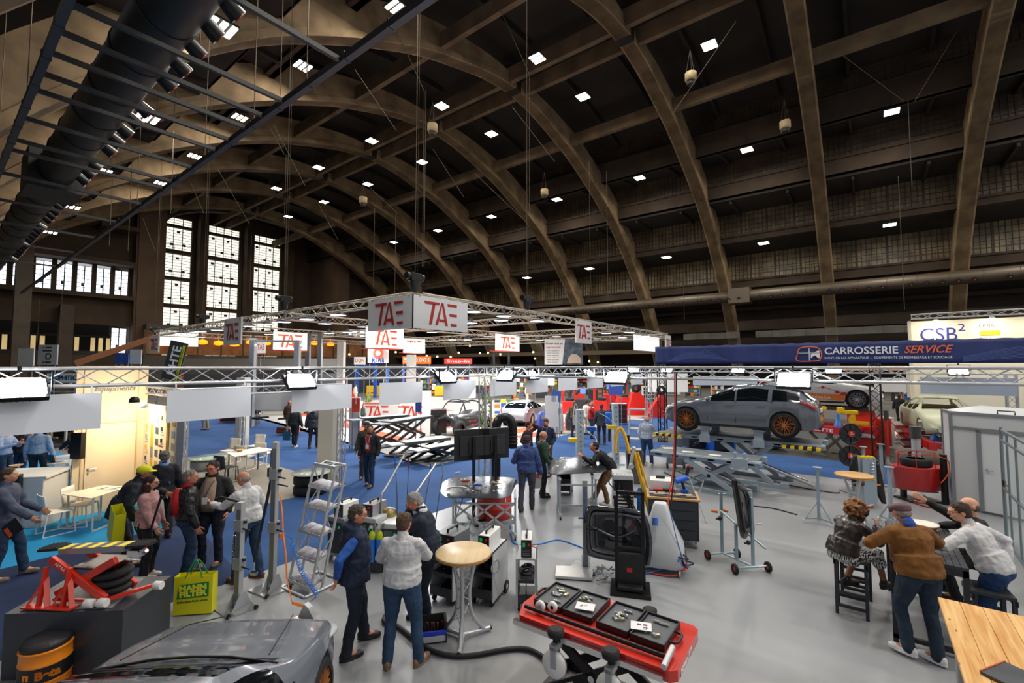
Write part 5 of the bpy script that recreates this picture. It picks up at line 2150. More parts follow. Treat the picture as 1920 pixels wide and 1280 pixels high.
def scissor_stand(label, u0, u1, vb, zt, w, bars=3, casters=False, name='panel_stand'):
 a, b = AT(u0, vb, w), AT(u1, vb, w)
 L = (b - a).length
 o = (a + b) / 2
 J = thing(name, label, 'stand', (o.x, o.y, Z0), CY(0))
 for y in (-.3, .3) if casters else (-.22,):
  mb = MB()
  if not casters:
   n = bars
   for q in range(-1, n):
    x0 = -L / 2 + L * q / n
    x1 = x0 + 2 * L / n
    for a_, b_ in (((x0, .05), (x1, zt * .85)), ((x1, .05), (x0, zt * .85))):
     def clip(p, q_):
      if p[0] < -L / 2:
       f = (-L / 2 - p[0]) / (q_[0] - p[0])
       p = (-L / 2, p[1] + (q_[1] - p[1]) * f)
      if p[0] > L / 2:
       f = (L / 2 - p[0]) / (q_[0] - p[0])
       p = (L / 2, p[1] + (q_[1] - p[1]) * f)
      return p
     A_, B_ = clip(a_, b_), clip(b_, a_)
     mb.beam((A_[0], y, A_[1]), (B_[0], y, B_[1]), .012, .045)
   mb.build('scissor_lattice', mat('b4b9be', .4, .4), J)
 for x in (-L / 2, L / 2):
  mb = MB()
  mb.bx(x - .02, x + .02, -.24, -.2, .08, zt)
  mb.bx(x - .02, x + .02, .2, .24, .08, zt)
  mb.bx(x - .025, x + .025, -.4, .4, .08, .12)
  mb.bx(x - .03, x + .03, -.3, .3, zt - .03, zt)
  mb.build('leg', mat('a4adb4', .4, .3), J)
  for y in (-.36, .36):
   mb = MB()
   caster(mb, x, y, .04)
   mb.build('caster', BLK, J)
 mb = MB()
 mb.bx(-L / 2, L / 2, -.24, -.2, zt * .82, zt * .82 + .03)
 mb.bx(-L / 2, L / 2, -.02, .02, .2, .24)
 mb.build('crossbar', mat('a4adb4', .4, .3), J)
 return J
scissor_stand('grey lattice stand carrying the scratched panel in front of the red drum', 852, 966, 972, .82, 9.7)
p = G(927, 968)
J = thing('oil_drum', 'red oil drum behind the grey scissor lattice', 'drum', (p.x, p.y, Z0))
mb = MB()
R0 = .4
mb.lathe([(R0 - .02, 0), (R0, .01), (R0, .25), (R0 + .012, .265), (R0, .28), (R0, .5), (R0 + .012, .515), (R0, .53), (R0, .76), (R0 - .02, .78), (.001, .77)], n=36)
mb.build('drum', mat('d4301c', .35, coat=.3, var=.1, vs=3), J)
mb = MB()
mb.box((-R0 * .2, -R0 * .98, .45), (.02, .02, .1))
mb.build('drum_label', PAPER, J)
p = AT(877, 972, 10.45)
J = thing('screen_stand', 'pair of black flat screens seen from behind on black poles', 'screen', (p.x, p.y, Z0), CY(-22))
for x, s_ in ((.1, 1), (.62, .9)):
 mb = MB()
 mb.bx(x - .42 * s_, x + .42 * s_, .0, .05, 1.35, 2.05)
 mb.k = 1
 mb.bx(x - .3 * s_, x + .3 * s_, -.04, .0, 1.45, 1.9)
 mb.bx(x - .1, x + .1, -.08, -.04, 1.5, 1.8)
 mb.build('screen', [mat('1e2023', .35), mat('26282c', .5)], J, bev=.01)
 mb = MB()
 mb.bx(x - .03, x + .03, -.14, -.08, .03, 1.9)
 mb.bx(x - .4, x + .4, -.13, -.09, .0, .04)
 mb.bx(x - .03, x + .03, -.4, .3, .0, .04)
 mb.build('pole', BLKM, J)
p = AT(930, 905, 12.0)
J = thing('extraction_duct', 'thick black extraction pipe curving over beside the middle mast', 'duct', (p.x, p.y, Z0), CY(0))
mb = MB()
pts = spline([(0, 0, .0), (0, 0, .9), (0, 0, 1.75), (.06, 0, 2.08), (.28, .05, 2.14), (.42, .05, 1.95), (.43, .05, 1.35)], 8)
mb.tube(pts, .12, 18)
mb.build('pipe', mat('17181a', .3, .3, bump=.4, bs=20), J)
mb = MB()
for z in (.35, 1.6):
 mb.tor((0, 0, z), .13, .02, 'z', 20, 6)
for z in (1.75, 1.66, 1.57, 1.48):
 mb.tor((.43, .05, z), .125, .014, 'z', 20, 6)
mb.build('rings', BLK, J)
mb = MB()
mb.bx(-.3, .3, -.25, .25, 0, .3)
mb.build('base', BLKM, J, bev=.02)
J, rows, c = bpanel('shiny grey bonnet panel on a wheeled stand under the leaning man in black', [(1035, 862), (1120, 858), (1142, 884), (1022, 890)], .98, .07, PM)
scissor_stand('wheeled grey stand under the bonnet panel with a rail of black clamps', 1048, 1114, 955, .9, 10.9, casters=True)
p = G(1093, 1000)
m3 = jig('grey post lettered in blue on a silver base beside the black trolley', (GP(1098, 1066)[0], GP(1098, 1066)[1], Z0), CY(8), 1.5, winch=False, letters='PRIMA', col=mat('a9aeb2', .35, .4))
mb = MB()
mb.lathe([(.02, -.03), (.12, -.025), (.12, .025), (.02, .03)], (.13, -.03, .72), n=18)
mb.tor((.13, -.03, .72), .13, .02, 'z', 18, 6)
mb.cyl((0, -.05, .78), (-.03, -.16, .9), .012)
mb.cyl((-.03, -.16, .9), (-.12, -.18, .9), .014)
mb.build('winch', BLKM, m3)
mb = MB()
mb.bx(-.5, .1, -.5, -.1, .02, .06)
mb.build('foot_plate', mat('c9cbcc', .25, .7), m3)
mb = MB()
random.seed(5)
for q in range(26):
 a = V((random.uniform(.15, .5), random.uniform(-.55, -.15), random.uniform(.03, .12)))
 mb.cyl(a, a + V((random.uniform(-.08, .08), random.uniform(-.08, .08), random.uniform(-.02, .05))), .014, n=6)
tag(mb.build('chain_heap', mat('9aa3a6', .3, .8), loc=m3.location, rz=CY(8)), 'heap of small steel chains and clamps beside the lettered post', 'chains')
p = G(1185, 960)
J = thing('spot_welder', 'grey spot welding machine with long yellow folding arm', 'machine', GP(1168, 985), CY(10))
mb = MB()
mb.bx(-.22, .22, -.3, .3, .12, 1.15)
mb.build('body', mat('b9bdc0', .4), J, bev=.02)
mb = MB()
mb.bx(-.2, .2, -.31, -.3, .2, 1.05)
mb.k = 1
for q in range(4):
 mb.bx(-.19, .19, -.325, -.31, .5 + .07 * q, .53 + .07 * q)
mb.build('front_panel', [BLKM, WHT], J)
YELP = mat('f0b90a', .35, coat=.4)
mb = MB()
mb.tube(spline([(-.14, .1, 1.55), (-.12, .1, 1.9), (-.02, .1, 2.1), (.1, .1, 1.85), (.16, .05, 1.55)], 6), .035, 8)
mb.build('upper_arm', YELP, J)
mb = MB()
mb.beam((.26, .05, 1.6), (.55, -.25, .35), .05, .07)
mb.beam((.33, .0, 1.6), (.66, -.25, .35), .03, .04)
mb.build('lower_arm', YELP, J)
mb = MB()
mb.beam((.16, .05, 1.2), (.26, .05, 1.66), .09, .06)
mb.sph((.26, .05, 1.66), .05)
mb.cyl((.2, 0, 1.3), (.2, -.1, 1.3), .05, n=14)
mb.build('joint', ALU, J)
mb = MB()
for q in range(5):
 a = random.uniform(-.2, .2)
 mb.tube(spline([(-.2 + .08 * q, -.2, 1.15), (-.3 + .1 * q, -.38, 1.0 - .1 * q), (-.1 + .06 * q, -.4, .8), (.1, -.34, .55 + .05 * q), (.0 + .08 * q, -.36, .3)], 5), .014, 5)
mb.build('hoses', BLK, J)
for x in (-.22, .22):
 mb = MB()
 mb.cyl((x - .02, .2, .12), (x + .02, .2, .12), .12, n=18)
 mb.k = 1
 mb.cyl((x - .024, .2, .12), (x + .024, .2, .12), .05, n=12)
 mb.build('wheel', [RUB, RED], J)
mb = MB()
mb.lathe([(.06, 0), (.066, .02), (.066, .6), (.03, .7)], (.36, -.1, .15), n=16)
mb.build('gas_cylinder', mat('1b74d4', .3), J)
p = G(1183, 905)
J = thing('hose_post', 'black square post with a long steel rod sloping up to the left', 'post', GP(1179, 930), CY(0))
mb = MB()
mb.bx(-.03, .03, -.03, .03, 0, 1.62)
mb.bx(-.25, .25, -.2, .2, 0, .04)
mb.build('post', BLKM, J)
mb = MB()
mb.tube([(0, 0, 1.6), (-.55, .1, 2.1), (-.75, .12, 2.2)], .012, 6)
mb.build('rod', mat('8fa9bd', .3, .6), J)
p = G(1170, 905)
for (u, v, w_, h_, d_, cc, lb) in ((1190, 905, .5, .62, .5, '50545a', 'dark grey waste bin behind the yellow arm'),):
 J = thing('waste_bin', lb, 'bin', GP(u, v), CY(10))
 mb = MB()
 mb.surf([[(-w_ / 2 * k, -d_ / 2 * k, z), (w_ / 2 * k, -d_ / 2 * k, z), (w_ / 2 * k, d_ / 2 * k, z), (-w_ / 2 * k, d_ / 2 * k, z)] for z, k in ((0, .8), (.9, 1), (.9, .96), (.1, .76))], closed=True, smooth=False)
 mb.bx(-.2, .2, -.2, .2, .05, .1)
 mb.build('bin_body', mat(cc, .5), J)
for (u0, u1, vt, w, lb) in ((1080, 1093, 768, 15.5, 'grey perforated steel post of the lift, left of the pair'), (1148, 1158, 757, 16.5, 'grey perforated steel post of the lift, right of the pair')):
 a = AT((u0 + u1) / 2, vt, w)
 wd_ = (u1 - u0) / FPX * w
 J = thing('lift_post', lb, 'post', (a.x, a.y, Z0), CY(-8))
 mb = MB()
 mb.bx(-wd_ / 2, wd_ / 2, -.12, .12, 0, a.z)
 mb.build('column', BGRY, J, bev=.01)
 mb = MB()
 for q in range(12):
  mb.cyl((0, -.13, .2 + q * a.z / 13), (0, -.12, .2 + q * a.z / 13), .022, n=8)
 mb.build('holes', BLK, J)
 mb = MB()
 mb.bx(-.25, .25, -.25, .25, 0, .03)
 mb.build('base', BGRY, J)
for (u, v, w, c_, d) in ((1147, 798, 14.5, YEL, 'bright yellow tool tray hanging between the grey posts'), (1074, 822, 15, YEL, 'yellow hanging tray left of the grey post'), (1108, 801, 14.5, BLU, 'bright blue clamp box beside the grey post')):
 p = AT(u, v, w)
 mb = MB()
 mb.bx(-.14, .14, -.1, .1, -.1, .02)
 mb.k = 1
 mb.cyl((0, 0, .02), (0, 0, .5), .008, n=5)
 o = mb.build('tool_tray', [c_, BLK], loc=p, rz=CY(5), bev=.01)
 tag(o, d, 'tray')
J = thing('boom_rod', 'long thin steel rod bent down behind the leaning man', 'rod', GP(1098, 900))
a = V(GP(1098, 900))
mb = MB()
mb.tube([p - a for p in spline([AT(1083, 790, 13.5), AT(1105, 812, 13), AT(1116, 820, 12.8), AT(1120, 835, 12.6), AT(1121, 870, 12.5)], 4)], .014, 6)
mb.build('rod', STEEL, J)
wcart('grey inverter welder on a stand with black cable, left of the leaning man', GP(1060, 925), CY(10), .34, .5, .72, uw=.3, uh=.22, ucol=mat('b9bcbe', .4))
# tool table, door trolley, vacuum
J = thing('tool_cabinet', 'black workshop cabinet with wooden top covered in tools', 'cabinet', GP(1262, 1015), CY(16))
W_, D_, H_ = .92, .62, .93
mb = MB()
mb.bx(-W_ / 2, W_ / 2, -D_ / 2, D_ / 2, .14, H_ - .05)
mb.build('body', mat('262c33', .4), J, bev=.008)
for q in range(4):
 mb = MB()
 z = .17 + q * .18
 mb.bx(-W_ / 2 + .04, W_ / 2 - .04, -D_ / 2 - .012, -D_ / 2, z, z + .165)
 mb.bx(-W_ / 2 + .08, W_ / 2 - .08, -D_ / 2 - .03, -D_ / 2 - .012, z + .14, z + .155)
 d_ = mb.build('drawer', mat('2d343c', .35), J)
mb = MB()
mb.bx(-W_ / 2 - .03, W_ / 2 + .03, -D_ / 2 - .03, D_ / 2 + .03, H_ - .04, H_)
mb.build('worktop', WOOD, J, bev=.005)
mb = MB()
mb.bx(-W_ / 2 + .02, W_ / 2 - .02, -D_ / 2 + .02, D_ / 2 - .02, H_, H_ + .012)
mb.build('tool_mat', mat('3a3c40', .7), J)
for x in (-.4, .4):
 for y in (-.25, .25):
  mb = MB()
  caster(mb, x, y, .055)
  mb.build('caster', STEEL, J)
TT = J.matrix_basis.copy()
TT = Matrix.Translation(J.location) @ Matrix.Rotation(CY(16), 4, 'Z')
def on_table(name, label, ms, fn, bev=0, cat='tool', group=None):
 mb = MB()
 fn(mb)
 o = mb.build(name, ms, bev=bev)
 o.matrix_world = TT
 return tag(o, label, cat, group)
z = H_ + .014
on_table('welder_case', 'white square welding unit with a black handle at the back of the tool cabinet', [WHT, BLK], lambda m: (m.bx(-.42, .0, .12, .5, z, z + .2), setattr(m, 'k', 1), m.bx(-.3, -.12, .3, .32, z + .2, z + .26)), .01, 'machine')
on_table('spot_gun', 'bright blue cordless spot gun on the tool cabinet', [mat('1f62d8', .35), BLK, RED], lambda m: (m.cyl((.08, .08, z + .22), (.3, .2, z + .28), .06, n=14), setattr(m, 'k', 1), m.cyl((.2, .12, z + .2), (.24, .1, z + .06), .03), m.cyl((.28, .2, z + .3), (.34, .24, z + .48), .04), setattr(m, 'k', 0), m.box((.24, .08, z + .04), (.14, .1, .06)), setattr(m, 'k', 2), m.sph((.34, .24, z + .5), .035)))
on_table('cordless_grinder', 'red and black cordless grinder lying on the tool cabinet', [mat('c22a1c', .4), BLK], lambda m: (m.cyl((-.36, .02, z + .04), (-.18, .04, z + .04), .035), setattr(m, 'k', 1), m.cyl((-.18, .04, z + .04), (.0, .0, z + .05), .03), setattr(m, 'k', 0), m.box((.02, .0, z + .05), (.08, .08, .07))))
for i in range(7):
 x, y = -.36 + .1 * i, -.24 + .05 * (i % 3)
 on_table('hand_tool', 'small hand tool with wooden handle in a row on the mat', [mat('caa46a', .5), STEEL], lambda m: (m.cyl((x, y, z + .015), (x + .12, y + .02, z + .015), .012, n=7), setattr(m, 'k', 1), m.cyl((x + .12, y + .02, z + .015), (x + .2, y + .03, z + .015), .008, n=6)), group='hand tools on the cabinet mat')
for i in range(5):
 x, y = -.38 + .17 * i, -.12 + .02 * (i % 2)
 on_table('tool_tray', 'flat grey tray of small tools on the cabinet mat', [mat('9b9ea2', .5)], lambda m: m.box((x, y, z + .012), (.14, .1, .02), rz=.2), .003, 'tray', 'grey trays on the cabinet mat')
J = thing('door_trolley', 'tall black trolley frame holding a dark car door', 'trolley', GP(1182, 1108), CY(14))
mb = MB()
for x in (-.2, .2):
 mb.bx(x - .03, x + .03, -.03, .03, .02, 1.52)
mb.build('uprights', BLKM, J, bev=.004)
mb = MB()
mb.bx(-.24, .2, -.03, .03, 1.47, 1.52)
mb.bx(-.24, -.2, -.3, .0, 1.47, 1.52)
mb.bx(-.2, .2, -.02, .02, .62, .66)
mb.build('crossbar', BLKM, J)
mb = MB()
mb.bx(-.19, .19, -.05, .05, .1, .56)
mb.bx(-.19, .19, -.18, .05, .06, .12)
mb.build('tool_case', mat('151618', .5), J, bev=.01)
mb = MB()
mb.bx(-.05, .03, -.056, -.05, .3, .36)
mb.build('case_label', mat('c8242a', .5), J)
mb = MB()
mb.bx(-.3, .3, -.25, .25, .0, .05)
mb.build('base', BLKM, J)
def door_shell(label, M, col='33373d', inner=True, w=1.05, h=.86, th=.1):
 J = thing('door_pressing', label, 'car door')
 J.matrix_world = M
 out = spline([(-.5, -.4, 0), (-.52, 0, 0), (-.44, .34, 0), (-.3, .43, 0), (.2, .44, 0), (.46, .42, 0), (.52, .2, 0), (.5, -.3, 0), (.42, -.43, 0), (0, -.46, 0), (-.4, -.45, 0)], 4, True)
 out = [(p.x * w, p.y * h) for p in out]
 mb = MB()
 mb.ext(out, -th / 2, -th / 2 + .02, 'y')
 cx = [(x * .82 + .0, y * .8) for x, y in out]
 n = len(out)
 rows = [[(x, -th / 2, y) for x, y in out], [(x * 1.0, th / 2, y * 1.0) for x, y in out], [(x * .9, th / 2 + .01, y * .88) for x, y in out], [(x * .84, th * .2, y * .82) for x, y in out], [(x * .6, th * .1, y * .6) for x, y in out], [(x * .3, th * .3, y * .3) for x, y in out]]
 mb.surf(rows, closed=True)
 mb.build('door_skin', mat(col, .16, .3, coat=1), J)
 mb = MB()
 for x, y, rx, ry in ((-.28, -.1, .08, .1), (.12, .12, .12, .1), (.25, -.2, .06, .05), (-.05, -.28, .12, .04), (-.3, .22, .04, .05)):
  mb.add([(x * w + rx * math.cos(a), th * .42, y * h + ry * math.sin(a)) for a in [2 * PI * q / 16 for q in range(16)]], [tuple(range(16))])
 mb.build('door_openings', mat('0d0e10', .6), J)
 mb = MB()
 mb.tube([(x * .8, th / 2, y * .74) for x, y in out], .018, 6, closed=True)
 mb.tube(spline([(-.3, th * .45, .1), (0, th * .5, -.05), (.35, th * .5, .05)], 5), .02, 6)
 mb.tube(spline([(-.4, th * .45, .3), (0, th * .5, .32), (.38, th * .5, .28)], 5), .022, 6)
 mb.build('pressed_ribs', mat('565c63', .2, .5, coat=1), J)
 return J
p = AT(1158, 1000, 7.85)
door_shell('dark grey bare car door clamped in the black trolley', Matrix.Translation(p + V((0, 0, .0))) @ Matrix.Rotation(CY(20) + PI, 4, 'Z') @ Matrix.Rotation(R(8), 4, 'X'), w=1.06, h=.95)
J = thing('dust_extractor', 'pale grey dust extractor with red and blue hoses at its foot', 'machine', GP(1240, 1065), CY(20))
mb = MB()
sec = [(.02, .36, .3), (.1, .4, .34), (.35, .38, .33), (.55, .28, .26), (.8, .17, .18), (.95, .13, .14), (1.0, .1, .1)]
rows = []
for z, a, b in sec:
 rows.append([(a * math.copysign(abs(math.cos(t)) ** .5, math.cos(t)), b * math.copysign(abs(math.sin(t)) ** .5, math.sin(t)) + .1 * z, z + .08) for t in [2 * PI * q / 28 for q in range(28)]])
mb.surf(rows, closed=True)
mb.add(rows[-1], [tuple(range(28))])
mb.add(rows[0], [tuple(range(28))[::-1]])
mb.build('body', mat('c2c6c9', .3, coat=.3), J)
mb = MB()
mb.tube([(.17, -.15, 1.0), (.26, -.22, .6), (.38, -.28, .2)], .008, 5)
mb.cyl((-.08, -.2, .9), (-.08, -.23, .78), .05, n=12)
mb.build('seam', mat('3b6fc0', .5), J)
for x, y in ((-.3, -.28), (.3, -.28), (.0, .3)):
 mb = MB()
 mb.cyl((x - .015, y, .05), (x + .015, y, .05), .05, n=16)
 mb.build('caster', mat('b9bcbf', .4), J)
for i, (col, d, r_) in enumerate((('cc2a1c', 'red', .012), ('2a78d8', 'blue', .011), ('17181a', 'black', .013))):
 random.seed(i + 11)
 mb = MB()
 pts = [V((.35, -.2, .25 + .05 * i)) + V((random.uniform(-.1, .12), random.uniform(-.14, .14), -.2 * q / 9 + random.uniform(-.03, .03))) for q in range(9)] + [V((.1 - .3 * i, -.35, .02)), V((-.3 + .1 * i, -.3, .02))]
 mb.tube(spline([(p.x, p.y, max(p.z, .015)) for p in pts], 5), r_, 6)
 o = mb.build('air_hose', mat(col, .4))
 o.matrix_world = Matrix.Translation(J.location) @ Matrix.Rotation(CY(20), 4, 'Z')
 tag(o, 'tangled %s air hose at the foot of the dust extractor' % d, 'hose')
for i, (col, x, d) in enumerate((('d2402a', 0, 'red'), ('1b1b1d', 3, 'black'))):
 pts = [AT(1265 + x, 700, 8.8), AT(1265 + x, 790, 8.8), AT(1262 + x, 880, 8.8), AT(1252 + x * 2, 950, 8.6), AT(1258 + x, 990, 8.4), AT(1280 + x, 1030, 8.0), AT(1288 - x, 1055, 7.9), AT(1270, 1065, 7.8)]
 mb = MB()
 mb.tube(spline(pts, 6), .014, 6)
 tag(mb.build('supply_hose', mat(col, .4)), '%s supply hose dropping from the truss past the tool cabinet' % d, 'hose')
mb = MB()
pts = [(957, 980), (958, 1005), (968, 1022), (1010, 1022), (1045, 1014), (1080, 1024), (1110, 1036), (1150, 1040)]
mb.tube([V((p.x, p.y, .025)) for p in spline([G(u, v) for u, v in pts], 6)], .014, 6)
tag(mb.build('floor_hose', mat('2d7fd0', .4)), 'bright blue hose winding over the grey floor behind the welding carts', 'hose')
mb = MB()
pts = [(722, 1160), (720, 1172), (745, 1180), (790, 1215), (830, 1233), (880, 1236), (950, 1224), (990, 1224), (1020, 1240), (1030, 1255)]
mb.tube([V((p.x, p.y, .045)) for p in spline([G(u, v) for u, v in pts], 6)], .028, 8)
tag(mb.build('vacuum_hose', mat('1c1c1e', .6, bump=.5, bs=60)), 'thick black hose curving across the floor towards the red lift', 'hose')
J = thing('tool_bag', 'open black tool bag with blue and grey front on the floor', 'bag', GP(806, 1200), CY(-12))
mb = MB()
mb.bx(-.2, .2, -.11, .11, 0, .08)
mb.k = 1
mb.bx(-.205, .205, -.12, -.1, .02, .1)
mb.k = 2
mb.bx(-.205, .205, -.125, -.1, .1, .16)
mb.k = 0
mb.bx(-.21, -.17, -.12, .12, 0, .24)
mb.bx(.17, .21, -.12, .12, 0, .26)
mb.bx(-.2, .2, .1, .12, 0, .26)
mb.build('bag_body', [mat('1a1a1c', .7), mat('b9bfc4', .5), mat('2440c8', .5)], J, bev=.012)
mb = MB()
random.seed(2)
for q in range(8):
 a = V((-.14 + .04 * q, random.uniform(-.06, .06), .1))
 mb.cyl(a, a + V((random.uniform(-.02, .02), 0, .1)), .014, n=6)
mb.build('tools_inside', mat('7a4a30', .5, var=.6, vs=12, col2='26262a'), J)
# red lift with tool cases
c = G(1130, 1163, .83)
J = thing('lift_table', 'red mobile lift table with black scissor legs and tool cases on it', 'lift', (c.x, c.y, Z0), CY(35))
RL = mat('cc2412', .3, coat=.8)
L_, Wd, ZT_ = 1.74, .86, .83
mb = MB()
prof = [(-Wd / 2, ZT_ - .1), (-Wd / 2, ZT_ - .02), (-Wd / 2 + .04, ZT_), (Wd / 2 - .04, ZT_), (Wd / 2, ZT_ - .02), (Wd / 2, ZT_ - .1)]
out = [(-L_ / 2, -.2), (-L_ / 2 + .1, -Wd / 2), (L_ / 2 - .06, -Wd / 2), (L_ / 2, -Wd / 2 + .06), (L_ / 2, Wd / 2 - .06), (L_ / 2 - .06, Wd / 2), (-L_ / 2 + .1, Wd / 2), (-L_ / 2, .2)]
mb.ext(out, ZT_ - .1, ZT_)
mb.build('platform', RL, J, bev=.015)
mb = MB()
mb.beam((-L_ / 2 + .06, -Wd / 2 - .03, ZT_ - .06), (L_ / 2 - .1, -Wd / 2 - .03, ZT_ - .06), .05, .05)
mb.build('side_rail', CHROME, J)
mb = MB()
mb.cyl((-L_ / 2 + .1, -Wd / 2 + .12, ZT_ + .04), (L_ / 2 - .08, -Wd / 2 + .12, ZT_ + .04), .022, n=10)
mb.k = 1
mb.cyl((L_ / 2 - .1, -Wd / 2 - .02, ZT_ + .03), (L_ / 2 - .1, -Wd / 2 + .26, ZT_ + .06), .028, n=12)
mb.build('slide_bar', [BLKM, ALU], J)
for x in (-.28, .3):
 mb = MB()
 mb.lathe([(.08, 0), (.085, .02), (.085, .05), (.06, .07)], (x, -Wd / 2 - .07, ZT_ - .02), n=18)
 mb.lathe([(.03, -.12), (.03, 0)], (x, -Wd / 2 - .07, ZT_ - .02), n=10)
 mb.build('rubber_pad', RUB, J)
 mb = MB()
 mb.lathe([(.02, -.03), (.125, -.028), (.13, 0), (.125, .028), (.02, .03)], (x, -Wd / 2 - .1, ZT_ - .28), n=26, axis='y')
 mb.build('caster', mat('e9e9e6', .4), J)
 mb = MB()
 mb.bx(x - .02, x + .035, -Wd / 2 - .15, -Wd / 2 - .135, ZT_ - .3, ZT_ - .1)
 mb.bx(x - .02, x + .035, -Wd / 2 - .065, -Wd / 2 - .05, ZT_ - .3, ZT_ - .1)
 mb.bx(x - .03, x + .05, -Wd / 2 - .15, -Wd / 2 - .03, ZT_ - .13, ZT_ - .08)
 mb.build('caster_fork', STEEL, J)
for x, y in ((-.62, -.24), (-.5, -.18)):
 mb = MB()
 mb.lathe([(.02, -.02), (.055, -.018), (.055, .018), (.02, .02)], (x, y, ZT_ + .055), n=18, axis='y')
 mb.build('roller', mat('e9e9e6', .4), J)
mb = MB()
mb.lathe([(.07, 0), (.075, .06), (.05, .07)], (.38, Wd / 2 - .06, ZT_), n=18)
mb.build('rubber_pad', RUB, J)
mb = MB()
for y in (-.26, .26):
 mb.beam((-.55, y, .05), (.5, y, ZT_ - .12), .04, .1)
 mb.beam((.55, y, .05), (-.5, y, ZT_ - .12), .04, .1)
mb.build('scissor_arms', mat('16171a', .35, .3), J, bev=.005)
mb = MB()
mb.bx(-.62, .62, -.32, -.24, .0, .06)
mb.bx(-.62, .62, .24, .32, .0, .06)
mb.bx(-.62, -.54, -.3, .3, .0, .06)
mb.bx(.54, .62, -.3, .3, .0, .06)
mb.build('base_frame', mat('16171a', .35, .3), J)
mb = MB()
mb.cyl((-.0, -.3, .38), (-.0, -.26, .38), .035, n=12)
mb.build('pivot_bolt', CHROME, J)
text('powerLIFT', .085, mat('ece6e6', .4), face((L_ / 2 + .003, -.1, ZT_ - .055), (0, 1, 0)), J, bold=.002, shear=.2)
mb = MB(face((-.3, -.285, .19), (.86, 0, .52)))
mb.box((0, 0, .0), (.24, .06, .004))
mb.build('weight_label', mat('dcdcdc', .5), J)
text('CE 3000 Kg', .042, mat('b3201c', .5), face((-.3, -.288, .19), (.86, 0, .52)), J, bold=.001)
LM = Matrix.Translation(J.location) @ Matrix.Rotation(CY(35), 4, 'Z')
def tool_case(label, M, seed, hdl):
 J = thing('tool_case', label, 'tool case')
 J.matrix_world = M
 w, d = .7, .5
 cm = mat('1d1f23', .45)
 for i, x in enumerate((-w / 4 - .005, w / 4 + .005)):
  mb = MB()
  a = w / 2 - .01
  mb.bx(x - a / 2, x + a / 2, -d / 2, d / 2, 0, .015)
  for y in (-d / 2, d / 2 - .014):
   mb.bx(x - a / 2, x + a / 2, y, y + .014, 0, .065)
  for xx in (x - a / 2, x + a / 2 - .014):
   mb.bx(xx, xx + .014, -d / 2, d / 2, 0, .065)
  mb.k = 1
  mb.bx(x - a / 2 + .014, x + a / 2 - .014, -d / 2 + .014, d / 2 - .014, .015, .04)
  mb.build('case_half', [cm, mat('565a60', .6)], J, bev=.004)
 random.seed(seed)
 for q in range(16):
  x, y = random.choice((-1, 1)) * w / 4 + random.uniform(-.09, .09), random.uniform(-.14, .14)
  mb = MB()
  if q % 3 == 0:
   mb.cyl((x - .04, y, .055), (x + .05, y + .01, .055), .012, n=10)
  elif q % 3 == 1:
   mb.lathe([(.02, 0), (.022, .03), (.01, .035)], (x, y, .04), n=12)
  else:
   mb.box((x, y, .052), (.07, .03, .025), rz=random.uniform(0, 3))
  mb.build('tool_piece', mat(('cfd3d5', 'a5a9ac', 'c7bd96')[q % 3], .2, .8), J, bev=0)
 if hdl:
  mb = MB()
  s_ = hdl
  mb.tube(spline([(s_ * w / 2, -.1, .03), (s_ * (w / 2 + .06), -.08, .03), (s_ * (w / 2 + .07), 0, .03), (s_ * (w / 2 + .06), .08, .03), (s_ * w / 2, .1, .03)], 4), .014, 8)
  mb.build('handle', cm, J)
 return J
tool_case('open black tool case with chrome parts on the left half of the red lift', LM @ TR(-.4, .08, ZT_ + .005, rz=0), 21, -1)
tool_case('open black tool case with chrome parts on the right half of the red lift', LM @ TR(.36, .06, ZT_ + .005, rz=-.03), 22, 1)
for i, (x, y, rz_, d) in enumerate(((-.2, .0, .3, 'white leaflet with a small sketch lying on the left tool case'), (.42, -.02, .35, 'printed product sheet lying on the right tool case'))):
 mb = MB()
 mb.box((0, 0, 0), (.2, .15, .003))
 mb.k = 1
 if i:
  for a, b in ((-.03, .02), (.03, .02), (.03, -.03)):
   mb.box((a + .01, b, .002), (.04, .03, .001))
 else:
  mb.box((0, .01, .002), (.05, .006, .001), rz=.5)
 o = mb.build('leaflet', [PAPER, mat('5a3a6a' if i else '444444', .5)])
 o.matrix_world = LM @ TR(x, y, ZT_ + .075, rz=rz_)
 tag(o, d, 'leaflet')
# black foldable x stand and door stand
J = thing('folding_trestle', 'thin folding steel trestle with grey padded bars behind the tool cabinet', 'trestle', GP(1290, 975), CY(0))
mb = MB()
for x in (-.1, .32):
 mb.cyl((x, -.25, .0), (x - .18, .25, .9), .012)
 mb.cyl((x - .3, -.05, .0), (x + .1, .1, .85), .012)
mb.build('legs', mat('bcc3c8', .3, .6), J)
for dx, dy in ((-.25, .1), (.12, .25)):
 mb = MB()
 mb.cyl((dx - .18, dy + .2, 1.0), (dx + .3, dy - .1, .8), .022, n=10)
 mb.build('padded_bar', mat('5d5f61', .8), J)
J = thing('door_stand', 'zinc wheeled stand with orange handles gripping the black door', 'stand', GP(1375, 1062), CY(-8))
ZN = mat('a9c1cc', .3, .5)
mb = MB()
mb.bx(-.02, .02, .3, .34, .1, 1.2)
mb.bx(.16, .2, -.3, -.26, .1, 1.25)
mb.bx(.06, .1, .0, .04, .1, .7)
mb.cyl((-.02, .32, .85), (.3, -.45, .45), .018)
mb.cyl((-.06, .32, 1.15), (.1, .32, 1.15), .014)
mb.cyl((.16, -.28, .8), (.36, -.28, .8), .012)
mb.build('posts', ZN, J)
mb = MB()
mb.cyl((-.28, .3, .1), (.26, .3, .1), .018)
mb.cyl((-.15, -.3, .1), (.42, -.3, .1), .018)
mb.cyl((.0, .3, .1), (.18, -.3, .1), .018)
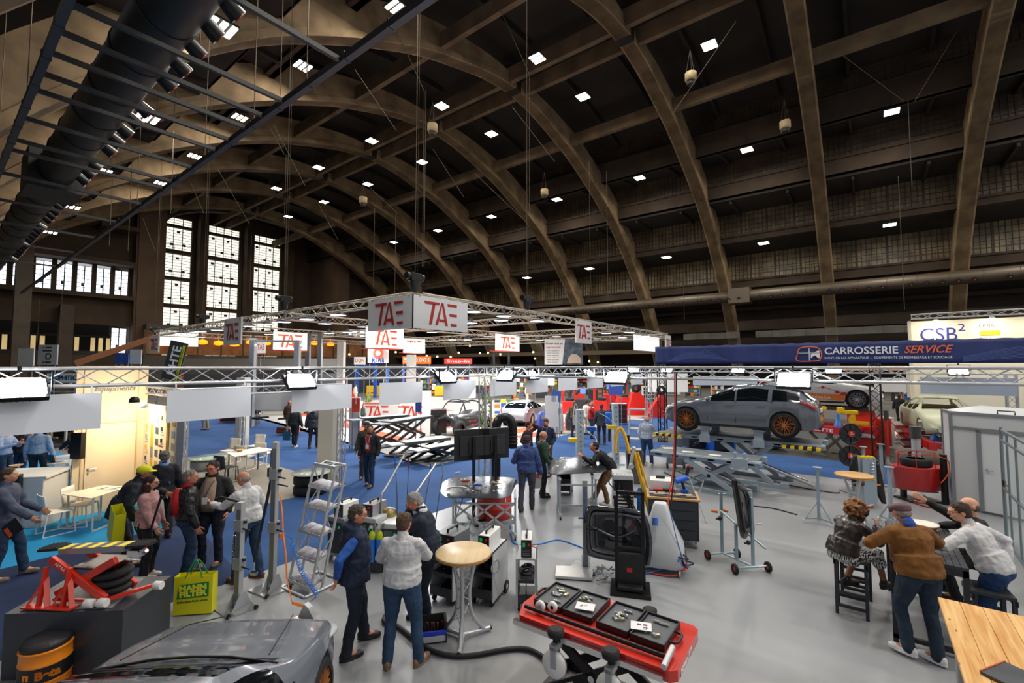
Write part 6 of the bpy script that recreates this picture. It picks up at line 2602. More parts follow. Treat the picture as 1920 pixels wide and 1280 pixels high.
mb.build('base_frame', ZN, J)
for x, y in ((-.3, .3), (.28, .3), (-.17, -.3), (.44, -.3)):
 mb = MB()
 mb.lathe([(.045, -.02), (.085, -.018), (.085, .018), (.045, .02)], (x, y, .085), n=20, axis='x')
 mb.k = 1
 mb.lathe([(.01, -.014), (.05, -.012), (.05, .012), (.01, .014)], (x, y, .085), n=16, axis='x')
 mb.build('wheel', [RUB, RED], J)
for x0, x1 in ((-.2, -.09), (.04, .11)):
 mb = MB()
 mb.cyl((x0, .3, .86), (x1, .3, .84), .024, n=10)
 mb.build('grip', mat('f07818', .4), J)
mb = MB()
for a in ((-.05, .3, .72), (.1, -.28, .5)):
 mb.sph(a, .04)
 mb.cyl(a, (a[0] - .08, a[1] - .02, a[2]), .014)
mb.build('clamp', BLK, J)
p = AT(1395, 945, 8.1)
DM = Matrix.Translation(p) @ Matrix.Rotation(CY(-52), 4, 'Z') @ Matrix.Rotation(R(-6), 4, 'X')
J = thing('door_pressing', 'black car door skin hanging on the zinc wheeled stand', 'car door')
J.matrix_world = DM
out = [(p.x, p.y) for p in spline([(-.42, .5, 0), (-.3, .42, 0), (.1, .3, 0), (.36, .12, 0), (.44, -.2, 0), (.45, -.5, 0), (.3, -.6, 0), (-.1, -.5, 0), (-.34, -.45, 0), (-.4, .1, 0)], 4, True)]
mb = MB()
rows = [[(x, -.02, y) for x, y in out], [(x * .98, .05, y * .98) for x, y in out], [(x * .7, .085, y * .75) for x, y in out], [(x * .2, .1, y * .2) for x, y in out]]
mb.surf(rows, closed=True)
mb.surf([[(x, -.02, y) for x, y in out][::-1], [(x * .9, -.01, y * .9) for x, y in out][::-1], [(x * .85, .03, y * .85) for x, y in out][::-1], [(x * .1, .03, y * .1) for x, y in out][::-1]], closed=True)
mb.build('door_skin', mat('1a1a1e', .25, .2, coat=.6), J)
mb = MB()
mb.tube([(x * .8, -.02, y * .8) for x, y in out], .02, 6, closed=True)
mb.build('door_seal', mat('3c3e40', .5), J)
# straightening benches
STR = [mat('e8c312', .5), mat('17181a', .5)]
def stripes(J, x0, x1, y, z, n=9, h=.07, name='warning_stripes'):
 mb = MB()
 for k in range(n):
  mb.k = k % 2
  a, b = y[0] + (y[1] - y[0]) * k / n, y[0] + (y[1] - y[0]) * (k + 1) / n
  mb.bx(x0, x1, a, b, z - h, z)
 return mb.build(name, STR, J)
def bench(label, x, y, x0, x1, y0, y1, zt, posts=(), arm=(-.9, .45)):
 """bench whose platform spans x0..x1 and y0..y1 around its root"""
 J = thing('straightening_bench', label, 'bench', (x, y, Z0))
 mb = MB()
 for a, b in ((x0, x0 + .22), (x1 - .22, x1)):
  mb.bx(a, b, y0, y1, zt - .14, zt)
 for k in range(6):
  yy = y0 + (y1 - y0) * (k + .5) / 6
  mb.bx(x0, x1, yy - .1, yy + .1, zt - .12, zt - .01)
 mb.bx(x0 - .03, x0, y0, y1, zt - .06, zt - .02)
 mb.build('platform', BGRY, J, bev=.012)
 mb = MB()
 mb.bx(x0 + .1, x1 - .1, y0 + .1, y1 - .1, zt, zt + .006)
 mb.build('top_plate', mat('6f777d', .5), J)
 for i, xx in enumerate((x0 + .08, x1 - .08)):
  a, b = arm
  mb = MB()
  mb.beam((xx - .04, a, .1), (xx - .04, b, zt - .15), .09, .13)
  mb.build('scissor_arm', BGRY, J, bev=.008)
  mb = MB()
  mb.beam((xx + .05, b, .1), (xx + .05, a, zt - .15), .09, .13)
  mb.build('scissor_arm', BGRY, J, bev=.008)
  mb = MB()
  mb.bx(xx - .1, xx + .1, a - .3, b + .25, 0, .1)
  mb.bx(xx - .12, xx + .12, a - .4, a - .2, 0, .16)
  mb.build('base_rail', BGRY, J, bev=.008)
  mb = MB()
  mb.cyl((xx - .1, (a + b) / 2, zt / 2 - .03), (xx + .1, (a + b) / 2, zt / 2 - .03), .05, n=14)
  mb.build('pivot', BLK, J)
 mb = MB()
 mb.cyl((x0 + .3, y0 + .3, .15), (x0 + .3, (y0 + y1) / 2, zt * .6), .06, n=12)
 mb.build('cylinder', CHROME, J)
 for xx, yy in posts:
  mb = MB()
  mb.bx(xx - .07, xx + .07, yy - .12, yy + .12, zt, zt + .28)
  mb.bx(xx - .12, xx + .12, yy - .18, yy + .18, zt + .26, zt + .31)
  mb.bx(xx - .1, xx + .1, yy - .15, yy + .15, zt - .2, zt + .03)
  mb.build('sill_clamp', BGRY, J, bev=.008)
 return J
B1 = bench('blue grey straightening bench carrying the raised grey car', 15.8, 3.1, -.65, .65, -2.2, 2.4, 1.32, ((-.72, -.6), (-.72, .9), (.6, -.6), (.6, .9)))
stripes(B1, -.9, -.66, (-2.1, -1.2), 1.26)
stripes(B1, -.9, -.66, (1.6, 2.5), 1.28)
bench('empty blue grey straightening bench with paper sheets, in front of the raised car', 13.95, 3.6, -.5, .55, -1.4, 1.55, .98, (), (-.75, .55))
for i, (dx, dy) in enumerate(((-.2, -.2), (-.15, .55), (.1, 1.2))):
 mb = MB()
 mb.box((0, 0, 0), (.22, .3, .003), rz=.3 * i)
 tag(mb.build('paper_sheet', PAPER, loc=(13.95 + dx, 3.6 + dy, 1.004)), 'white paper sheet lying on the empty straightening bench', 'paper', 'paper sheets on the bench')
J = thing('bench_end_block', 'slotted grey clamp block with wire loops on the near bench', 'clamp', (13.5, 2.7, .99))
mb = MB()
mb.bx(-.15, .1, -.2, .2, -.22, .06)
for q in (-.12, .12):
 mb.bx(-.08, .02, q - .04, q + .04, .06, .2)
mb.build('block', BGRY, J, bev=.01)
mb = MB()
mb.tube(spline([(-.2, -.15, -.15), (-.42, 0, -.18), (-.3, .2, -.16), (-.15, .2, -.15)], 5), .01, 6)
mb.build('wire_loop', STEEL, J)
J = thing('pulling_tower', 'small grey wheeled pulling tower with red levers under the bench end', 'tower', GP(1272, 876), CY(10))
mb = MB()
mb.bx(-.14, .14, -.14, .14, .1, 1.0)
mb.bx(-.4, .4, -.1, .1, .12, .42)
mb.build('column', BGRY, J, bev=.02)
mb = MB()
for x in (-.4, .4, -.15, .15):
 mb.cyl((x - .03, -.2, .09), (x + .03, -.2, .09), .09, n=14)
mb.build('wheels', mat('4c5055', .5), J)
mb = MB()
for x in (-.36, .36):
 mb.cyl((x, 0, .42), (x * 1.15, 0, .62), .022, n=8)
mb.build('lever', RED, J)
for (u, v, w, sx, sz, c_, lb) in ((1350, 838, 19.0, .9, .75, '232830', 'black tool chest with blue sides behind the raised bench'), (1440, 842, 19.5, 1.2, .5, '1c55b4', 'bright blue open crate with black hoses under the car tail'), (1305, 838, 19.5, .9, .6, '26272a', 'dark equipment trolley with a red gun under the car front')):
 p = AT(u, v, w)
 J = thing('tool_chest', lb, 'tool chest', (p.x, p.y, Z0), CY(-5))
 mb = MB()
 mb.bx(-sx / 2, sx / 2, -.3, .3, .08, sz)
 mb.build('body', mat(c_, .4), J, bev=.02)
 for q in range(3):
  mb = MB()
  mb.bx(-sx * .42, sx * .42, -.32, -.3, .12 + q * sz * .28, .1 + q * sz * .28 + sz * .24)
  mb.build('drawer', mat('15171a', .4), J)
 if 'blue sides' in lb:
  for q in (-1, 1):
   mb = MB()
   mb.bx(q * sx / 2 - .04, q * sx / 2 + .04, -.33, .33, .05, sz)
   mb.build('side_panel', mat('1c55b4', .4), J)
 else:
  mb = MB()
  random.seed(4)
  mb.tube(spline([(random.uniform(-sx / 2, sx / 2), -.36 + random.uniform(-.1, .1), random.uniform(.1, sz)) for _ in range(9)], 4), .025, 6)
  mb.build('hose', BLK, J)
 if 'red gun' in lb:
  mb = MB()
  mb.box((.2, -.2, sz + .08), (.16, .1, .14))
  mb.build('gun', RED, J, bev=.02)
# banner stand
BT = 21.2
truss('lattice_tower', (BT, 7.5, 0), (BT, 7.5, 3.6), 'black lattice tower left of the raised car carrying the blue banner', m=BLKM, size=.36, r=.028, rb=.013, seg=.4, cat='truss tower')
truss('lattice_tower', (BT, -.3, 0), (BT, -.3, 3.6), 'black lattice tower beside the red bench carrying the blue banner', m=BLKM, size=.36, r=.028, rb=.013, seg=.4, cat='truss tower')
truss('lattice_beam', (BT + .1, 7.7, 3.8), (BT + .1, -12, 3.8), 'black lattice beam behind the long blue banner', m=BLKM, size=.3, r=.025, rb=.012, seg=.5)
J = thing('banner', 'long dark blue banner with white and orange lettering over the raised car', 'banner', (BT - .12, 0, 3.6))
mb = MB()
rows = []
n = 160
for j in range(7):
 f = j / 6
 rows.append([(.02 * math.sin(i * .9) * f + .035 * math.sin(i * .33 + f) * (1 - f) + .02 * math.sin(i * 2.1), 7.75 - 19.5 * i / n, f * .8 + (.012 * math.sin(i * 1.3) if j == 6 else 0)) for i in range(n + 1)])
mb.surf(rows)
mb.build('cloth', mat('23336e', .6, var=.15, vs=1.5, col2='1b2a5c'), J, sol=.006)
mb = MB()
for i in range(9):
 mb.tube(spline([(-.06, 7.2 - .1 * i, .1 + .05 * i), (-.07, 5.8, .25 + .03 * i), (-.06, 4.6 + .1 * i, .15 + .06 * i)], 5), .006, 4)
 mb.tube(spline([(-.06, -2.6, .05 + .02 * i), (-.07, -4.5, .2 + .05 * i), (-.06, -6.6 + .1 * i, .1 + .03 * i)], 5), .006, 4)
mb.build('wave_lines', mat('5468a8', .6), J)
def sy_(u):
 return PT(u, 660, BT - .2).y
def btext(body, u0, u1, z, size, m, **k):
 a, b = sy_(u0), sy_(u1)
 return text(body, size, m, face((-.085, (a + b) / 2, z), (0, -1, 0)), J, width=abs(a - b), **k)
WL = mat('dfe2e8', .5)
OL = mat('e0663c', .5)
btext('CARROSSERIE', 1546, 1684, .46, .36, WL, bold=.006)
btext('SERVICE', 1692, 1785, .47, .36, OL, bold=.006, shear=.35)
btext('RICHT- EN LAS APPARATUUR  -  EQUIPEMENTS DE REDRESSAGE ET SOUDAGE', 1546, 1785, .2, .12, WL)
a, b = sy_(1495), sy_(1540)
mb = MB(face((-.085, (a + b) / 2, .36), (0, -1, 0)))
W2 = abs(a - b) / 2
out = spline([(-W2, -.26, 0), (-W2, .0, 0), (-W2 * .7, .25, 0), (W2 * .6, .26, 0), (W2, .05, 0), (W2 * .9, -.2, 0), (W2 * .6, -.26, 0)], 4, True)
mb.tube([(p.x, p.y, 0) for p in out], .022, 5, closed=True)
mb.k = 1
mb.bx(-.012, .012, -.24, .24, -.01, .01)
mb.bx(-W2 * .9, W2 * .9, .04, .06, -.01, .01)
mb.ext([(.05, -.16), (.12, -.08), (.2, -.05), (.28, -.16), (W2 * .85, -.16), (W2 * .85, .12), (.3, .15), (.05, .0)], -.01, .01)
mb.build('emblem', [OL, WL], J)
p0, p1 = PT(1708, 640, 34), PT(1990, 640, 34)
J = thing('exhibition_wall', 'tall white booth wall with large blue letters behind the banner', 'wall', (34, p0.y, 0))
Wl = p0.y - p1.y
mb = MB()
mb.bx(0, .1, -Wl, 0, 0, 6.0)
mb.bx(-.6, 0, 0, .12, 0, 6.0)
mb.build('panel', mat('e9e4d2', .6), J)
yy = lambda u: PT(u, 625, 33.9).y - p0.y
text('CSB', 1.0, mat('2b2f9a', .5), face((-.02, (yy(1725) + yy(1795)) / 2, 5.2), (0, -1, 0)), J, width=abs(yy(1725) - yy(1795)))
text('2', .55, mat('2b2f9a', .5), face((-.02, (yy(1797) + yy(1811)) / 2, 5.55), (0, -1, 0)), J, width=abs(yy(1797) - yy(1811)))
text('OMIA', .3, mat('3a3030', .5), face((-.02, (yy(1837) + yy(1866)) / 2, 5.62), (0, -1, 0)), J, width=abs(yy(1837) - yy(1866)))
mb = MB()
mb.bx(-.03, -.01, yy(1876), yy(1839), 5.12, 5.36)
mb.build('yellow_plate', mat('e8c010', .5), J)
text('carolinn', .2, BLK, face((-.035, (yy(1839) + yy(1876)) / 2, 5.24), (0, -1, 0)), J, width=.9 * abs(yy(1839) - yy(1876)), bold=.008) if False else None
text('Rolal', .26, mat('c22a20', .5), face((-.02, (yy(1837) + yy(1858)) / 2, 4.9), (0, -1, 0)), J, width=abs(yy(1837) - yy(1858)))
truss('lattice_beam', (33.2, p0.y, 6.2), (33.2, p1.y, 6.2), 'silver lattice beam with warm spots over the white lettered wall', size=.3, seg=.5, r=.03, rb=.014)
for k in range(4):
 y = p0.y - 1 - 2.1 * k
 mb = MB()
 mb.lathe([(.06, .1), (.14, .0), (.13, -.02)], n=12)
 mb.k = 1
 mb.cyl((0, 0, -.03), (0, 0, -.02), .12, n=12)
 o = mb.build('spot_lamp', [ALU, mat('ffe2a0', .5, emit=8)], loc=(33.2, y, 5.95))
 tag(o, 'warm spot lamp under the lattice beam over the lettered wall', 'lamp', 'warm spots over the lettered wall')
 area((33.2, y, 5.9), .25, 40, (33.9, y, 4.0), (1, .85, .6), name='spot_light')
J = car('white and orange demonstration car raised on a lift behind the grey car', (23.4, 1.6, 1.85), -PI / 2, mat('dcdcd8', .25, coat=.8), rim=mat('c4c8cb', .4, .2), spokes=12)
mb = MB()
mb.bx(-1.6, .95, -.935, -.93, .3, .52)
mb.ext([(-1.9, .3), (.95, .3), (1.0, .36), (-.2, .56), (-1.9, .72)], -.94, -.93, 'y')
mb.build('orange_stripe', mat('f07a1c', .4, coat=.4), J)
text('carrosserie-service.be', .17, WL, face((-.45, -.945, .42), (1, 0, -.04)), J, width=1.9, bold=.003)
mb = MB()
mb.tube([(.3, -.95, .8), (.75, -.95, .62), (.95, -.95, .55)], .012, 6)
mb.sph((.95, -.94, .55), (.12, .03, .07))
mb.sph((.72, -.94, .62), (.08, .03, .06))
mb.sph((.25, -.94, .8), (.06, .02, .06))
mb.build('red_print', mat('b8382c', .4), J)
J = thing('column_lift', 'heavy red lift body under the white and orange car', 'lift', (23.3, .2, Z0))
mb = MB()
mb.bx(-.5, .5, -.5, .4, 0, 1.7)
mb.build('body', mat('e03a1e', .4), J, bev=.03)
mb = MB()
mb.bx(-.4, .4, -.3, 2.2, 1.7, 1.84)
mb.build('carrier', mat('6a6259', .5), J)
mb = MB()
mb.bx(-.58, -.5, -.45, .35, .7, 1.1)
mb.build('white_panel', WHT, J)
for (u, v, w, lb) in ((1590, 770, 17.6, 'yellow clamping jaw on the red lift body'), (1532, 762, 18.5, 'yellow clamping jaw behind the grey car tail'), (1611, 790, 18.2, 'yellow upright clamp beside the red lift')):
 p = AT(u, v, w)
 mb = MB()
 mb.bx(-.3, .3, -.12, .12, -.12, .02)
 mb.bx(-.34, -.14, -.14, .14, -.08, .12)
 mb.bx(.05, .2, -.1, .1, -.3, 0)
 tag(mb.build('jaw_clamp', mat('ecc50c', .4), loc=p, rz=CY(20), bev=.02), lb, 'clamp')
q0, q1 = AT(1500, 806, 18.6), AT(1580, 812, 17.2)
d = (q1 - q0)
d.z = 0
Lr = d.length
d.normalize()
J = thing('frame_bench', 'red frame bench with white lettering on scissor legs behind the black reels', 'bench', (q0.x, q0.y, Z0), math.atan2(d.y, d.x))
rb_ = mat('b91c1c', .35, coat=.4)
mb = MB()
mb.bx(-.1, Lr + .5, -.15, .15, .92, 1.2)
mb.bx(-.1, Lr + .5, 1.1, 1.4, .92, 1.2)
mb.bx(0, .3, -.1, 1.3, 1.0, 1.15)
mb.bx(Lr - .1, Lr + .2, -.1, 1.3, 1.0, 1.15)
mb.build('beams', rb_, J, bev=.015)
text('CELETTE', .16, mat('e9dcd6', .5), face((Lr * .52, -.156, 1.04), (1, 0, 0)), J, width=1.0, bold=.004)
mb = MB()
mb.tor((Lr * .16, -.156, 1.04), .05, .012, 'y', 16, 5)
mb.build('emblem', mat('e9dcd6', .5), J)
for yy_ in (0, 1.0):
 mb = MB()
 mb.beam((.3, yy_, .02), (1.2, yy_, .9), .06, .1)
 mb.beam((1.2, yy_, .02), (.4, yy_, .9), .06, .1)
 mb.beam((.2, yy_, .03), (1.5, yy_, .03), .12, .06)
 mb.build('scissor_legs', mat('6b6355', .45, .4), J)
for x in (.35, 1.0):
 mb = MB()
 mb.lathe([(.14, 0), (.12, .1), (.07, .16), (.06, .42), (.045, .5)], (x + .4, .05, 1.2), n=14)
 mb.build('blue_tower', mat('1d6fc0', .4), J)
shell = car('bare beige car body shell without glass on the right hand red bench', (22.9, -2.15, 1.0), PI + .12, mat('b9bc9e', .5), prof=SALOON, lights=False, wheels=False, shell=True)
mb = MB()
random.seed(8)
for q in range(22):
 mb.box((random.uniform(1.3, 2.2), random.uniform(-.6, .6), random.uniform(.25, .7)), (random.uniform(.06, .25), random.uniform(.06, .3), random.uniform(.05, .15)), rz=random.uniform(0, 3))
mb.build('engine_bay_parts', mat('7c7d70', .5, var=.4, vs=6, col2='3b3c38'), shell)
mb = MB()
mb.bx(-1.9, 1.9, -.6, .6, .2, .25)
mb.build('floor_pan', mat('8b8c78', .6), shell)
J = thing('frame_bench', 'red frame bench with white lettering under the beige body shell', 'bench', (22.9, -2.15, Z0), PI + .12)
mb = MB()
for y in (-.8, .62):
 mb.bx(-2.2, 2.3, y, y + .2, .7, .98)
for x in (-1.8, 0, 2.0):
 mb.bx(x, x + .2, -.8, .8, .75, .93)
mb.build('beams', rb_, J, bev=.015)
mb = MB()
for y in (-.7, .7):
 mb.beam((-1.2, y, .03), (1.0, y, .7), .07, .1)
 mb.beam((1.2, y, .03), (-1.0, y, .7), .07, .1)
mb.build('scissor_legs', BLKM, J)
text('CELETTE', .16, mat('e9dcd6', .5), face((2.305, 0, .84), (0, 1, 0)), J, width=1.0, bold=.004)
for x, y in ((1.9, .45), (1.6, -.5)):
 mb = MB()
 mb.lathe([(.14, 0), (.12, .08), (.06, .14), (.05, .4), (.04, .45)], (x, y, .98), n=14)
 mb.build('blue_tower', mat('1d6fc0', .4), J)
J = thing('part_rack', 'sloping rack of white clamps on red shelves left of the body shell', 'rack', GP(1706, 850), CY(5))
mb = MB()
for k in range(4):
 z = .35 + .25 * k
 mb.box((-.02 * k, .1 * k, z), (.62, .3, .03), rx=.6)
 mb.box((-.02 * k, .1 * k - .14, z - .09), (.64, .02, .05))
mb.build('shelves', rb_, J)
mb = MB()
for k in range(4):
 for q in range(9):
  mb.box((-.28 + .07 * q - .02 * k, .1 * k, .39 + .25 * k), (.045, .24, .05), rx=.6)
mb.build('clamp_row', mat('dcd8cc', .4), J)
J = thing('gas_cutter', 'white and yellow drum shaped unit lying beside the shelf of clamps', 'machine', GP(1688, 830), CY(0))
mb = MB()
mb.cyl((-.4, 0, .3), (.1, 0, .3), .2, n=20)
mb.k = 1
for z in (.2, .38):
 mb.bx(.05, .3, -.12, .12, z - .05, z + .05)
mb.build('body', [mat('cfcabb', .5), YEL], J)
for (u0, v0, v1, w, c_, lb) in ((1661, 770, 850, 16.5, 'c8402c', 'grey and red hydraulic ram standing behind the black tower'), (1716, 800, 880, 13.6, 'b9bcc0', 'thick silver hydraulic cylinder above the red tub')):
 a, b = AT(u0, v0, w), AT(u0, v1, w)
 J = thing('hydraulic_ram', lb, 'ram', (a.x, a.y, Z0))
 mb = MB()
 mb.lathe([(.25, 0), (.25, .04), (.1, .06), (.06, .3)], n=16)
 mb.build('foot', mat('6a6a66', .4, .5), J)
 mb = MB()
 r_ = .06 if u0 == 1661 else .11
 mb.cyl((0, 0, .3), (0, 0, a.z - .3), r_, n=16)
 mb.build('cylinder', mat(c_, .3, .4), J)
 mb = MB()
 mb.cyl((0, 0, a.z - .35), (0, 0, a.z), r_ * 1.25, n=16)
 mb.build('head', mat('3a3b3c', .4), J)
J = thing('tool_chest', 'bright red tool chest with drawers between the reels and the hydraulic ram', 'tool chest', GP(1640, 838), CY(6))
mb = MB()
mb.bx(-.9, .55, -.3, .3, .08, 1.25)
mb.build('body', mat('e03a1e', .4), J, bev=.02)
for q in range(5):
 mb = MB()
 mb.bx(-.1, .45, -.325, -.3, .2 + q * .2, .38 + q * .2)
 mb.build('drawer', mat('c92c18', .4), J, bev=.005)
mb = MB()
mb.bx(.5, .62, -.32, .3, .1, 1.3)
mb.build('white_side', WHT, J)
J = thing('hose_reel_stand', 'two big black wheel reels with red hubs on a grey post', 'reel', GP(1604, 925), CY(4))
mb = MB()
mb.bx(-.03, .03, .05, .1, 0, 1.75)
mb.bx(-.25, .25, -.2, .3, 0, .03)
mb.build('post', GRYP, J)
for z, x in ((1.62, -.08), (1.02, -.12)):
 mb = MB()
 mb.tor((x, -.02, z), .27, .028, 'y', 32, 8)
 for k in range(8):
  a = 2 * PI * k / 8
  mb.beam((x + .08 * math.cos(a), -.02, z + .08 * math.sin(a)), (x + .26 * math.cos(a), -.02, z + .26 * math.sin(a)), .075, .02)
 mb.lathe([(.24, -.01), (.27, -.01), (.27, .01), (.24, .01)], (x, -.02, z), n=28, axis='y')
 mb.lathe([(.06, .0), (.15, .0)], (x, -.02, z), n=20, axis='y')
 mb.build('reel', mat('24272b', .4), J)
 mb = MB()
 mb.lathe([(.085, -.05), (.09, -.03), (.09, .03)], (x, -.02, z), n=18, axis='y')
 mb.k = 1
 mb.lathe([(.03, -.07), (.045, -.05)], (x, -.02, z), n=14, axis='y')
 mb.build('hub', [RED, CHROME], J)
J = thing('measuring_console', 'grey upright console with yellow clips and a black curved shell on each side', 'console', GP(1628, 952), CY(0))
mb = MB()
mb.bx(-.17, .17, -.1, .1, .05, 1.22)
mb.build('column', BGRY, J, bev=.015)
mb = MB()
for x in (-.13, -.02, .1):
 for z in (.68, 1.22):
  mb.bx(x - .03, x + .03, -.11, .09, z, z + .035)
mb.k = 1
mb.cyl((-.28, -.05, .62), (-.17, -.05, .62), .02, n=8)
mb.cyl((.17, -.05, .56), (.28, -.05, .56), .02, n=8)
mb.build('clips', [YEL, mat('f07818', .4)], J)
for sx, z0, z1 in ((-1, .5, 1.3), (1, .1, 1.1)):
 mb = MB()
 rows = []
 for k in range(13):
  f = k / 12
  w = .12 * math.sin(PI * min(1, f * .9 + .08)) ** .6
  cx = sx * (.27 + .05 * math.sin(PI * f) * (1 if sx < 0 else -1) + (.12 * (1 - f) if sx > 0 else 0))
  rows.append([(cx - w, 0, z0 + (z1 - z0) * f), (cx - w * .5, -.05, z0 + (z1 - z0) * f), (cx + w * .5, -.05, z0 + (z1 - z0) * f), (cx + w, 0, z0 + (z1 - z0) * f)])
 mb.surf(rows)
 mb.build('curved_shell', mat('131416', .35), J, sol=.015)
mb = MB()
for q in range(6):
 mb.cyl((-.0 + .03 * (q % 2), -.12, .75 + .07 * q), (.09, -.12, .75 + .07 * q), .012, n=6)
mb.build('hooks', CHROME, J)
def stand(label, loc, h, k=1.):
 J = thing('jack_stand', label, 'stand', loc, random.uniform(0, 1))
 mb = MB()
 mb.bx(-.03, .03, -.03, .03, .1, h)
 mb.cyl((0, 0, h), (0, 0, h + .015), .09, n=20)
 mb.build('column', BGRY, J)
 for q in range(3):
  a = 2 * PI * q / 3
  mb = MB()
  mb.beam((0, 0, .12), (.3 * math.cos(a), .3 * math.sin(a), .1), .035)
  mb.beam((0, 0, .5), (.28 * math.cos(a), .28 * math.sin(a), .11), .022)
  mb.build('leg', BGRY, J)
  mb = MB()
  mb.cyl((.3 * math.cos(a) - .015, .3 * math.sin(a), .045), (.3 * math.cos(a) + .015, .3 * math.sin(a), .045), .045, n=16)
  mb.build('caster', mat('dedede', .4), J)
 return J
stand('grey round topped jack stand on white castors, standing alone on the floor', GP(1536, 982), 1.22)
stand('grey jack stand behind the console and reels', GP(1622, 925), 1.25)
stand('tall grey jack stand with diagonal braces left of the red tub', GP(1655, 920), 1.28)
stand('grey jack stand in front of the red tub behind the bar table', GP(1672, 985), 1.25)
J = thing('tyre_tub', 'big red oval tyre tub with a tyre and a red cage', 'tub', GP(1722, 938), CY(0))
mb = MB()
sx, sy = .62, .38
prof = [(.86, .3), (.9, .32), (1.0, .86), (1.02, .88), (.98, .88), (.88, .4), (.001, .38)]
rows = [[(r_ * sx * math.cos(t), r_ * sy * math.sin(t), z) for t in [2 * PI * q / 40 for q in range(40)]] for r_, z in prof]
mb.surf(rows, closed=True)
mb.add(rows[0], [tuple(range(40))[::-1]])
mb.build('tub', mat('c01a1a', .3, coat=.6), J)
mb = MB()
mb.lathe([(.2, -.1), (.31, -.1), (.33, -.06), (.33, .06), (.31, .1), (.2, .1)], (-.02, 0, .98), n=32)
mb.build('tyre', RUB, J)
mb = MB()
for q in range(6):
 a = 2 * PI * q / 6
 mb.cyl((.5 * math.cos(a), .32 * math.sin(a), .86), (.48 * math.cos(a), .3 * math.sin(a), 1.22), .01, n=6)
mb.tube([(.48 * math.cos(a), .3 * math.sin(a), 1.22) for a in [2 * PI * q / 24 for q in range(24)]], .01, 6, closed=True)
mb.build('cage', mat('c01a1a', .3), J)
mb = MB()
mb.bx(.28, .38, -.45, -.35, 0, 1.25)
mb.bx(-.3, -.2, .1, .2, 0, .35)
mb.bx(-.4, .4, -.3, .3, 0, .04)
mb.build('pump_column', BLK, J)
mb = MB()
mb.tube(spline([(.2, -.42, 1.2), (.38, -.48, 1.1), (.34, -.5, .8), (.2, -.45, .55)], 6), .012, 6)
mb.build('air_hose', mat('ee5a1c', .4), J)
for i, (pts, c_, r_, lb) in enumerate((([(1686, 932), (1730, 950), (1770, 958), (1788, 959)], 'a8301c', .02, 'red hose lying on the floor in front of the white cabin'), ([(1450, 903), (1500, 915), (1560, 925), (1575, 925)], '2a2b2d', .014, 'black cable crossing the floor right of the straightening bench'),
          ([(1410, 950), (1450, 955), (1495, 967)], '2a2b2d', .014, 'short black cable strip on the floor right of the black door'), ([(1680, 915), (1720, 922), (1760, 925)], '1a1a1c', .02, 'black cable on the floor under the red tub'))):
 mb = MB()
 mb.tube([V((p.x, p.y, .015 + r_)) for p in spline([G(*q) for q in pts], 6)], r_, 6)
 tag(mb.build('floor_cable', mat(c_, .5)), lb, 'cable')
# white cabin and glazed partition
P0 = V(GP(1790, 950))
dm = (RT * .415 - FH * .91).normalized()
pr = V((-dm.y, dm.x, 0))
if pr.dot(RT) < 0:
 pr = -pr
P1 = V(GP(1775, 936))
HC = 2.33
J = thing('white_cabin', 'white panelled cabin with grey profiles and a closed door at the right', 'cabin', (P0.x, P0.y, Z0))
mb = MB()
Lc = 2.3
z0 = V((0, 0, 0))
bk = P1 - P0
bk.z = 0
pol = [z0, dm * Lc, dm * Lc + pr * 2.4, pr * 2.4 + bk * 1.5, bk]
mb.ext([(p.x, p.y) for p in pol], 0, HC)
mb.build('wall_panels', mat('c9cccf', .45), J)
mb = MB()
GP_ = mat('8b9096', .35, .5)
for p in (z0, dm * Lc, bk):
 mb.beam(p, p + V((0, 0, HC + .02)), .06, .06)
for a, b in ((z0, dm * Lc), (z0, bk)):
 mb.beam(a + V((0, 0, HC)), b + V((0, 0, HC)), .07, .06)
 mb.beam(a + V((0, 0, .04)), b + V((0, 0, .04)), .07, .07)
mb.beam(V((0, 0, HC - .36)), dm * Lc + V((0, 0, HC - .36)), .07, .05)
mb.build('profiles', GP_, J)
n_ = -pr
d0 = dm * .5 + n_ * .04
D = MB(face(d0 + V((0, 0, 0)) + dm * .5, dm))
D.bx(-.5, -.42, .05, 1.96, 0, .05)
D.bx(.42, .5, .05, 1.96, 0, .05)
D.bx(-.5, .5, 1.9, 1.97, 0, .05)
fr = D.build('door_frame', GP_, J)
D = MB(face(d0 + dm * .5, dm))
D.bx(-.42, .42, .06, 1.9, 0, .03)
dd_ = D.build('door', mat('d3d7da', .4), J)
D = MB(face(d0 + dm * .5, dm))
D.bx(-.36, -.33, .98, 1.06, .03, .05)
D.cyl((-.345, 1.03, .07), (-.22, 1.03, .07), .01, n=8)
D.build('door_handle', CHROME, dd_)
mb = MB()
mb.tube([V((.2, 0, HC)) + dm * .8 + pr * .3, V((.2, 0, HC + .08)) + dm * .8 + pr * .3, V((.2, 0, HC + .08)) + dm * 1.1 + pr * .3, V((.2, 0, HC)) + dm * 1.1 + pr * .3], .015, 6)
mb.build('roof_handle', BLK, J)
A, B = V(GP(1888, 1015)), V(GP(1990, 1160))
dv = (B - A)
dv.z = 0
Lp = dv.length
dv.normalize()
J = thing('glazed_partition', 'clear glazed partition with steel frame at the right edge, tools behind it', 'partition', A)
mb = MB()
mb.beam((0, 0, 0), (0, 0, 2.25), .05, .05)
for z in (.04, 1.05, 2.0, 2.2):
 mb.beam(V((0, 0, z)), dv * Lp + V((0, 0, z)), .04, .04)
for k in (.55, 1.3):
 mb.beam(dv * k, dv * k + V((0, 0, 2.2)), .03, .03)
mb.build('frame', mat('8796a0', .3, .6), J)
mb = MB()
mb.beam(V((0, 0, .55)), dv * Lp + V((0, 0, .55)), .01, .95)
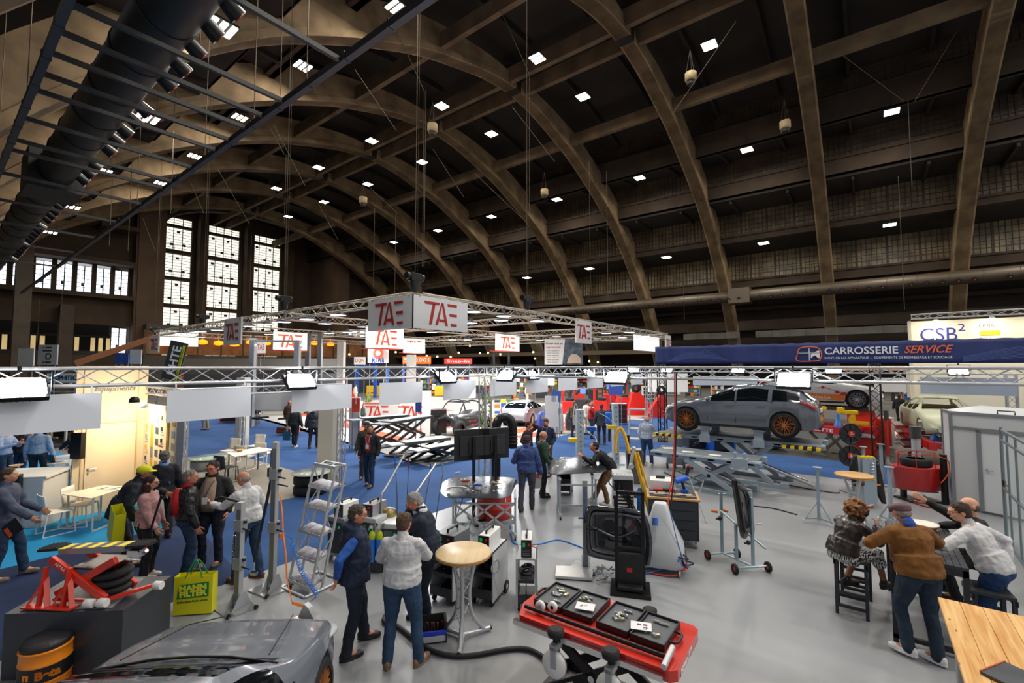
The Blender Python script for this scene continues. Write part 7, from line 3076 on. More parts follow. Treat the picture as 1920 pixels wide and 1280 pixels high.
mb.beam(V((0, 0, 1.55)), dv * Lp + V((0, 0, 1.55)), .01, .9)
mb.build('glass', GLASS, J)
mb = MB()
mb.box((-.05, 0, 1.15), (.06, .05, .1))
mb.k = 1
mb.box((-.05, -.03, 1.1), (.05, .04, .04))
mb.build('latch', [BLK, RED], J)
nv = V((dv.y, -dv.x, 0))
if nv.dot(RT) < 0:
 nv = -nv
J = thing('tool_board', 'dark perforated board of hanging tools behind the glazed partition', 'board', A + nv * .5)
mb = MB()
mb.beam(dv * .1 + V((0, 0, 1.1)), dv * Lp + V((0, 0, 1.1)), .04, 1.7)
mb.build('board', mat('3a3d42', .5), J)
mb = MB()
random.seed(12)
for q in range(60):
 a = dv * random.uniform(.15, Lp) + V((0, 0, random.uniform(.4, 1.9))) - nv * .05
 mb.cyl(a, a + V((0, 0, -random.uniform(.05, .25))), .012, n=6)
mb.build('hung_tools', mat('b9bdc0', .3, .7), J)
# dark bar table, stools, wooden table
DK = mat('2a2d33', .45)
J = thing('bar_table', 'long dark slatted bar table with four people around it', 'table', (7.7, -.19, Z0))
mb = MB()
for k in range(11):
 mb.bx(0, 1.7, -.72 + .0655 * k, -.72 + .0655 * k + .06, 1.05, 1.085)
mb.build('table_top', mat('3a3e45', .4), J)
mb = MB()
mb.bx(0, 1.7, -.05, 0, .97, 1.05)
mb.bx(0, 1.7, -.72, -.67, .97, 1.05)
mb.bx(0, .05, -.72, 0, .97, 1.05)
mb.build('apron', DK, J)
for x in (0, 1.65):
 for y in (-.72, -.05):
  mb = MB()
  mb.bx(x, x + .055, y, y + .055, 0, 1.05)
  mb.build('leg', DK, J)
mb = MB()
mb.bx(0, .05, -.72, 0, .05, .1)
mb.bx(1.65, 1.7, -.72, 0, .05, .1)
mb.bx(0, 1.7, -.4, -.35, .05, .1)
mb.build('foot_rail', DK, J)
def stool(label, loc, rz=0.):
 J = thing('bar_stool', label, 'stool', loc, rz)
 mb = MB()
 mb.bx(-.2, .2, -.19, .19, .74, .78)
 mb.build('seat', DK, J, bev=.004)
 for x in (-.18, .18):
  for y in (-.17, .17):
   mb = MB()
   mb.bx(x - .02, x + .02, y - .02, y + .02, 0, .74)
   mb.build('leg', DK, J)
 mb = MB()
 for z in (.12, .3):
  for x in (-.18, .18):
   mb.bx(x - .012, x + .012, -.17, .17, z - .02, z + .02)
 for z in (.2,):
  for y in (-.17, .17):
   mb.bx(-.18, .18, y - .012, y + .012, z - .02, z + .02)
 mb.bx(-.2, .2, -.2, -.17, .68, .74)
 mb.bx(-.2, .2, .17, .2, .68, .74)
 mb.build('rails', DK, J)
 return J
stool('black bar stool under the curly haired woman', (8.27, .24, Z0))
stool('black bar stool pushed under the dark bar table beside her', (8.95, .2, Z0))
stool('black bar stool beside the man in the white shirt at the dark table', (8.1, -1.12, Z0), .1)
stool('black bar stool carrying the bald bearded man', (9.0, -1.2, Z0), -.1)
J = thing('wooden_table', 'knotty pine bar table top filling the bottom right corner', 'table', (5.63, -1.27, Z0))
PINE = bpy.data.materials.new('pine')
PINE.use_nodes = True
nt = PINE.node_tree
bs = nt.nodes['Principled BSDF']
tc = nt.nodes.new('ShaderNodeTexCoord')
mp = nt.nodes.new('ShaderNodeMapping')
mp.inputs['Scale'].default_value = (.7, 9, 1)
nt.links.new(tc.outputs['Object'], mp.inputs[0])
nz = nt.nodes.new('ShaderNodeTexNoise')
nz.inputs['Scale'].default_value = 2.2
nz.inputs['Detail'].default_value = 6
nz.inputs['Distortion'].default_value = .6
nt.links.new(mp.outputs[0], nz.inputs['Vector'])
r1 = nt.nodes.new('ShaderNodeValToRGB')
r1.color_ramp.elements[0].position = .35
r1.color_ramp.elements[1].position = .65
r1.color_ramp.elements[0].color = lin('c98f4a')
r1.color_ramp.elements[1].color = lin('e3b878')
nt.links.new(nz.outputs['Fac'], r1.inputs[0])
vo = nt.nodes.new('ShaderNodeTexVoronoi')
vo.inputs['Scale'].default_value = 6
mp2 = nt.nodes.new('ShaderNodeMapping')
mp2.inputs['Scale'].default_value = (.55, 1.5, 1)
nt.links.new(tc.outputs['Object'], mp2.inputs[0])
nt.links.new(mp2.outputs[0], vo.inputs['Vector'])
r2 = nt.nodes.new('ShaderNodeValToRGB')
r2.color_ramp.elements[0].position = .05
r2.color_ramp.elements[1].position = .11
r2.color_ramp.elements[0].color = (0, 0, 0, 1)
r2.color_ramp.elements[1].color = (1, 1, 1, 1)
nt.links.new(vo.outputs['Distance'], r2.inputs[0])
mx = nt.nodes.new('ShaderNodeMix')
mx.data_type = 'RGBA'
nt.links.new(r2.outputs[0], mx.inputs['Factor'])
mx.inputs[6].default_value = lin('7a4420')
nt.links.new(r1.outputs[0], mx.inputs[7])
nt.links.new(mx.outputs[2], bs.inputs['Base Color'])
bs.inputs['Roughness'].default_value = .4
mb = MB()
for k in range(9):
 mb.bx(-1.3, 1.0, .735 - .165 * (k + 1) + .002, .735 - .165 * k, 1.03, 1.07)
mb.build('table_top', PINE, J, bev=.006)
for x, y in ((.9, .6), (-1.2, .6), (.9, -.6)):
 mb = MB()
 mb.cyl((x, y, 0), (x, y, 1.03), .035, n=12)
 mb.build('leg', STEEL, J)
p = G(1900, 1268, 1.1)
mb = MB()
mb.box((0, 0, .012), (.34, .24, .02))
mb.k = 1
mb.tube([(-.17, .12, .024), (.17, .12, .024)], .006, 5)
o = mb.build('notebook', [mat('3c4148', .45), mat('c0512c', .5)], loc=(p.x, p.y, 1.085), rz=CY(-20))
tag(o, 'dark grey notebook with an orange edge on the pine table', 'notebook')
def on_bar(name, label, x, y, fn, ms, cat, rz=0., bev=0):
 mb = MB()
 fn(mb)
 return tag(mb.build(name, ms, loc=(7.7 + x, -.19 + y, 1.085 + Z0), rz=rz, bev=bev), label, cat)
on_bar('basket', 'woven basket lined with white cloth on the dark bar table', 1.35, -.42, lambda m: (m.lathe([(.12, 0), (.17, .09), (.17, .1), (.11, .01)], n=20), setattr(m, 'k', 1), m.lathe([(.165, .09), (.185, .11), (.17, .115), (.1, .06), (.001, .06)], n=20)), [mat('8d7550', .8, var=.4, vs=30), mat('e3ddcf', .7)], 'basket')
on_bar('tablet', 'black tablet leaning in front of the basket', .95, -.4, lambda m: (m.box((0, 0, .06), (.28, .015, .12), rx=-.6), setattr(m, 'k', 1), m.box((0, -.012, .062), (.25, .008, .1), rx=-.6)), [BLK, mat('bfc3cc', .3)], 'tablet', -PI / 2)
CLR = mat('e6eef0', .08, alpha=.3)
on_bar('glass_bottle', 'clear glass bottle with an orange label on the dark bar table', .78, -.22, lambda m: (m.lathe([(.035, 0), (.038, .02), (.038, .14), (.014, .2), (.014, .26)], n=16), setattr(m, 'k', 1), m.lathe([(.039, .08), (.039, .12)], n=16)), [CLR, mat('ee7a2a', .5)], 'bottle')
on_bar('drinking_glass', 'clear drinking glass nearest the man in the brown jacket', .42, -.28, lambda m: m.lathe([(.03, 0), (.034, .1), (.032, .1), (.028, .01)], n=16), CLR, 'glass')
on_bar('drinking_glass', 'clear drinking glass between the bottle and the basket', 1.02, -.2, lambda m: m.lathe([(.03, 0), (.034, .1), (.032, .1), (.028, .01)], n=16), CLR, 'glass')
on_bar('smartphone', 'phone with a lit screen beside the woman, near the table corner', .2, -.14, lambda m: (m.box((0, 0, .006), (.16, .08, .01)), setattr(m, 'k', 1), m.box((0, 0, .0115), (.14, .07, .001))), [BLK, mat('aab2dc', .3, emit=.5)], 'phone', .9)
# left booth
BGE = mat('dcc8a8', .6)
WY, WX = 14.6, 3.55
J = thing('booth_wall', 'tall beige booth wall with a closed door behind the white table', 'wall', (2.4, WY, 0))
mb = MB()
mb.bx(-.15, 1.2, 0, .1, 0, 3.5)
mb.build('panel', BGE, J)
mb = MB()
mb.bx(-.02, .0, -.02, 0, 0, 3.5)
mb.bx(1.0, 1.02, -.02, 0, 0, 3.5)
mb.bx(0, 1.0, -.02, 0, 2.12, 2.15)
mb.build('door_frame', mat('c3ae8e', .6), J)
mb = MB()
mb.bx(.06, .98, -.03, -.005, .02, 2.1)
dd_ = mb.build('door', mat('e2cfb2', .55), J)
mb = MB()
mb.cyl((.12, -.07, 1.08), (.26, -.07, 1.08), .01, n=8)
mb.cyl((.12, -.07, 1.08), (.12, -.03, 1.08), .02, n=10)
mb.cyl((.12, -.05, .98), (.12, -.03, .98), .018, n=10)
mb.build('door_handle', CHROME, dd_)
text('Equipments', .17, mat('56606e', .5), face((.55, -.012, 2.95), (1, 0, 0)), J, width=.78, bold=.004, shear=.25)
J = thing('poster_wall', 'beige wall of posters with hand tools and brochures beside the booth door', 'wall', (WX, 12.15, 0))
mb = MB()
mb.bx(0, .08, 0, WY - 12.15, 0, 2.55)
mb.k = 1
mb.bx(-.03, .1, -.08, 0, 0, 2.75)
mb.build('panel', [mat('e8dcc6', .6), mat('70767c', .4, .4)], J)
random.seed(31)
for q in range(34):
 y, z = .12 + 2.15 * (q % 6) / 5.6, .8 + 1.6 * (q // 6) / 6
 mb = MB()
 c_ = random.choice(('c79a3a', '3b4656', '9b3a2c', '6f8fb0', 'e0b030', '8d8d8d', 'bdbdbd'))
 if q % 3 == 0:
  mb.bx(-.006, 0, y, y + .22, z, z + .16)
 elif q % 3 == 1:
  for k in range(3):
   mb.bx(-.02, 0, y + .06 * k, y + .06 * k + .02, z - .06, z + .2)
 else:
  mb.bx(-.004, 0, y, y + .25, z, z + .02)
  mb.bx(-.004, 0, y, y + .2, z + .06, z + .075)
  mb.bx(-.03, 0, y + .1, y + .14, z + .1, z + .2)
 mb.build('poster_item', mat(c_, .6), J)
text('Contini', .1, mat('b03a3a', .5), face((-.004, 1.15, 1.62), (0, -1, 0)), J)
for u, v, w, lb in ((269, 762, 10.6, 'round white spot lamp with warm light over the poster wall'), (252, 752, 10.2, 'small black clamp lamp on an arm over the booth door')):
 p = AT(u, v, w)
 mb = MB()
 mb.lathe([(.05, .1), (.09, .06), (.1, -.02), (.09, -.03)], n=16)
 mb.k = 1
 mb.cyl((0, 0, -.035), (0, 0, -.03), .085, n=14)
 tag(mb.build('spot_lamp', [WHT if 'white' in lb else BLK, mat('ffe9bd', .5, emit=9 if 'white' in lb else 2)], loc=p), lb, 'lamp')
area((2.9, 13.6, 2.6), .3, 26, (3.5, 13.8, 1.4), (1, .8, .5), name='spot_light')
area((3.0, 13.2, 2.9), .3, 30, (2.9, 14.6, 2.0), (1, .8, .55), name='spot_light')
p = AT(158, 860, 11.0)
J = thing('steel_pillar', 'brushed steel pillar with a small screen, left of the booth door', 'pillar', (p.x, p.y, 0), CY(10))
mb = MB()
mb.bx(-.2, .2, -.1, .1, 0, 1.75)
mb.build('pillar', mat('8f979c', .3, .7), J)
mb = MB()
mb.bx(-.02, .28, -.3, -.2, 1.35, 1.95)
mb.build('screen', BLKM, J)
J = thing('reception_counter', 'white reception counter with a slanting top, black panel in front', 'counter', GP(60, 985), CY(-10))
mb = MB()
mb.bx(-.9, .35, -.25, .5, 0, 1.05)
mb.box((-.2, .1, 1.1), (1.2, .7, .06), rx=.1)
mb.k = 1
mb.bx(-.42, -.02, -.36, -.26, .02, 1.18)
mb.build('body', [mat('c9cbcd', .5), mat('14181f', .35)], J, bev=.01)
mb = MB()
mb.bx(-.24, -.12, -.37, -.36, .75, 1.08)
mb.k = 1
mb.cyl((-.18, -.39, .78), (-.18, -.39, 1.02), .02, n=8)
mb.build('inset', [mat('8c8272', .5), BLK], J)
for u, v, lb in ((20, 886, 'bowl of snacks on the reception counter'),):
 p = G(u + 10, v - 10, 1.15)
 mb = MB()
 mb.lathe([(.05, 0), (.12, .05), (.11, .05), (.04, .01)], n=16)
 tag(mb.build('bowl', mat('caa777', .6), loc=(p.x, p.y, 1.16)), lb, 'bowl')
def chair(label, loc, rz, col='e4e2dd', name='chair', arms=False):
 m = mat(col, .45)
 J = thing(name, label, 'chair', loc, rz)
 mb = MB()
 rows = [[(-.22 + .44 * i / 6, -.2 + .42 * j / 6, .45 + .012 * (abs(i - 3) / 3) ** 2) for i in range(7)] for j in range(7)]
 mb.surf(rows)
 mb.build('seat', m, J, sol=.014)
 mb = MB()
 rows = [[(-.22 + .44 * i / 6, -.22 - .05 * j / 5 + .03 * (1 - (abs(i - 3) / 3) ** 2) * -1, .46 + .38 * j / 5) for i in range(7)] for j in range(6)]
 mb.surf(rows)
 mb.build('backrest', m, J, sol=.014)
 for sx in (-1, 1):
  for y0, y1 in ((.2, .24), (-.2, -.26)):
   mb = MB()
   mb.beam((sx * .21, y0, .45), (sx * .23, y1, .0), .022)
   mb.build('leg', m, J)
  mb = MB()
  mb.beam((sx * .23, .24, .012), (sx * .23, -.26, .012), .022)
  mb.build('runner', m, J)
 return J
def table(label, pts, z, col='e6e0d2', legs=((.06, .1), (.94, .1), (.06, .9), (.94, .9)), runner=True, lt=.035, name='table'):
 A, B, Cc, D = [G(u, v, z) for u, v in pts]
 o = (A + Cc) / 2
 J = thing(name, label, 'table', (o.x, o.y, Z0))
 mb = MB()
 mb.ext([(p.x - o.x, p.y - o.y) for p in (A, B, Cc, D)], z - .03, z - Z0)
 mb.build('table_top', mat(col, .45), J)
 for a, b in legs:
  q = A.lerp(B, a).lerp(D.lerp(Cc, a), b) - o
  mb = MB()
  mb.beam((q.x, q.y, 0), (q.x, q.y, z - .03), lt)
  mb.build('leg', mat('c9cac9' if runner else '2a2a2a', .4), J)
 if runner:
  mb = MB()
  for a in (.06, .94):
   q0, q1 = A.lerp(B, a).lerp(D.lerp(Cc, a), .1) - o, A.lerp(B, a).lerp(D.lerp(Cc, a), .9) - o
   mb.beam((q0.x, q0.y, .02), (q1.x, q1.y, .02), lt)
  mb.build('runner', mat('c9cac9', .4), J)
 return J
table('cream meeting table on the light blue carpet in front of the booth door', [(195, 909), (242, 912), (171, 934), (117, 926)], .75)
p = G(200, 915, .76)
for dx, lb in ((0, 'open magazine lying on the cream meeting table'), (.28, 'second open magazine lying on the far end of the cream meeting table')):
 mb = MB()
 mb.box((0, 0, .004), (.3, .2, .006))
 mb.k = 1
 mb.box((-.06, 0, .008), (.1, .14, .001))
 tag(mb.build('magazine', [PAPER, mat('6a6f74', .6)], loc=(p.x + dx * RT.x, p.y + dx * RT.y, .755), rz=CY(15)), lb, 'magazine')
chair('white plastic chair standing alone on the light blue carpet, seen from behind', GP(105, 1000), CY(30))
chair('white plastic chair at the left end of the cream meeting table', GP(150, 985), CY(75))
chair('white plastic chair at the right end of the cream meeting table behind the yellow cap', GP(240, 962), CY(-100))
chair('white chair frame beside the small table behind the reception counter', GP(108, 905), CY(-60))
J = table('small white table with a laptop behind the reception counter', [(90, 862), (128, 862), (130, 868), (88, 870)], .95)
p = G(104, 865, .96)
mb = MB()
mb.box((0, 0, .01), (.3, .2, .015))
mb.k = 1
mb.box((0, .1, .11), (.3, .012, .2), rx=-.25)
tag(mb.build('laptop', [STEEL, BLK], loc=(p.x, p.y, .955), rz=CY(200)), 'open laptop on the small white table behind the counter', 'laptop')
J = thing('dark_stand', 'dark exhibition stand interior behind the reception counter at far left', 'stand', GP(70, 830), CY(0))
mb = MB()
mb.bx(-4.5, 2.6, 1.5, 1.7, 0, 2.2)
mb.k = 1
mb.bx(-3.5, 2.6, -1.2, 1.4, 0, .02)
mb.k = 2
mb.bx(1.2, 1.28, .0, .08, 0, 1.4)
mb.bx(1.2, 2.4, .0, .08, 1.35, 1.45)
mb.bx(-.9, -.8, .5, .6, 0, 1.7)
mb.build('structure', [mat('1d2024', .5), mat('202226', .4), WHT], J)
mb = MB()
random.seed(77)
for q in range(40):
 a = V((random.uniform(-3, 2.4), random.uniform(-.3, 1.3), random.uniform(.0, 1.5)))
 mb.k = q % 3
 mb.box(a, (random.uniform(.08, .3), .1, random.uniform(.05, .35)))
mb.build('exhibits', [mat('6e6a5e', .4, .3), mat('33373b', .3), mat('b9a77c', .4)], J)
tt = table('long white table with a wooden bowl on the tan floor', [(424, 848), (485, 838), (516, 842), (440, 856)], .75, 'e9e7e0', runner=False, lt=.025)
p = G(450, 844, .78)
mb = MB()
mb.lathe([(.05, 0), (.13, .06), (.12, .06), (.04, .012)], n=18)
tag(mb.build('bowl', WOOD, loc=(p.x, p.y, .75)), 'shallow wooden bowl on the long white table', 'bowl')
for u, v, yw, c_, lb in ((460, 880, 8, 'ece6d8', 'white chair at the front left side of the long white table'), (497, 873, 8, 'ece6d8', 'white chair at the front right side of the long white table'), (430, 868, 190, 'ece6d8', 'white chair behind the long white table, left'), (478, 858, 190, 'ece6d8', 'white chair behind the long white table, right'), (424, 905, 20, '1c2130', 'dark blue chair in front of the long white table')):
 chair(lb, GP(u, v), CY(yw), c_)
J = thing('display_table', 'round glass display table with a tyre inside beside the lattice mast', 'table', GP(388, 905), 0)
mb = MB()
mb.lathe([(.48, .72), (.5, .74), (.48, .76), (.001, .76)], n=32)
mb.build('glass_top', mat('b9ccc4', .08, .1), J)
mb = MB()
mb.lathe([(.25, .42), (.42, .42), (.44, .5), (.44, .64), (.42, .7), (.25, .7)], n=32)
mb.build('tyre', mat('8a8c8c', .4, .5), J)
mb = MB()
mb.lathe([(.3, 0), (.3, .03), (.05, .06), (.05, .42)], n=20)
mb.k = 1
mb.lathe([(.48, .38), (.5, .4), (.48, .41), (.001, .41)], n=32)
mb.build('foot', [BLK, ALU], J)
J = thing('tyre_table', 'low glass topped table made of two black tyres beside the brochure rack', 'table', GP(582, 925), 0)
mb = MB()
for z in (.0, .26):
 mb.lathe([(.28, z), (.4, z), (.44, z + .05), (.44, z + .2), (.4, z + .25), (.28, z + .25)], n=32)
mb.build('tyres', RUB, J)
mb = MB()
mb.lathe([(.5, .56), (.5, .58), (.001, .58)], n=32)
mb.build('glass_top', mat('c6d2cc', .06, .1), J)
mb = MB()
p = AT(616, 906, 13.9)
mb.bx(-.24, .24, -.24, .24, 0, 2.9)
tag(mb.build('booth_post', mat('d7d3c6', .6), loc=(p.x, p.y, Z0), rz=CY(8), bev=.01), 'thick white square post beside the lattice mast on the tan floor', 'post')
mb = MB()
p = AT(453, 845, 19.6)
mb.bx(-.19, .19, -.19, .19, 0, 3.0)
tag(mb.build('booth_post', mat('cbc9bf', .6), loc=(p.x, p.y, Z0), rz=CY(8), bev=.01), 'white square post behind the long white table', 'post')
for a, b, lb in (((7.75, 12.4, 0), (7.75, 12.4, 2.75), 'slim silver lattice mast standing beside the thick white post'), ((3.75, 12.5, 0), (3.75, 12.5, 2.75), 'slim silver lattice mast beside the poster wall'), ((8.3, 20.6, 0), (8.3, 20.6, 2.75), 'slim silver lattice mast behind the long white table')):
 truss('lattice_mast', a, b, lb, size=.21, r=.02, rb=.008, seg=.3, cat='truss mast')
truss('lattice_beam', (3.65, 12.5, 2.88), (7.85, 12.5, 2.88), 'low silver lattice beam over the front of the tan floor', size=.21, r=.02, rb=.008, seg=.3)
truss('lattice_beam', (3.65, 12.65, 2.88), (3.65, 20.6, 2.88), 'low silver lattice beam over the left side of the tan floor', size=.21, r=.02, rb=.008, seg=.3)
def board(name, label, u0, v0, u1, v1, w, col, words=None, wc='222222', tilt=0., rot=0., emit=0., cat='sign', thk=.06, post=True, wz=None, bold=.0, wd=.8):
 a, b = AT(u0, v0, w), AT(u1, v1, w)
 wd_, h = (b - a).dot(RT), abs(a.z - b.z)
 c = (a + b) / 2
 J = thing(name, label, cat, c, CY(0))
 J.rotation_euler[1] = tilt
 mb = MB()
 mb.bx(-wd_ / 2, wd_ / 2, 0, thk, -h / 2, h / 2)
 mb.build('board', mat(col, .55, emit=emit), J)
 if words:
  M = face((0, -.006, wz or 0), (1, 0, 0)) @ Matrix.Rotation(rot, 4, 'Z')
  L_ = (h if rot else wd_) * wd
  text(words, min(h if not rot else wd_, .9 * (wd_ if rot else h)) * .75, mat(wc, .5, emit=emit * .5), M, J, width=L_, bold=bold)
 if post:
  mb = MB()
  for x in (-wd_ * .4, wd_ * .4):
   mb.cyl((x, .03, -c.z), (x, .03, 0), .025, n=6)
  mb.build('post', GRYP, J)
 return J
J = board('tilted_banner', 'slanting dark grey banner with big white letters and yellow stripe', 312, 640, 342, 712, 19, '3c3f40', 'KHTE', 'f0f0f0', tilt=.22, rot=PI / 2, bold=.01, wd=.75)
mb = MB()
mb.bx(.2, .31, -.012, 0, -.8, .7)
mb.build('yellow_stripe', mat('d8de20', .5), J)
text('LEADING THE TECHNOLOGY', .09, BLK, face((.255, -.016, -.1), (0, 0, 1), (-1, 0, 0)), J, width=1.3)
board('hanging_sign', 'grey sign with vertical lettering at upper left behind the truss', 72, 646, 106, 684, 22, 'b9b9b8', 'ioli', '333333', rot=PI / 2)
board('light_box', 'white lit box sign left of the vertical lettering', 34, 653, 62, 686, 23, 'd6d7da')
board('light_box', 'lit white and blue box sign above the beige booth wall', 244, 655, 264, 682, 20, 'c9ccd2')
board('light_box', 'small white lettered sign over the left floodlight', 88, 700, 146, 717, 17, 'e8e8ea', 'GROPHITEC', '3b3b45', bold=.01, wd=.9)
for x, lb in ((216, 'left'), (229, 'right')):
 board('flag', 'blue flag panel above the booth, the %s one' % lb, x, 662, x + 11, 682, 24, '2a4fa0', cat='flag')
board('roll_up_banner', 'red headed roll up banner with small pictures left of the man with the cap', 655, 745, 674, 836, 19.5, 'd9d9d9')
J = C.objects[-1]
board('info_board', 'small red board with white text over the roll up banner', 660, 746, 674, 772, 19.3, 'c23a2c', 'TAE', 'ffffff', wz=.15, wd=.3)
board('logo_sign', 'white sign with a red eye and blue letters on a bent frame', 690, 653, 728, 680, 36, 'eeeeea', 'MAWA', '2a2f9a', wz=-.4, wd=.6, bold=.02)
J = C.objects[-2] if False else None
p = AT(709, 662, 35.8)
mb = MB()
mb.lathe([(.42, -.01), (.42, .01)], n=24, axis='y')
mb.k = 1
mb.lathe([(.2, -.03), (.2, -.01)], n=20, axis='y')
mb.k = 2
mb.lathe([(.09, -.05), (.09, -.03)], n=16, axis='y')
o = mb.build('eye_emblem', [mat('e04a2c', .5), mat('f0d0c4', .5), WHT], loc=p, rz=CY(0))
o.parent = [x for x in C.objects if x.name.startswith('logo_sign')][0]
o.matrix_parent_inverse = (Matrix.Translation(o.parent.location) @ Matrix.Rotation(CY(0), 4, 'Z')).inverted()
for a in ((664, 669, 685, 683, 34, 'd8d2c8', 'DQN', '7a2c2c', 'small sign with dark red letters left of the eye logo'), (755, 668, 768, 682, 48, 'f06a1c', 'S', 'ffffff', 'orange square sign left of the grey post'), (777, 668, 808, 682, 48, 'f0641c', '2 OV2 S', 'ffffff', 'long orange sign behind the grey post'),
  (833, 672, 885, 682, 50, 'c8281c', 'Snap-in', 'ffe0d0', 'long red sign behind the black post'), (475, 659, 490, 668, 40, '1a0c0a', 'TH01', 'ff4a30', 'small dark sign with red glowing letters on the far balcony'), (481, 640, 497, 662, 33, 'e4e0da', 'TAE', 'c22a20', 'small white cylinder sign with red band in the distance')):
 board('hanging_sign', a[8], *a[:4], a[4], a[5], a[6], a[7], emit=.35)
J = board('advert_banner', 'large hanging advert with text and a picture of cars', 1021, 636, 1093, 683, 30, 'd3d3cf', post=False)
h_ = (AT(1021, 636, 30).z - AT(1021, 683, 30).z)
mb = MB()
mb.ext([(-.1, -h_ / 2), (1.26, -h_ / 2), (1.26, h_ / 2), (.1, h_ / 2)], -.01, 0, 'y')
mb.build('picture', mat('5a6a76', .5, var=.6, vs=3, col2='1e262c'), J)
mb = MB()
mb.ext([(.2, -.75), (1.15, -.75), (1.1, -.4), (.85, -.15), (.5, -.15), (.3, -.4)], -.02, -.01, 'y')
mb.build('pictured_car', mat('b8a890', .4), J)
text('Never miss an', .2, mat('333333', .5), face((-.62, -.01, .55), (1, 0, 0)), J, width=1.1)
text('opportunity.', .2, mat('b0203a', .5), face((-.66, -.01, .3), (1, 0, 0)), J, width=1.0)
for k in range(6):
 text('Hunter equipment', .1, mat('555555', .5), face((-.72, -.01, .08 - .15 * k), (1, 0, 0)), J, width=.85 - .05 * (k % 3))
# stand with the red lettering
def wbox(name, label, u0, v0, u1, v1, d, col, cat='cabinet', bev=.01, parts=None, yaw=0., z0=0.):
 """box whose base left/right corners are seen at u0,u1 with base v1 and top v0"""
 a = G((u0 + u1) / 2, v1)
 w = (a - O).dot(FH)
 W = (u1 - u0) / FPX * w
 h = EYE - (v0 - 686) * w / FPX
 J = thing(name, label, cat, (a.x, a.y, Z0), CY(yaw))
 mb = MB()
 mb.bx(-W / 2, W / 2, 0, d, z0, h)
 mb.build('body', mat(col, .5), J, bev=bev)
 J['_'] = 0
 del J['_']
 return J, W, h
J, W, h = wbox('counter', 'low white counter with big red letters behind the lift ramps', 681, 757, 748, 790, .6, 'e9e7e2', 'counter')
logo((-.1 * W, -.01, h * .55), (1, 0, 0), .75, redl, J)
mb = MB()
mb.bx(-W / 2 - .02, W / 2 + .02, -.02, .62, h, h + .05)
mb.build('counter_top', redl, J)
J, W, h = wbox('counter', 'white counter with partly hidden red letters beside the white column', 757, 752, 790, 795, .6, 'efede8', 'counter')
logo((-.05, -.01, h * .5), (1, 0, 0), .8, redl, J)
wbox('column', 'plain white square column right of the lettered counters', 791, 733, 806, 818, .3, 'e6e4de', 'column')
wbox('column', 'tall grey exhibition column above the truss left of the corner sign', 629, 640, 641, 800, .4, 'bdbab2', 'column')
wbox('column', 'grey column below the small orange signs', 761, 665, 777, 775, .4, 'a9a69e', 'column')
def lift(label, L0, L1, R1, wid, legs, col='b9bcbe'):
 """ramp lift deck from photo point L0 to L1 at height"""
 (u0, v0, z), (u1, v1, _) = L0, L1
 a, b = G(u0, v0, z), G(u1, v1, z)
 d = (b - a)
 Ln = d.length
 J = thing('scissor_lift', label, 'lift', (a.x, a.y, Z0), math.atan2(d.y, d.x))
 mb = MB()
 mb.bx(0, Ln, -wid / 2, wid / 2, z - .12, z - .02)
 mb.k = 1
 mb.bx(.05, Ln - .05, -wid / 2 + .04, wid / 2 - .04, z - .02, z - .005)
 mb.bx(-.5, 0, -wid / 2, wid / 2, z - .1, z - .05)
 mb.build('deck', [mat('2e3236', .4), mat(col, .45)], J, bev=.01)
 for y in (-wid / 2 + .06, wid / 2 - .06):
  mb = MB()
  if z > 1:
   zz = z - .12
   mb.beam((Ln * .2, y, .08), (Ln * .8, y, zz / 2), .05, .1)
   mb.beam((Ln * .8, y, .08), (Ln * .2, y, zz / 2), .05, .1)
   mb.beam((Ln * .2, y, zz / 2), (Ln * .8, y, zz), .05, .1)
   mb.beam((Ln * .8, y, zz / 2), (Ln * .2, y, zz), .05, .1)
  else:
   mb.beam((Ln * .15, y, .06), (Ln * .85, y, z - .12), .05, .1)
   mb.beam((Ln * .85, y, .06), (Ln * .15, y, z - .12), .05, .1)
  mb.build('scissor_arms', mat('24282c', .4), J)
 mb = MB()
 mb.bx(Ln * .1, Ln * .9, -wid / 2, wid / 2, 0, .06)
 mb.build('base', mat('3a3d40', .5), J)
lift('raised black scissor lift deck, the left rear one of the four', (676, 783, 1.35), (762, 776, 1.35), 0, .6, 0, '8f9498')
lift('raised black scissor lift deck, second behind the man with the cap', (722, 790, 1.4), (803, 778, 1.4), 0, .6, 0, '7d8286')
lift('low scissor lift with a pale deck in front of the raised lifts', (752, 828, .75), (838, 818, .75), 0, .6, 0, 'd8d8d4')
lift('lowest scissor lift with a pale deck left of the black screens', (796, 838, .6), (872, 826, .6), 0, .6, 0, 'dcdcd8')
p = G(868, 812)
J = thing('off_road_buggy', 'black off road buggy with roll cage and knobbly tyres behind the lattice mast', 'buggy', (p.x, p.y, Z0), CY(-58))
mb = MB()
rows = []
for x, z0_, z1_, w in ((-1.5, .5, .85, .45), (-1.2, .4, 1.05, .6), (-.5, .32, .95, .68), (.3, .32, .9, .68), (.8, .42, 1.1, .62), (1.4, .55, 1.0, .4), (1.6, .6, .75, .3)):
 rows.append([(x, y, z) for y, z in ((-w, z0_), (-w, (z0_ + z1_) / 2), (-w * .8, z1_), (0, z1_ + .04), (w * .8, z1_), (w, (z0_ + z1_) / 2), (w, z0_))])
mb.surf(rows)
mb.build('body', mat('1e1f21', .3, coat=.6), J, sol=.03)
mb = MB()
for y in (-.62, .62):
 mb.tube(spline([(1.0, y, 1.0), (.55, y * .85, 1.62), (-.5, y * .85, 1.68), (-1.1, y, 1.1)], 5), .035, 7)
for x in (.55, -.1, -.5):
 mb.tube([(x, -.53, 1.64), (x, .53, 1.64)], .03, 6)
mb.build('roll_cage', BLK, J)
mb = MB()
mb.bx(-.5, .3, -.7, -.69, .6, .68)
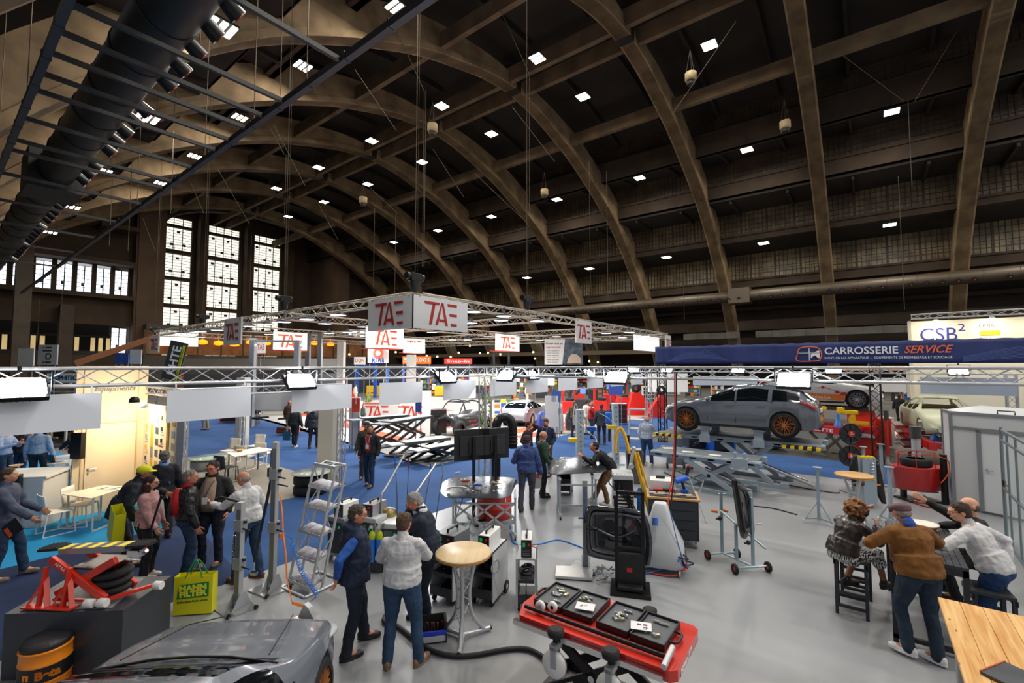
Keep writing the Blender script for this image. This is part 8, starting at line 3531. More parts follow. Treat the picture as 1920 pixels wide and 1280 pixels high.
mb.k = 1
mb.sph((-.1, -.7, .45), (.12, .02, .06))
mb.build('decals', [mat('b3202a', .4), mat('dd3a3a', .4)], J)
for x in (-1.15, 1.15):
 for y in (-.68, .68):
  mb = MB()
  mb.lathe([(.2, y - .15), (.36, y - .15), (.4, y - .08), (.4, y + .08), (.36, y + .15), (.2, y + .15)], (x, 0, .4), n=24, axis='y')
  mb.lathe([(.2, y - .05), (.001, y - .05)], (x, 0, .4), n=16, axis='y')
  mb.build('wheel', RUB, J)
def plant(label, u, v, h, col='6f8f35'):
 p = G(u, v)
 J = thing('potted_plant', label, 'plant', (p.x, p.y, Z0))
 mb = MB()
 mb.lathe([(.16, 0), (.22, .35), (.2, .35), (.001, .3)], n=16)
 mb.build('pot', mat('4a4a48', .6), J)
 random.seed(int(u))
 mb = MB()
 for q in range(260):
  a, e = random.uniform(0, 2 * PI), random.uniform(0, 1)
  c = V((math.cos(a) * .3 * (1 - e * .6), math.sin(a) * .3 * (1 - e * .6), .35 + (h - .4) * e))
  n = V((random.uniform(-1, 1), random.uniform(-1, 1), random.uniform(-.2, 1))).normalized()
  t_ = n.cross(V((.3, .2, 1))).normalized()
  mb.add([c, c + n * .12 + t_ * .03, c + n * .22, c + n * .12 - t_ * .03], [(0, 1, 2, 3)])
 mb.build('foliage', mat(col, .6, var=.3, vs=5), J)
plant('leafy green plant right of the middle mast behind the extraction pipe', 912, 815, 2.0)
plant('leafy plant behind the lattice counter left of the roll up banner', 690, 780, 1.3, '7a9a4a')
def machine(label, u, v, hgt, wid, col, kind=0, yaw=0, name='workshop_machine', cat='machine'):
 p = G(u, v)
 J = thing(name, label, cat, (p.x, p.y, Z0), CY(yaw))
 m, dk = mat(col, .35, coat=.3), mat('1c1d20', .4)
 mb = MB()
 if kind == 0:      # tyre changer
  mb.bx(-wid / 2, wid / 2, -.3, .3, 0, hgt * .45)
  mb.bx(-wid / 2, -wid / 2 + .18, .1, .3, 0, hgt)
  mb.build('body', m, J, bev=.03)
  mb = MB()
  mb.bx(-wid / 2, wid * .3, .05, .2, hgt - .12, hgt)
  mb.cyl((wid * .2, .1, hgt * .6), (wid * .2, .1, hgt), .035)
  mb.build('arm', dk, J)
  mb = MB()
  mb.lathe([(.18, 0), (.3, 0), (.33, .05), (.33, .16), (.3, .2), (.18, .2)], (wid * .15, -.02, hgt * .47), n=22)
  mb.build('tyre', RUB, J)
 elif kind == 1:    # balancer with hood and screen
  mb.bx(-wid / 2, wid / 2, -.25, .3, 0, hgt * .6)
  mb.build('body', m, J, bev=.04)
  mb = MB()
  mb.tor((0, 0, hgt * .75), wid * .42, .1, 'y', 24, 8, 0, PI)
  mb.build('hood', dk, J)
  mb = MB()
  mb.bx(-.2, .2, -.1, -.05, hgt * .8, hgt)
  mb.build('screen', mat('5a7ab0', .3, emit=.4), J)
 elif kind == 2:    # two post lift
  for x in (-wid / 2, wid / 2):
   mb = MB()
   mb.bx(x - .15, x + .15, -.15, .15, 0, hgt)
   mb.build('post', m, J, bev=.01)
   mb = MB()
   mb.beam((x, 0, .5), (x * .4, -.5, .5), .1)
   mb.beam((x, 0, .5), (x * .4, .5, .5), .1)
   mb.build('arm', dk, J)
  mb = MB()
  mb.bx(-wid / 2, wid / 2, -.06, .06, hgt - .12, hgt)
  mb.build('crossbar', m, J)
 elif kind == 3:    # tool cabinet
  mb.bx(-wid / 2, wid / 2, -.25, .25, .08, hgt)
  mb.build('body', m, J, bev=.02)
  for q in range(4):
   mb = MB()
   mb.bx(-wid * .44, wid * .44, -.27, -.25, .12 + q * hgt * .22, .1 + q * hgt * .22 + hgt * .19)
   mb.build('drawer', dk, J)
 elif kind == 4:    # service station with tapered top
  rows = [[(x * wid / 2 * k, y * .25 * k, z) for x, y in ((-1, -1), (1, -1), (1, 1), (-1, 1))] for z, k in ((.08, 1), (hgt * .5, 1), (hgt * .85, .8), (hgt, .45))]
  mb.surf(rows, closed=True, smooth=False)
  mb.add(rows[-1], [(0, 1, 2, 3)])
  mb.build('body', m, J, bev=.03)
  mb = MB()
  mb.box((0, -.24, hgt * .72), (wid * .6, .02, hgt * .22), rx=.15)
  mb.build('screen', mat('6f8f8c', .2), J)
  mb = MB()
  for x in (-wid * .35, wid * .35):
   mb.cyl((x - .02, -.2, .08), (x + .02, -.2, .08), .08, n=12)
  mb.build('wheels', RUB, J)
 elif kind == 5:    # shelf with goods
  for x in (-wid / 2, wid / 2):
   mb.bx(x - .02, x + .02, -.2, .2, 0, hgt)
  for q in range(4):
   mb.bx(-wid / 2, wid / 2, -.2, .2, hgt * (.1 + .27 * q), hgt * (.1 + .27 * q) + .03)
  mb.build('shelf', m, J)
  random.seed(int(u) + 1)
  for q in range(4):
   for r in range(4):
    mb = MB()
    x = -wid / 2 + wid * (r + .5) / 4
    mb.bx(x - wid * .1, x + wid * .1, -.15, .1, hgt * (.1 + .27 * q) + .03, hgt * (.1 + .27 * q) + .03 + random.uniform(.1, .22) * hgt)
    mb.build('carton', mat(random.choice(('c8281c', 'e8c20a', '2a5fb0', '2b2d30', 'dcdcd8', 'ee7a1c', '4a7a4a')), .5), J)
 elif kind == 6:    # inclined ramp
  mb.ext([(-wid / 2, 0), (wid / 2, 0), (-wid * .1, hgt), (-wid * .35, hgt)], -.25, .25, 'y')
  mb.build('ramp', m, J, bev=.01)
  mb = MB()
  mb.lathe([(.15, -.1), (.3, -.1), (.33, -.06), (.33, .06), (.3, .1), (.15, .1)], (-wid * .2, 0, hgt + .32), n=22, axis='y')
  mb.build('tyre', RUB, J)
 return J
mach = [
 (512, 800, 5.0, 2.6, '9aa0a4', 2, 0, 'tall grey two post lift behind the long white table'), (586, 775, 6.0, .9, '5d6266', 2, 0, 'tall dark grey lift posts reaching above the truss'), (940, 735, 5.4, 2.0, '3a3f44', 2, 0, 'pair of dark lift posts under the bright lettered sign'),
 (686, 745, 3.6, 2.2, '1a50a8', 2, 10, 'bright blue two post lift behind the truss, left of the eye logo'), (741, 748, 3.4, 1.6, '1a50a8', 2, -10, 'bright blue lift post behind the truss, right of the eye logo'),
 (822, 815, 1.3, .8, '2a1a1c', 3, -10, 'dark red and black tool cabinet left of the buggy'), (1043, 812, 1.55, .75, 'a9adb0', 4, 8, 'silver service station with a screen behind the two men in the aisle'), (1072, 806, 1.1, .7, '3a3d40', 4, 0, 'dark service unit right of the silver station'),
 (1018, 806, 1.0, .6, '2244a0', 4, -15, 'small blue service unit left of the silver station'), (1160, 795, 1.25, 1.0, '8c1520', 3, 10, 'dark red drawer cabinet behind the tall steel post'), (1205, 778, 1.6, 2.2, 'd8281a', 6, 0, 'bright red wheel ramp with a tyre on top beside the far mast'),
 (1232, 782, 1.5, 1.6, 'd8281a', 6, 180, 'bright red slanting ramp left of the black tower'), (1093, 778, 1.9, 1.1, '2c2e31', 1, 0, 'dark wheel balancer with a big hood among the red machines'), (1065, 775, 2.0, .9, 'c41c18', 0, 0, 'red tyre changer at the left end of the red machines'),
 (1125, 772, 1.9, 1.0, 'c41c18', 0, 10, 'red tyre changer with a black arm behind the man in red'), (1142, 768, 2.1, .9, 'b01c1c', 1, 0, 'dark red balancer with a lit screen'), (1168, 765, 2.0, 1.0, 'c41c18', 0, -10, 'red tyre changer right of the dark red balancer'),
 (1085, 752, 1.8, 1.0, 'c41c18', 0, 5, 'red tyre changer in the second row behind the balancer'), (1112, 750, 1.8, .9, '26282b', 1, 0, 'black balancer in the second row of red machines'), (1150, 748, 1.8, 1.0, 'a82018', 0, 0, 'dark red tyre changer in the second row'), (1185, 748, 1.9, 1.0, 'c41c18', 5, 0, 'red shelf of small parts behind the wheel ramp'),
 (1215, 755, 1.6, 1.1, 'd9d9d4', 3, 0, 'white display cabinet behind the red ramps'), (1262, 742, 1.7, 1.6, 'd6d6d2', 5, 0, 'white shelf of parts behind the black lattice tower'), (1300, 745, 1.6, 1.6, '3a3c3e', 5, 0, 'dark shelf of parts behind the bonnet of the raised car'), (1345, 740, 1.8, 1.4, 'd8d4c8', 5, 0, 'pale shelf of parts behind the raised car roof'),
 (540, 815, .35, 1.0, 'e85a1c', 3, 0, 'low orange box on the floor beside the walking visitors'), (475, 795, 1.4, .5, '3b3f42', 0, 0, 'dark tyre machine behind the long white table'), (622, 790, 1.2, 1.4, '16264a', 3, 0, 'dark navy counter behind the thick white post'),
 (440, 792, .5, 1.6, 'd8401c', 3, 0, 'low orange lift unit far behind the two walking visitors'), (400, 745, 1.6, 2.2, 'e0e0dc', 5, 0, 'white shelving with goods behind the truss at left'), (450, 742, 1.8, 2.2, 'd9d9d6', 5, 0, 'pale shelving with goods left of the grey lift'),
 (360, 742, 1.9, 1.5, '3aa0d8', 5, 0, 'light blue shelf of goods behind the truss'), (560, 742, 1.7, 2.0, '3a3b3c', 5, 0, 'dark shelf of goods right of the grey lift'), (655, 748, 1.9, 1.2, 'c22a1c', 0, 0, 'red tyre changer behind the third white board'),
 (700, 742, 2.0, 1.5, 'e8b40a', 1, 0, 'yellow balancer between the blue lift posts'), (720, 738, 2.0, 1.4, '2b2d30', 0, 0, 'black tyre changer between the blue lift posts'), (765, 742, 2.0, 1.4, 'e8820a', 5, 0, 'orange shelf of goods behind the grey column'),
 (800, 740, 2.2, 1.6, 'e8b81a', 5, 0, 'yellow shelf of goods right of the grey column'), (825, 742, 2.0, 1.2, 'e0b01a', 1, 0, 'yellow machine behind the fourth white board'), (870, 745, 2.0, 1.3, '8a4a2a', 5, 0, 'brown shelf of goods left of the middle mast'),
 (925, 745, 1.9, 1.6, '6a6d70', 5, 0, 'grey shelf of goods right of the middle mast'), (975, 748, 2.0, 1.5, 'd8501c', 5, 0, 'orange shelf of goods behind the white boards'), (1015, 745, 2.0, 1.3, '2c2e31', 0, 0, 'black tyre changer behind the white boards'), (1045, 742, 2.1, 1.4, 'b02a20', 5, 0, 'dark red shelf of goods above the rally car'),
 (950, 790, 1.3, 1.6, 'b9bcba', 5, 0, 'silver wire shelf of car parts behind the plant'), (985, 742, 1.6, 1.4, 'd9d6cc', 5, 0, 'cream shelf of goods behind the silver wire shelf'), (1400, 742, 1.7, 1.5, '4a4a48', 5, 0, 'dark grey shelf behind the rear of the raised car'),
 (1820, 742, 2.2, 2.0, 'e4e4e0', 3, 0, 'white reception desk in front of the lettered wall'), (1890, 760, 1.4, 1.6, '2a2b2e', 3, 0, 'dark counter under the lettered wall at right'), (1780, 752, 2.4, 1.8, '1c3f8c', 3, 0, 'blue cabinet with a round door behind the body shell'), (1690, 752, 1.9, 1.6, '22262c', 5, 0, 'dark shelf of tools left of the body shell'),
]
for a in mach:
 nm_ = {2: ('two_post_lift', 'lift'), 3: ('cabinet', 'cabinet'), 5: ('parts_shelf', 'shelf'), 0: ('tyre_changer', 'machine'), 1: ('wheel_balancer', 'machine'), 4: ('service_station', 'machine'), 6: ('wheel_ramp', 'ramp')}[a[5]]
 u_, v_ = a[0], a[1]
 machine(a[7], u_, v_, a[2], a[3], a[4], a[5], a[6], *nm_)
random.seed(99)
fs = []
for i in range(26):
 u = 345 + i * 34 + random.uniform(-8, 8)
 v = random.uniform(728, 742)
 lb_ = 'distant crowded shelf of coloured goods in the far stands'
 if i < 5:
  o = machine(lb_, u, v, random.uniform(1.7, 2.3), random.uniform(1.8, 2.8), random.choice(('3a3c3e', 'b0b0ac', '8a2a20', '2a4a88')), 5, random.uniform(-15, 15), 'parts_shelf', 'shelf')
  o['group'] = 'distant crowded shelves'
  fs.append(o)
 else:
  p = GP(u, v)
  dup(random.choice(fs), p, CY(random.uniform(-20, 20)), lb_, group='distant crowded shelves')
for i, (u0, v0, u1, v1, w, c_) in enumerate(((395, 700, 470, 728, 42, 'e4e4e0'), (475, 735, 548, 768, 27, 'dedcd4'), (560, 700, 628, 730, 44, 'dfe4ea'), (350, 700, 385, 722, 40, '58b4e0'), (1000, 700, 1040, 722, 46, 'e4e2da'), (1215, 700, 1290, 735, 40, 'ecebe4'), (880, 700, 930, 722, 50, 'd8c9a8'))):
 board('booth_board', ('white lit booth panel far behind the second white board', 'long white van side panel left of the walking pair', 'white booth panel behind the third white board', 'light blue booth panel at far left behind the truss', 'cream booth panel right of the middle mast', 'pale booth panel behind the far mast', 'sand coloured booth panel left of the middle mast')[i], u0, v0, u1, v1, w, c_, cat='panel')
car('small rally car with black and red tail parked behind the machines', tuple(GP(985, 792))[:2] + (Z0,), CY(0) + R(70), mat('8b9094', .3, coat=.6), rim=WHT, nst=50)
car('pale car parked far behind the left white boards', tuple(GP(520, 768))[:2] + (Z0,), CY(0) + PI, mat('dcdcd8', .3, coat=.6), nst=50)
for u0, v0, u1, v1, w, c_, lb in ((1022, 742, 1047, 800, 22, 'e6e2de', 'white upright poster left of the silver station'), (825, 760, 834, 800, 24, 'e8e4de', 'narrow white poster left of the buggy'), (1034, 733, 1051, 753, 22, '3455a0', 'small blue lit screen over the silver station'), (1142, 722, 1168, 740, 26, '3a56a8', 'blue lit screen among the red machines'), (779, 752, 790, 772, 20, '2c4c9c', 'small blue screen on the white column'),
        (1640, 708, 1700, 735, 30, 'e4e4e4', 'white booth panel left of the body shell'), (1700, 690, 1760, 745, 30, 'd8d2c4', 'cream booth wall panel behind the body shell'), (1838, 700, 1915, 740, 31, 'e6e6e6', 'bright white booth panel at the right'), (1560, 686, 1700, 694, 36, 'd89a70', 'long orange lit panel under the blue banner'), (1300, 705, 1420, 722, 30, 'c8d4e4', 'pale blue panel behind the far truss')):
 board('display_board' if w > 28 else 'poster_stand', lb, u0, v0, u1, v1, w, c_, cat='panel', emit=.2 if 'lit' in lb else 0)
for i, (u, v) in enumerate(((820, 668), (860, 661), (881, 648), (900, 662), (915, 661), (938, 664), (1000, 660), (1003, 672), (1105, 677), (1121, 679), (742, 660), (700, 667), (655, 664), (800, 667), (845, 669))):
 mb = MB()
 mb.sph((0, 0, 0), .12, 8, 6)
 tag(mb.build('bulb_lamp', mat('ffc070', .5, emit=6), loc=AT(u, v, 55)), 'tiny warm bulb glowing in the far end of the hall', 'lamp', 'far warm bulbs')
mb = MB()
a, b = AT(230, 690, 40), AT(292, 645, 44)
mb.beam(AT(140, 682, 40), AT(284, 634, 44), .5, .5)
tag(mb.build('wooden_beam', mat('7a4a26', .6)), 'long slanting brown wooden beam far left behind the booths', 'beam')
for u0, u1, v, w, c_, lb in ((345, 640, 672, 44, '6a665e', 'long grey balcony front at the far end'), (640, 1000, 683, 60, '3a3c40', 'low dark partition across the far end of the hall'), (345, 640, 700, 36, '4a4c50', 'long low wall of booths behind the left truss')):
 a, b = AT(u0, v, w), AT(u1, v, w)
 L_ = (b - a).length
 mb = MB()
 mb.bx(0, L_, 0, .3, 0 if v > 680 else a.z - 1.1, a.z)
 tag(mb.build('partition', mat(c_, .7), loc=(a.x, a.y, 0), rz=math.atan2(RT.y, RT.x)), lb, 'partition')
# the people
def at(u, v):
 return GP(u, v)
OFF = cloth('d9d9d8', 'bfc0c4')
person('person in a navy padded vest over a blue sweater, hand on hip', at(660, 1222), CY(62), 1.78, '1c2740', kind='vest', sleeve='2456a8', bot=NAVYT, hair=('short', '4b443d'), shoes='17171a', lod=2, fat=1.2, glasses=True, hood=True,
 hands=((-.3, .1, .85), (.17, -.2, .98)), elbows=((-1, -1, 0), (1, -.9, .2)), feet=((-.16, .16, 0), (.14, -.08, 0)), skin='r', head=(10, 8), palm=(None, (-.3, -1, 0)))
person('person in a white shirt and blue jeans seen from behind at the front', at(752, 1250), CY(4), 1.76, OFF, kind='shirt', bot=cloth('2c4a6a', '1f3650'), hair=('short', '5b4332'), shoes='7a6048', lod=2, fat=1.3,
 hands=((-.24, .32, 1.02), (.12, .38, 1.08)), elbows=((-1, -.6, -.4), (1, -.3, -.6)), feet=((-.14, -.03, 0), (.18, .03, 0)), footyaw=(-.3, .4), skin='r', head=(5, 12))
person('grey haired person in a navy jacket, hand to the mouth', at(803, 1170), CY(-95), 1.8, '1b2438', kind='jacket', hem=-.12, bot=NAVYT, hair=('short', '9b9892'), shoes='1a1a1c', lod=2, fat=1.15, lean=14,
 hands=((.02, .25, 1.46), (.2, .35, 1.05)), elbows=((-.5, .4, -1), (1, -.5, -.4)), feet=((-.12, 0, 0), (.14, .1, 0)), skin='r', head=(-5, 14), collar='e6e6ea')
person('person in dark jacket and red shirt walking on the blue carpet', at(692, 912), CY(186), 1.78, '1e2024', bot=JEANS, hair=('short', '2b211a'), shoes='4a2e20', lod=1, undershirt='9c2430', feet=((-.12, .12, 0), (.1, -.12, 0)), head=(-25, 0), skin='m',
 hands=((-.24, .08, .9), (.24, .08, .9)), lanyard='c8c8c8')
person('person in an olive jacket and black cap walking behind the red shirt', at(686, 897), CY(176), 1.76, '3a3a2c', bot='2a2c30', hair=('cap', '16171a'), lod=1, feet=((-.1, -.1, 0), (.1, .1, 0)), skin='m', glasses=True)
person('person in black sweater and brown trousers leaning on the bonnet panel', at(1136, 944), CY(-86), 1.76, '17191d', kind='sweater', bot=cloth('7a5a38', '5e4328'), hair=('short', '2c2620'), shoes='e8e8e6', lod=2, lean=46, pel=(0, -.12, -.06),
 hands=((-.12, .52, 1.18), (.1, .42, 1.06)), elbows=((-.6, .2, -1), (.6, .3, -1)), feet=((-.12, -.02, 0), (.12, .26, 0)), head=(-5, -30), skin='r', fat=1.1)
person('person in blue jacket and black beanie carrying a white bag', at(988, 957), CY(8), 1.8, '34487a', kind='puffer', hem=-.05, bot=cloth('4b515e', '383d48'), hair=('beanie', '1c1d22'), shoes='3a2c20', lod=2, fat=1.15,
 hands=((-.2, .25, 1.1), (.3, .05, .82)), feet=((-.12, -.16, 0), (.1, .08, 0)), head=(8, 12))
bag('white carrier bag with red letters held by the blue jacket', (at(1004, 935)[0], at(1004, 935)[1], .28), CY(-15), .3, .42, .1, 'd4d4d2', logo_=False, hcol='b03a34', name='carrier_bag')
J = C.objects[-1].parent
text('AB', .16, mat('b82a2a', .5), face((0, -.056, .32), (1, 0, .1)), J, bold=.004)
person('person in green sweater with thin grey hair beside the bonnet panel', at(1016, 931), CY(96), 1.76, '24402c', kind='sweater', bot='22252a', hair=('balding', '8d8a84'), shoes='1c1c1c', lod=1, lanyard='2a8a8a', head=(0, 14), skin='r', hands=((-.2, .25, .95), (.22, .2, .9)), fat=1.1)
person('bearded person in a navy sweater looking down, behind the green sweater', at(1024, 893), CY(200), 1.84, '1a2440', kind='sweater', bot=cloth('5a5348', '453f36'), hair=('short', '4a3020'), beard='3c2618', lod=1, lanyard='3a7ad0', head=(-12, 20), skin='r', hands=((-.2, .2, .98), (.2, .2, .98)), fat=1.1)
person('person in a maroon sweater phoning, behind the beanie', at(990, 893), CY(120), 1.74, '3c1622', kind='sweater', bot='2b2d33', hair=('short', '2a1d16'), lod=1, hands=((-.16, .06, 1.62), (.22, .1, .95)), elbows=((-1, .2, -.8), (1, -1, 0)), skin='m', head=(-10, 10))
person('person in a pale blue shirt and jeans seen from behind beside the empty bench', at(1213, 874), CY(38), 1.76, cloth('c3cde0', 'a9b5cc'), kind='shirt', bot=cloth('2a5080', '1d3c66'), hair=('balding', 'b9b4aa'), shoes='d8d4ca', lod=1, hands=((-.24, .1, .9), (.32, .32, .95)), feet=((-.12, -.05, 0), (.1, .16, 0)), skin='r', fat=1.12, head=(20, 6))
person('person in a black and grey jacket walking away with a teal bag', at(552, 838), CY(10), 1.78, '2a2d31', kind='jacket', bot='14192a', hair=('short', '4a3a2e'), shoes='d8d4c8', lod=1, feet=((-.12, .1, 0), (.1, -.1, 0)))
bag('teal carrier bag beside the walking pair', (at(537, 838)[0], at(537, 838)[1], .3), CY(10), .3, .36, .1, '1d5a78', logo_=False, hcol='1d5a78', name='carrier_bag')
person('person in a hooded dark grey jacket walking away beside the white post', at(587, 841), CY(-4), 1.8, '33373d', kind='puffer', bot='2b2d30', hair=('short', '3a3128'), shoes='3c3228', lod=1, fat=1.15, hood=True, feet=((-.12, -.06, 0), (.12, .06, 0)))
person('bald person in a brown quilted jacket behind the walking pair', at(541, 817), CY(20), 1.78, '5a3a22', kind='puffer', bot='b09a78', hair=('balding', '7a5a44'), lod=0, skin='r')
person('person in khaki trousers partly hidden by the second white board', at(386, 806), CY(190), 1.78, '3a4450', bot='a08a62', hair=('short', '3a2c20'), lod=0)
person('person in dark green beside the roll up banner', at(680, 800), CY(100), 1.3, '2c4a40', bot='2a2c30', hair=('short', 'a08a70'), lod=0)
person('person in an olive jacket with a white tote bag on the shoulder', at(1077, 820), CY(30), 1.78, '4a4230', bot='2c2c2c', hair=('short', '6a5a48'), lod=1)
mb = MB()
p = AT(1080, 785, 18.6)
mb.bx(-.14, .14, -.03, .03, -.25, .15)
mb.tube([(-.1, 0, .15), (-.04, .05, .6), (.02, .05, .6), (.1, 0, .15)], .015, 5)
tag(mb.build('tote_bag', mat('dcd6c6', .7), loc=p, rz=CY(10)), 'white tote bag hanging from the shoulder of the olive jacket', 'bag')
person('person in a cream top among the red machines', at(1100, 815), CY(60), 1.76, 'd8d0bc', kind='sweater', bot='cfc4a8', hair=('short', '2c2420'), lod=0)
person('person in a bright red sweater with arms folded among the red machines', at(1109, 822), CY(110), 1.76, 'c0202a', kind='sweater', bot=JEANS, hair=('balding', 'b9a090'), lod=1, skin='r', hands=((.1, .26, 1.15), (-.1, .26, 1.18)), elbows=((-1, .2, -.6), (1, .2, -.6)), fat=1.15)
person('person in a charcoal jacket seen from behind between the steel posts', at(1128, 834), CY(14), 1.8, '3a3d42', kind='suit', bot='2a2c34', hair=('short', '3a2c22'), shoes='6a4030', lod=1, head=(10, 15))
person('person in dark clothes with a blue backpack right of the charcoal jacket', at(1147, 828), CY(30), 1.74, '2a2f38', bot='26282e', hair=('short', '2c2018'), lod=0)
mb = MB()
p = AT(1141, 783, 17.3)
mb.box((0, 0, 0), (.24, .18, .42))
tag(mb.build('backpack', mat('1c64c8', .5), loc=p, rz=CY(20), bev=.05), 'small bright blue backpack worn between the steel posts', 'backpack')
person('person in dark grey standing behind the black lattice tower', at(1237, 771), CY(170), 1.78, '2c2e30', kind='suit', bot='2a2c30', hair=('short', '4a3c30'), lod=0)
person('person in black walking left of the body shell', at(1688, 795), CY(50), 1.8, '17191e', kind='jacket', bot='1f2430', hair=('short', '2c2018'), lod=0, feet=((-.1, .2, 0), (.1, -.15, 0)))
person('person in a grey top and red cap behind the body shell', at(1714, 782), CY(170), 1.8, '3a3f46', bot='2c2c30', hair=('cap', '8a2c2a'), lod=0)
person('person in a yellow cap and dark jacket bending beside the pink sweater', at(238, 1062), CY(60), 1.8, '1d232e', kind='jacket', hem=-.1, bot='1c1f26', hair=('cap', 'd8dc1c'), lod=2, lean=30, pel=(0, -.12, 0), hands=((-.2, .42, 1.12), (.24, .1, .85)), elbows=((-1, -.6, 0), (1, -1, 0)), skin='m', head=(5, -5), fat=1.15)
bag('yellow shopping bag on the arm of the person with the yellow cap', (at(212, 1090)[0], at(212, 1090)[1], .66), CY(40), .34, .55, .16, 'dede1c', .3, logo_=False, handles=False)
person('person in a pink sweater with long dark wavy hair', at(272, 1085), CY(78), 1.68, cloth('c79a98', 'ab7f7e'), kind='sweater', hem=-.06, bot='16171b', hair=('long', '3a211a'), lod=2, female=True, skin='l', hands=((-.22, .12, .85), (.2, .22, .86)), head=(0, 6), glasses=True, shoes='d8d4cc', fat=1.15)
mb = MB()
mb.beam(AT(277, 1010, 7.2), AT(303, 928, 7.2), .022, .022)
mb.beam(AT(290, 916, 7.2), AT(318, 904, 7.2), .03, .03)
tag(mb.build('telescopic_pole', BLK), 'black telescopic pole leaning in front of the pink sweater', 'pole')
person('person in a black leather jacket with a red backpack, seen from behind', at(347, 1082), CY(55), 1.76, mat('1a1b1e', .35, bump=.5, bs=20), kind='jacket', bot=JEANS, hair=('short', '8a8078'), lod=2, hands=((-.25, .15, .9), (.28, .12, .86)), skin='r', head=(15, 4), collar='9c1c1c')
J = thing('red_backpack', 'red and grey backpack worn by the person in the leather jacket', 'backpack', at(330, 1085)[:2] + (1.12,), CY(55))
mb = MB()
mb.sph((0, -.02, .12), (.14, .1, .24), 16, 10)
mb.build('bag_body', mat('c01c1c', .5, bump=.3, bs=20), J)
mb = MB()
mb.sph((0, -.09, .04), (.1, .06, .12), 14, 8)
mb.build('front_pocket', mat('4a2024', .5), J)
mb = MB()
for x in (-.08, .08):
 mb.tube(spline([(x, .02, .3), (x * 1.3, .15, .34), (x * 1.5, .22, .2)], 4), .015, 6)
mb.build('strap', BLK, J)
person('person in glasses and beige polo under open black jacket with a badge', at(395, 1060), CY(170), 1.82, '17181b', kind='jacket', bot='1d2634', hair=('short', '38281e'), shoes='4a4238', lod=2, fat=1.45, undershirt='9a8672', glasses=True, lanyard='2a3a5c',
 hands=((-.3, .2, .95), (.2, .34, 1.32)), elbows=((-1, -1, 0), (1, -.1, -.8)), skin='r', head=(8, 4))
person('person in a white shirt and jeans reaching out to the grey lifting mast', at(464, 1090), CY(-72), 1.78, OFF, kind='shirt', bot=cloth('2a4668', '1d3450'), hair=('balding', 'a09488'), shoes='6a3a1c', lod=2, fat=1.2, lean=10,
 hands=((-.18, .52, 1.22), (.2, .2, .95)), elbows=((-.5, -.2, -1), (1, -1, 0)), feet=((-.12, .1, 0), (.14, -.08, 0)), skin='r', head=(-5, 8))
person('person in a dark suit and grey hair looking at the posters', at(302, 1012), CY(-42), 1.78, '1c1f27', kind='suit', bot='1b1d22', hair=('short', '6a655e'), lod=2, skin='m', collar='7aa0d0')
person('person in a blue grey coat at the left edge holding a dark brochure', at(2, 1088), CY(65), 1.82, '4a5268', kind='jacket', hem=-.15, bot=JEANS, hair=('short', '4a3c30'), lod=1, hands=((-.2, .3, 1.0), (.22, .36, .98)), feet=((-.12, .2, 0), (.12, -.05, 0)), shoes='7a6a58')
mb = MB()
p = AT(24, 990, 6.75)
mb.box((0, 0, 0), (.2, .02, .26), ry=.9)
mb.k = 1
mb.box((-.05, -.012, -.06), (.14, .004, .06), ry=.9)
tag(mb.build('brochure', [BLK, mat('d8581c', .5)], loc=p, rz=CY(0)), 'black and orange brochure held at the left edge', 'brochure')
LB = cloth('a9bcd8', '8fa3c2')
person('person in light blue shirt gesturing behind the counter', at(4, 915), CY(80), 1.76, LB, kind='shirt', hair=('short', '5a4030'), lod=1, hands=((-.1, .3, 1.3), (.15, .35, 1.25)), skin='r')
person('white haired person facing forward behind the counter', at(38, 905), CY(180), 1.66, '3a2e30', hair=('short', 'd8d0c0'), lod=1, skin='r')
person('person in a light blue shirt seen from behind at the counter', at(68, 915), CY(-20), 1.8, LB, kind='shirt', bot='22262c', hair=('short', '6a4630'), lod=1, skin='r', fat=1.1)
person('dark dressed person typing on the laptop behind the counter', at(138, 895), CY(-80), 1.5, '1c2028', lod=1, hair=('short', '3a2a20'), bot='1c2440', hands=((-.12, .42, 1.05), (.12, .42, 1.05)), skin='r')
ZEB = bpy.data.materials.new('zebra')
ZEB.use_nodes = True
nt = ZEB.node_tree
tc = nt.nodes.new('ShaderNodeTexCoord')
wv = nt.nodes.new('ShaderNodeTexWave')
wv.inputs['Scale'].default_value = 14
wv.inputs['Distortion'].default_value = 9
wv.inputs['Detail Scale'].default_value = 2
rp = nt.nodes.new('ShaderNodeValToRGB')
rp.color_ramp.interpolation = 'CONSTANT'
rp.color_ramp.elements[0].color = (.01, .01, .012, 1)
rp.color_ramp.elements[1].color = (.75, .74, .7, 1)
rp.color_ramp.elements[1].position = .55
nt.links.new(tc.outputs['Object'], wv.inputs[0])
nt.links.new(wv.outputs['Fac'], rp.inputs[0])
nt.links.new(rp.outputs[0], nt.nodes['Principled BSDF'].inputs[0])
LEA = mat('2b211d', .32, bump=.6, bs=14)
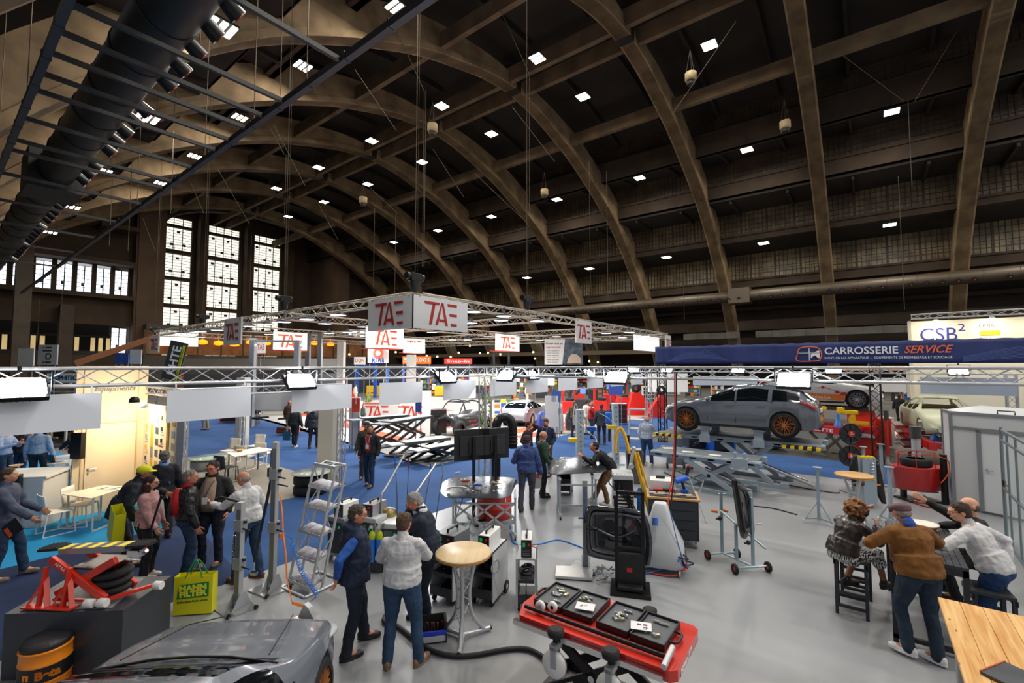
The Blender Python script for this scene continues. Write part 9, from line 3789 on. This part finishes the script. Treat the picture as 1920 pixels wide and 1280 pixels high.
person('curly haired person in leather jacket and zebra skirt on a bar stool', (8.2, .28, Z0), CY(76), 1.7, LEA, kind='jacket', hem=.02, skirt=ZEB, hair=('curly', '8a5a30'), shoes='141416', lod=2, female=True, skin='d', pel=(0, -.08, -.1), lean=26,
 hands=((-.02, .36, 1.42), (.1, .42, 1.22)), elbows=((-.5, .3, -1), (.6, .3, -1)), feet=((-.12, .12, .32), (.14, .44, .36)), knees=((-.1, 1, .3), (.1, 1, .3)), head=(0, 6), fat=1.15)
person('person in brown suede jacket, purple flat cap and white sneakers', at(1738, 1232), CY(2), 1.8, cloth('85561f', '6a4216'), kind='jacket', hem=-.02, bot=cloth('1f3346', '152534'), hair=('flatcap', '6a5058', '8a8078'), shoes='e9e9ec', lod=2, fat=1.4, lean=18, pel=(-.02, .02, 0),
 hands=((-.22, .42, 1.15), (.24, .42, 1.15)), elbows=((-1, -.2, -.4), (1, -.2, -.4)), feet=((-.2, -.02, .03), (.0, -.14, .0)), footyaw=(-.5, -.4), collar='1f4fa8', head=(0, 10), skin='r')
person('person in a white shirt and blue jeans leaning beside the dark table', at(1852, 1215), CY(-28), 1.8, OFF, kind='shirt', bot=cloth('1c4270', '14325a'), hair=('short', '3f2f26'), shoes='2a2a2c', lod=2, fat=1.2, lean=28, pel=(.0, -.1, 0),
 hands=((-.25, .42, 1.12), (.26, -.12, 1.0)), elbows=((-1, 0, -.5), (1, -.6, .1)), head=(-35, 0), skin='l', palm=(None, (-1, 0, 0)))
person('bald bearded person in black pointing towards the red tub', (9.05, -1.2, Z0), CY(-62), 1.8, '17181b', kind='sweater', bot='1c1e24', hair=('balding', '6a584c'), beard='2c1c14', lod=2, pel=(0, 0, -.12), lean=8, skin='l',
 hands=((-.2, .66, 1.62), (.25, .3, 1.12)), elbows=((-.6, -.2, -1), (1, -.2, -.5)), feet=((-.12, .3, .25), (.14, .32, .25)), knees=((-.2, 1, .3), (.2, 1, .3)), head=(-8, -8), curl=(.15, .4))
fp = [x for x in C.objects if x.name.startswith('person') and x.get('label', '').startswith(('person in dark grey standing', 'person in dark clothes with', 'person in a cream top'))]
random.seed(5)
for i in range(16):
 dup(fp[i % 3], GP(350 + 54 * i + random.uniform(-18, 18), random.uniform(738, 756)), random.uniform(0, 6), 'distant visitor standing among the far stands behind the truss', group='distant visitors')
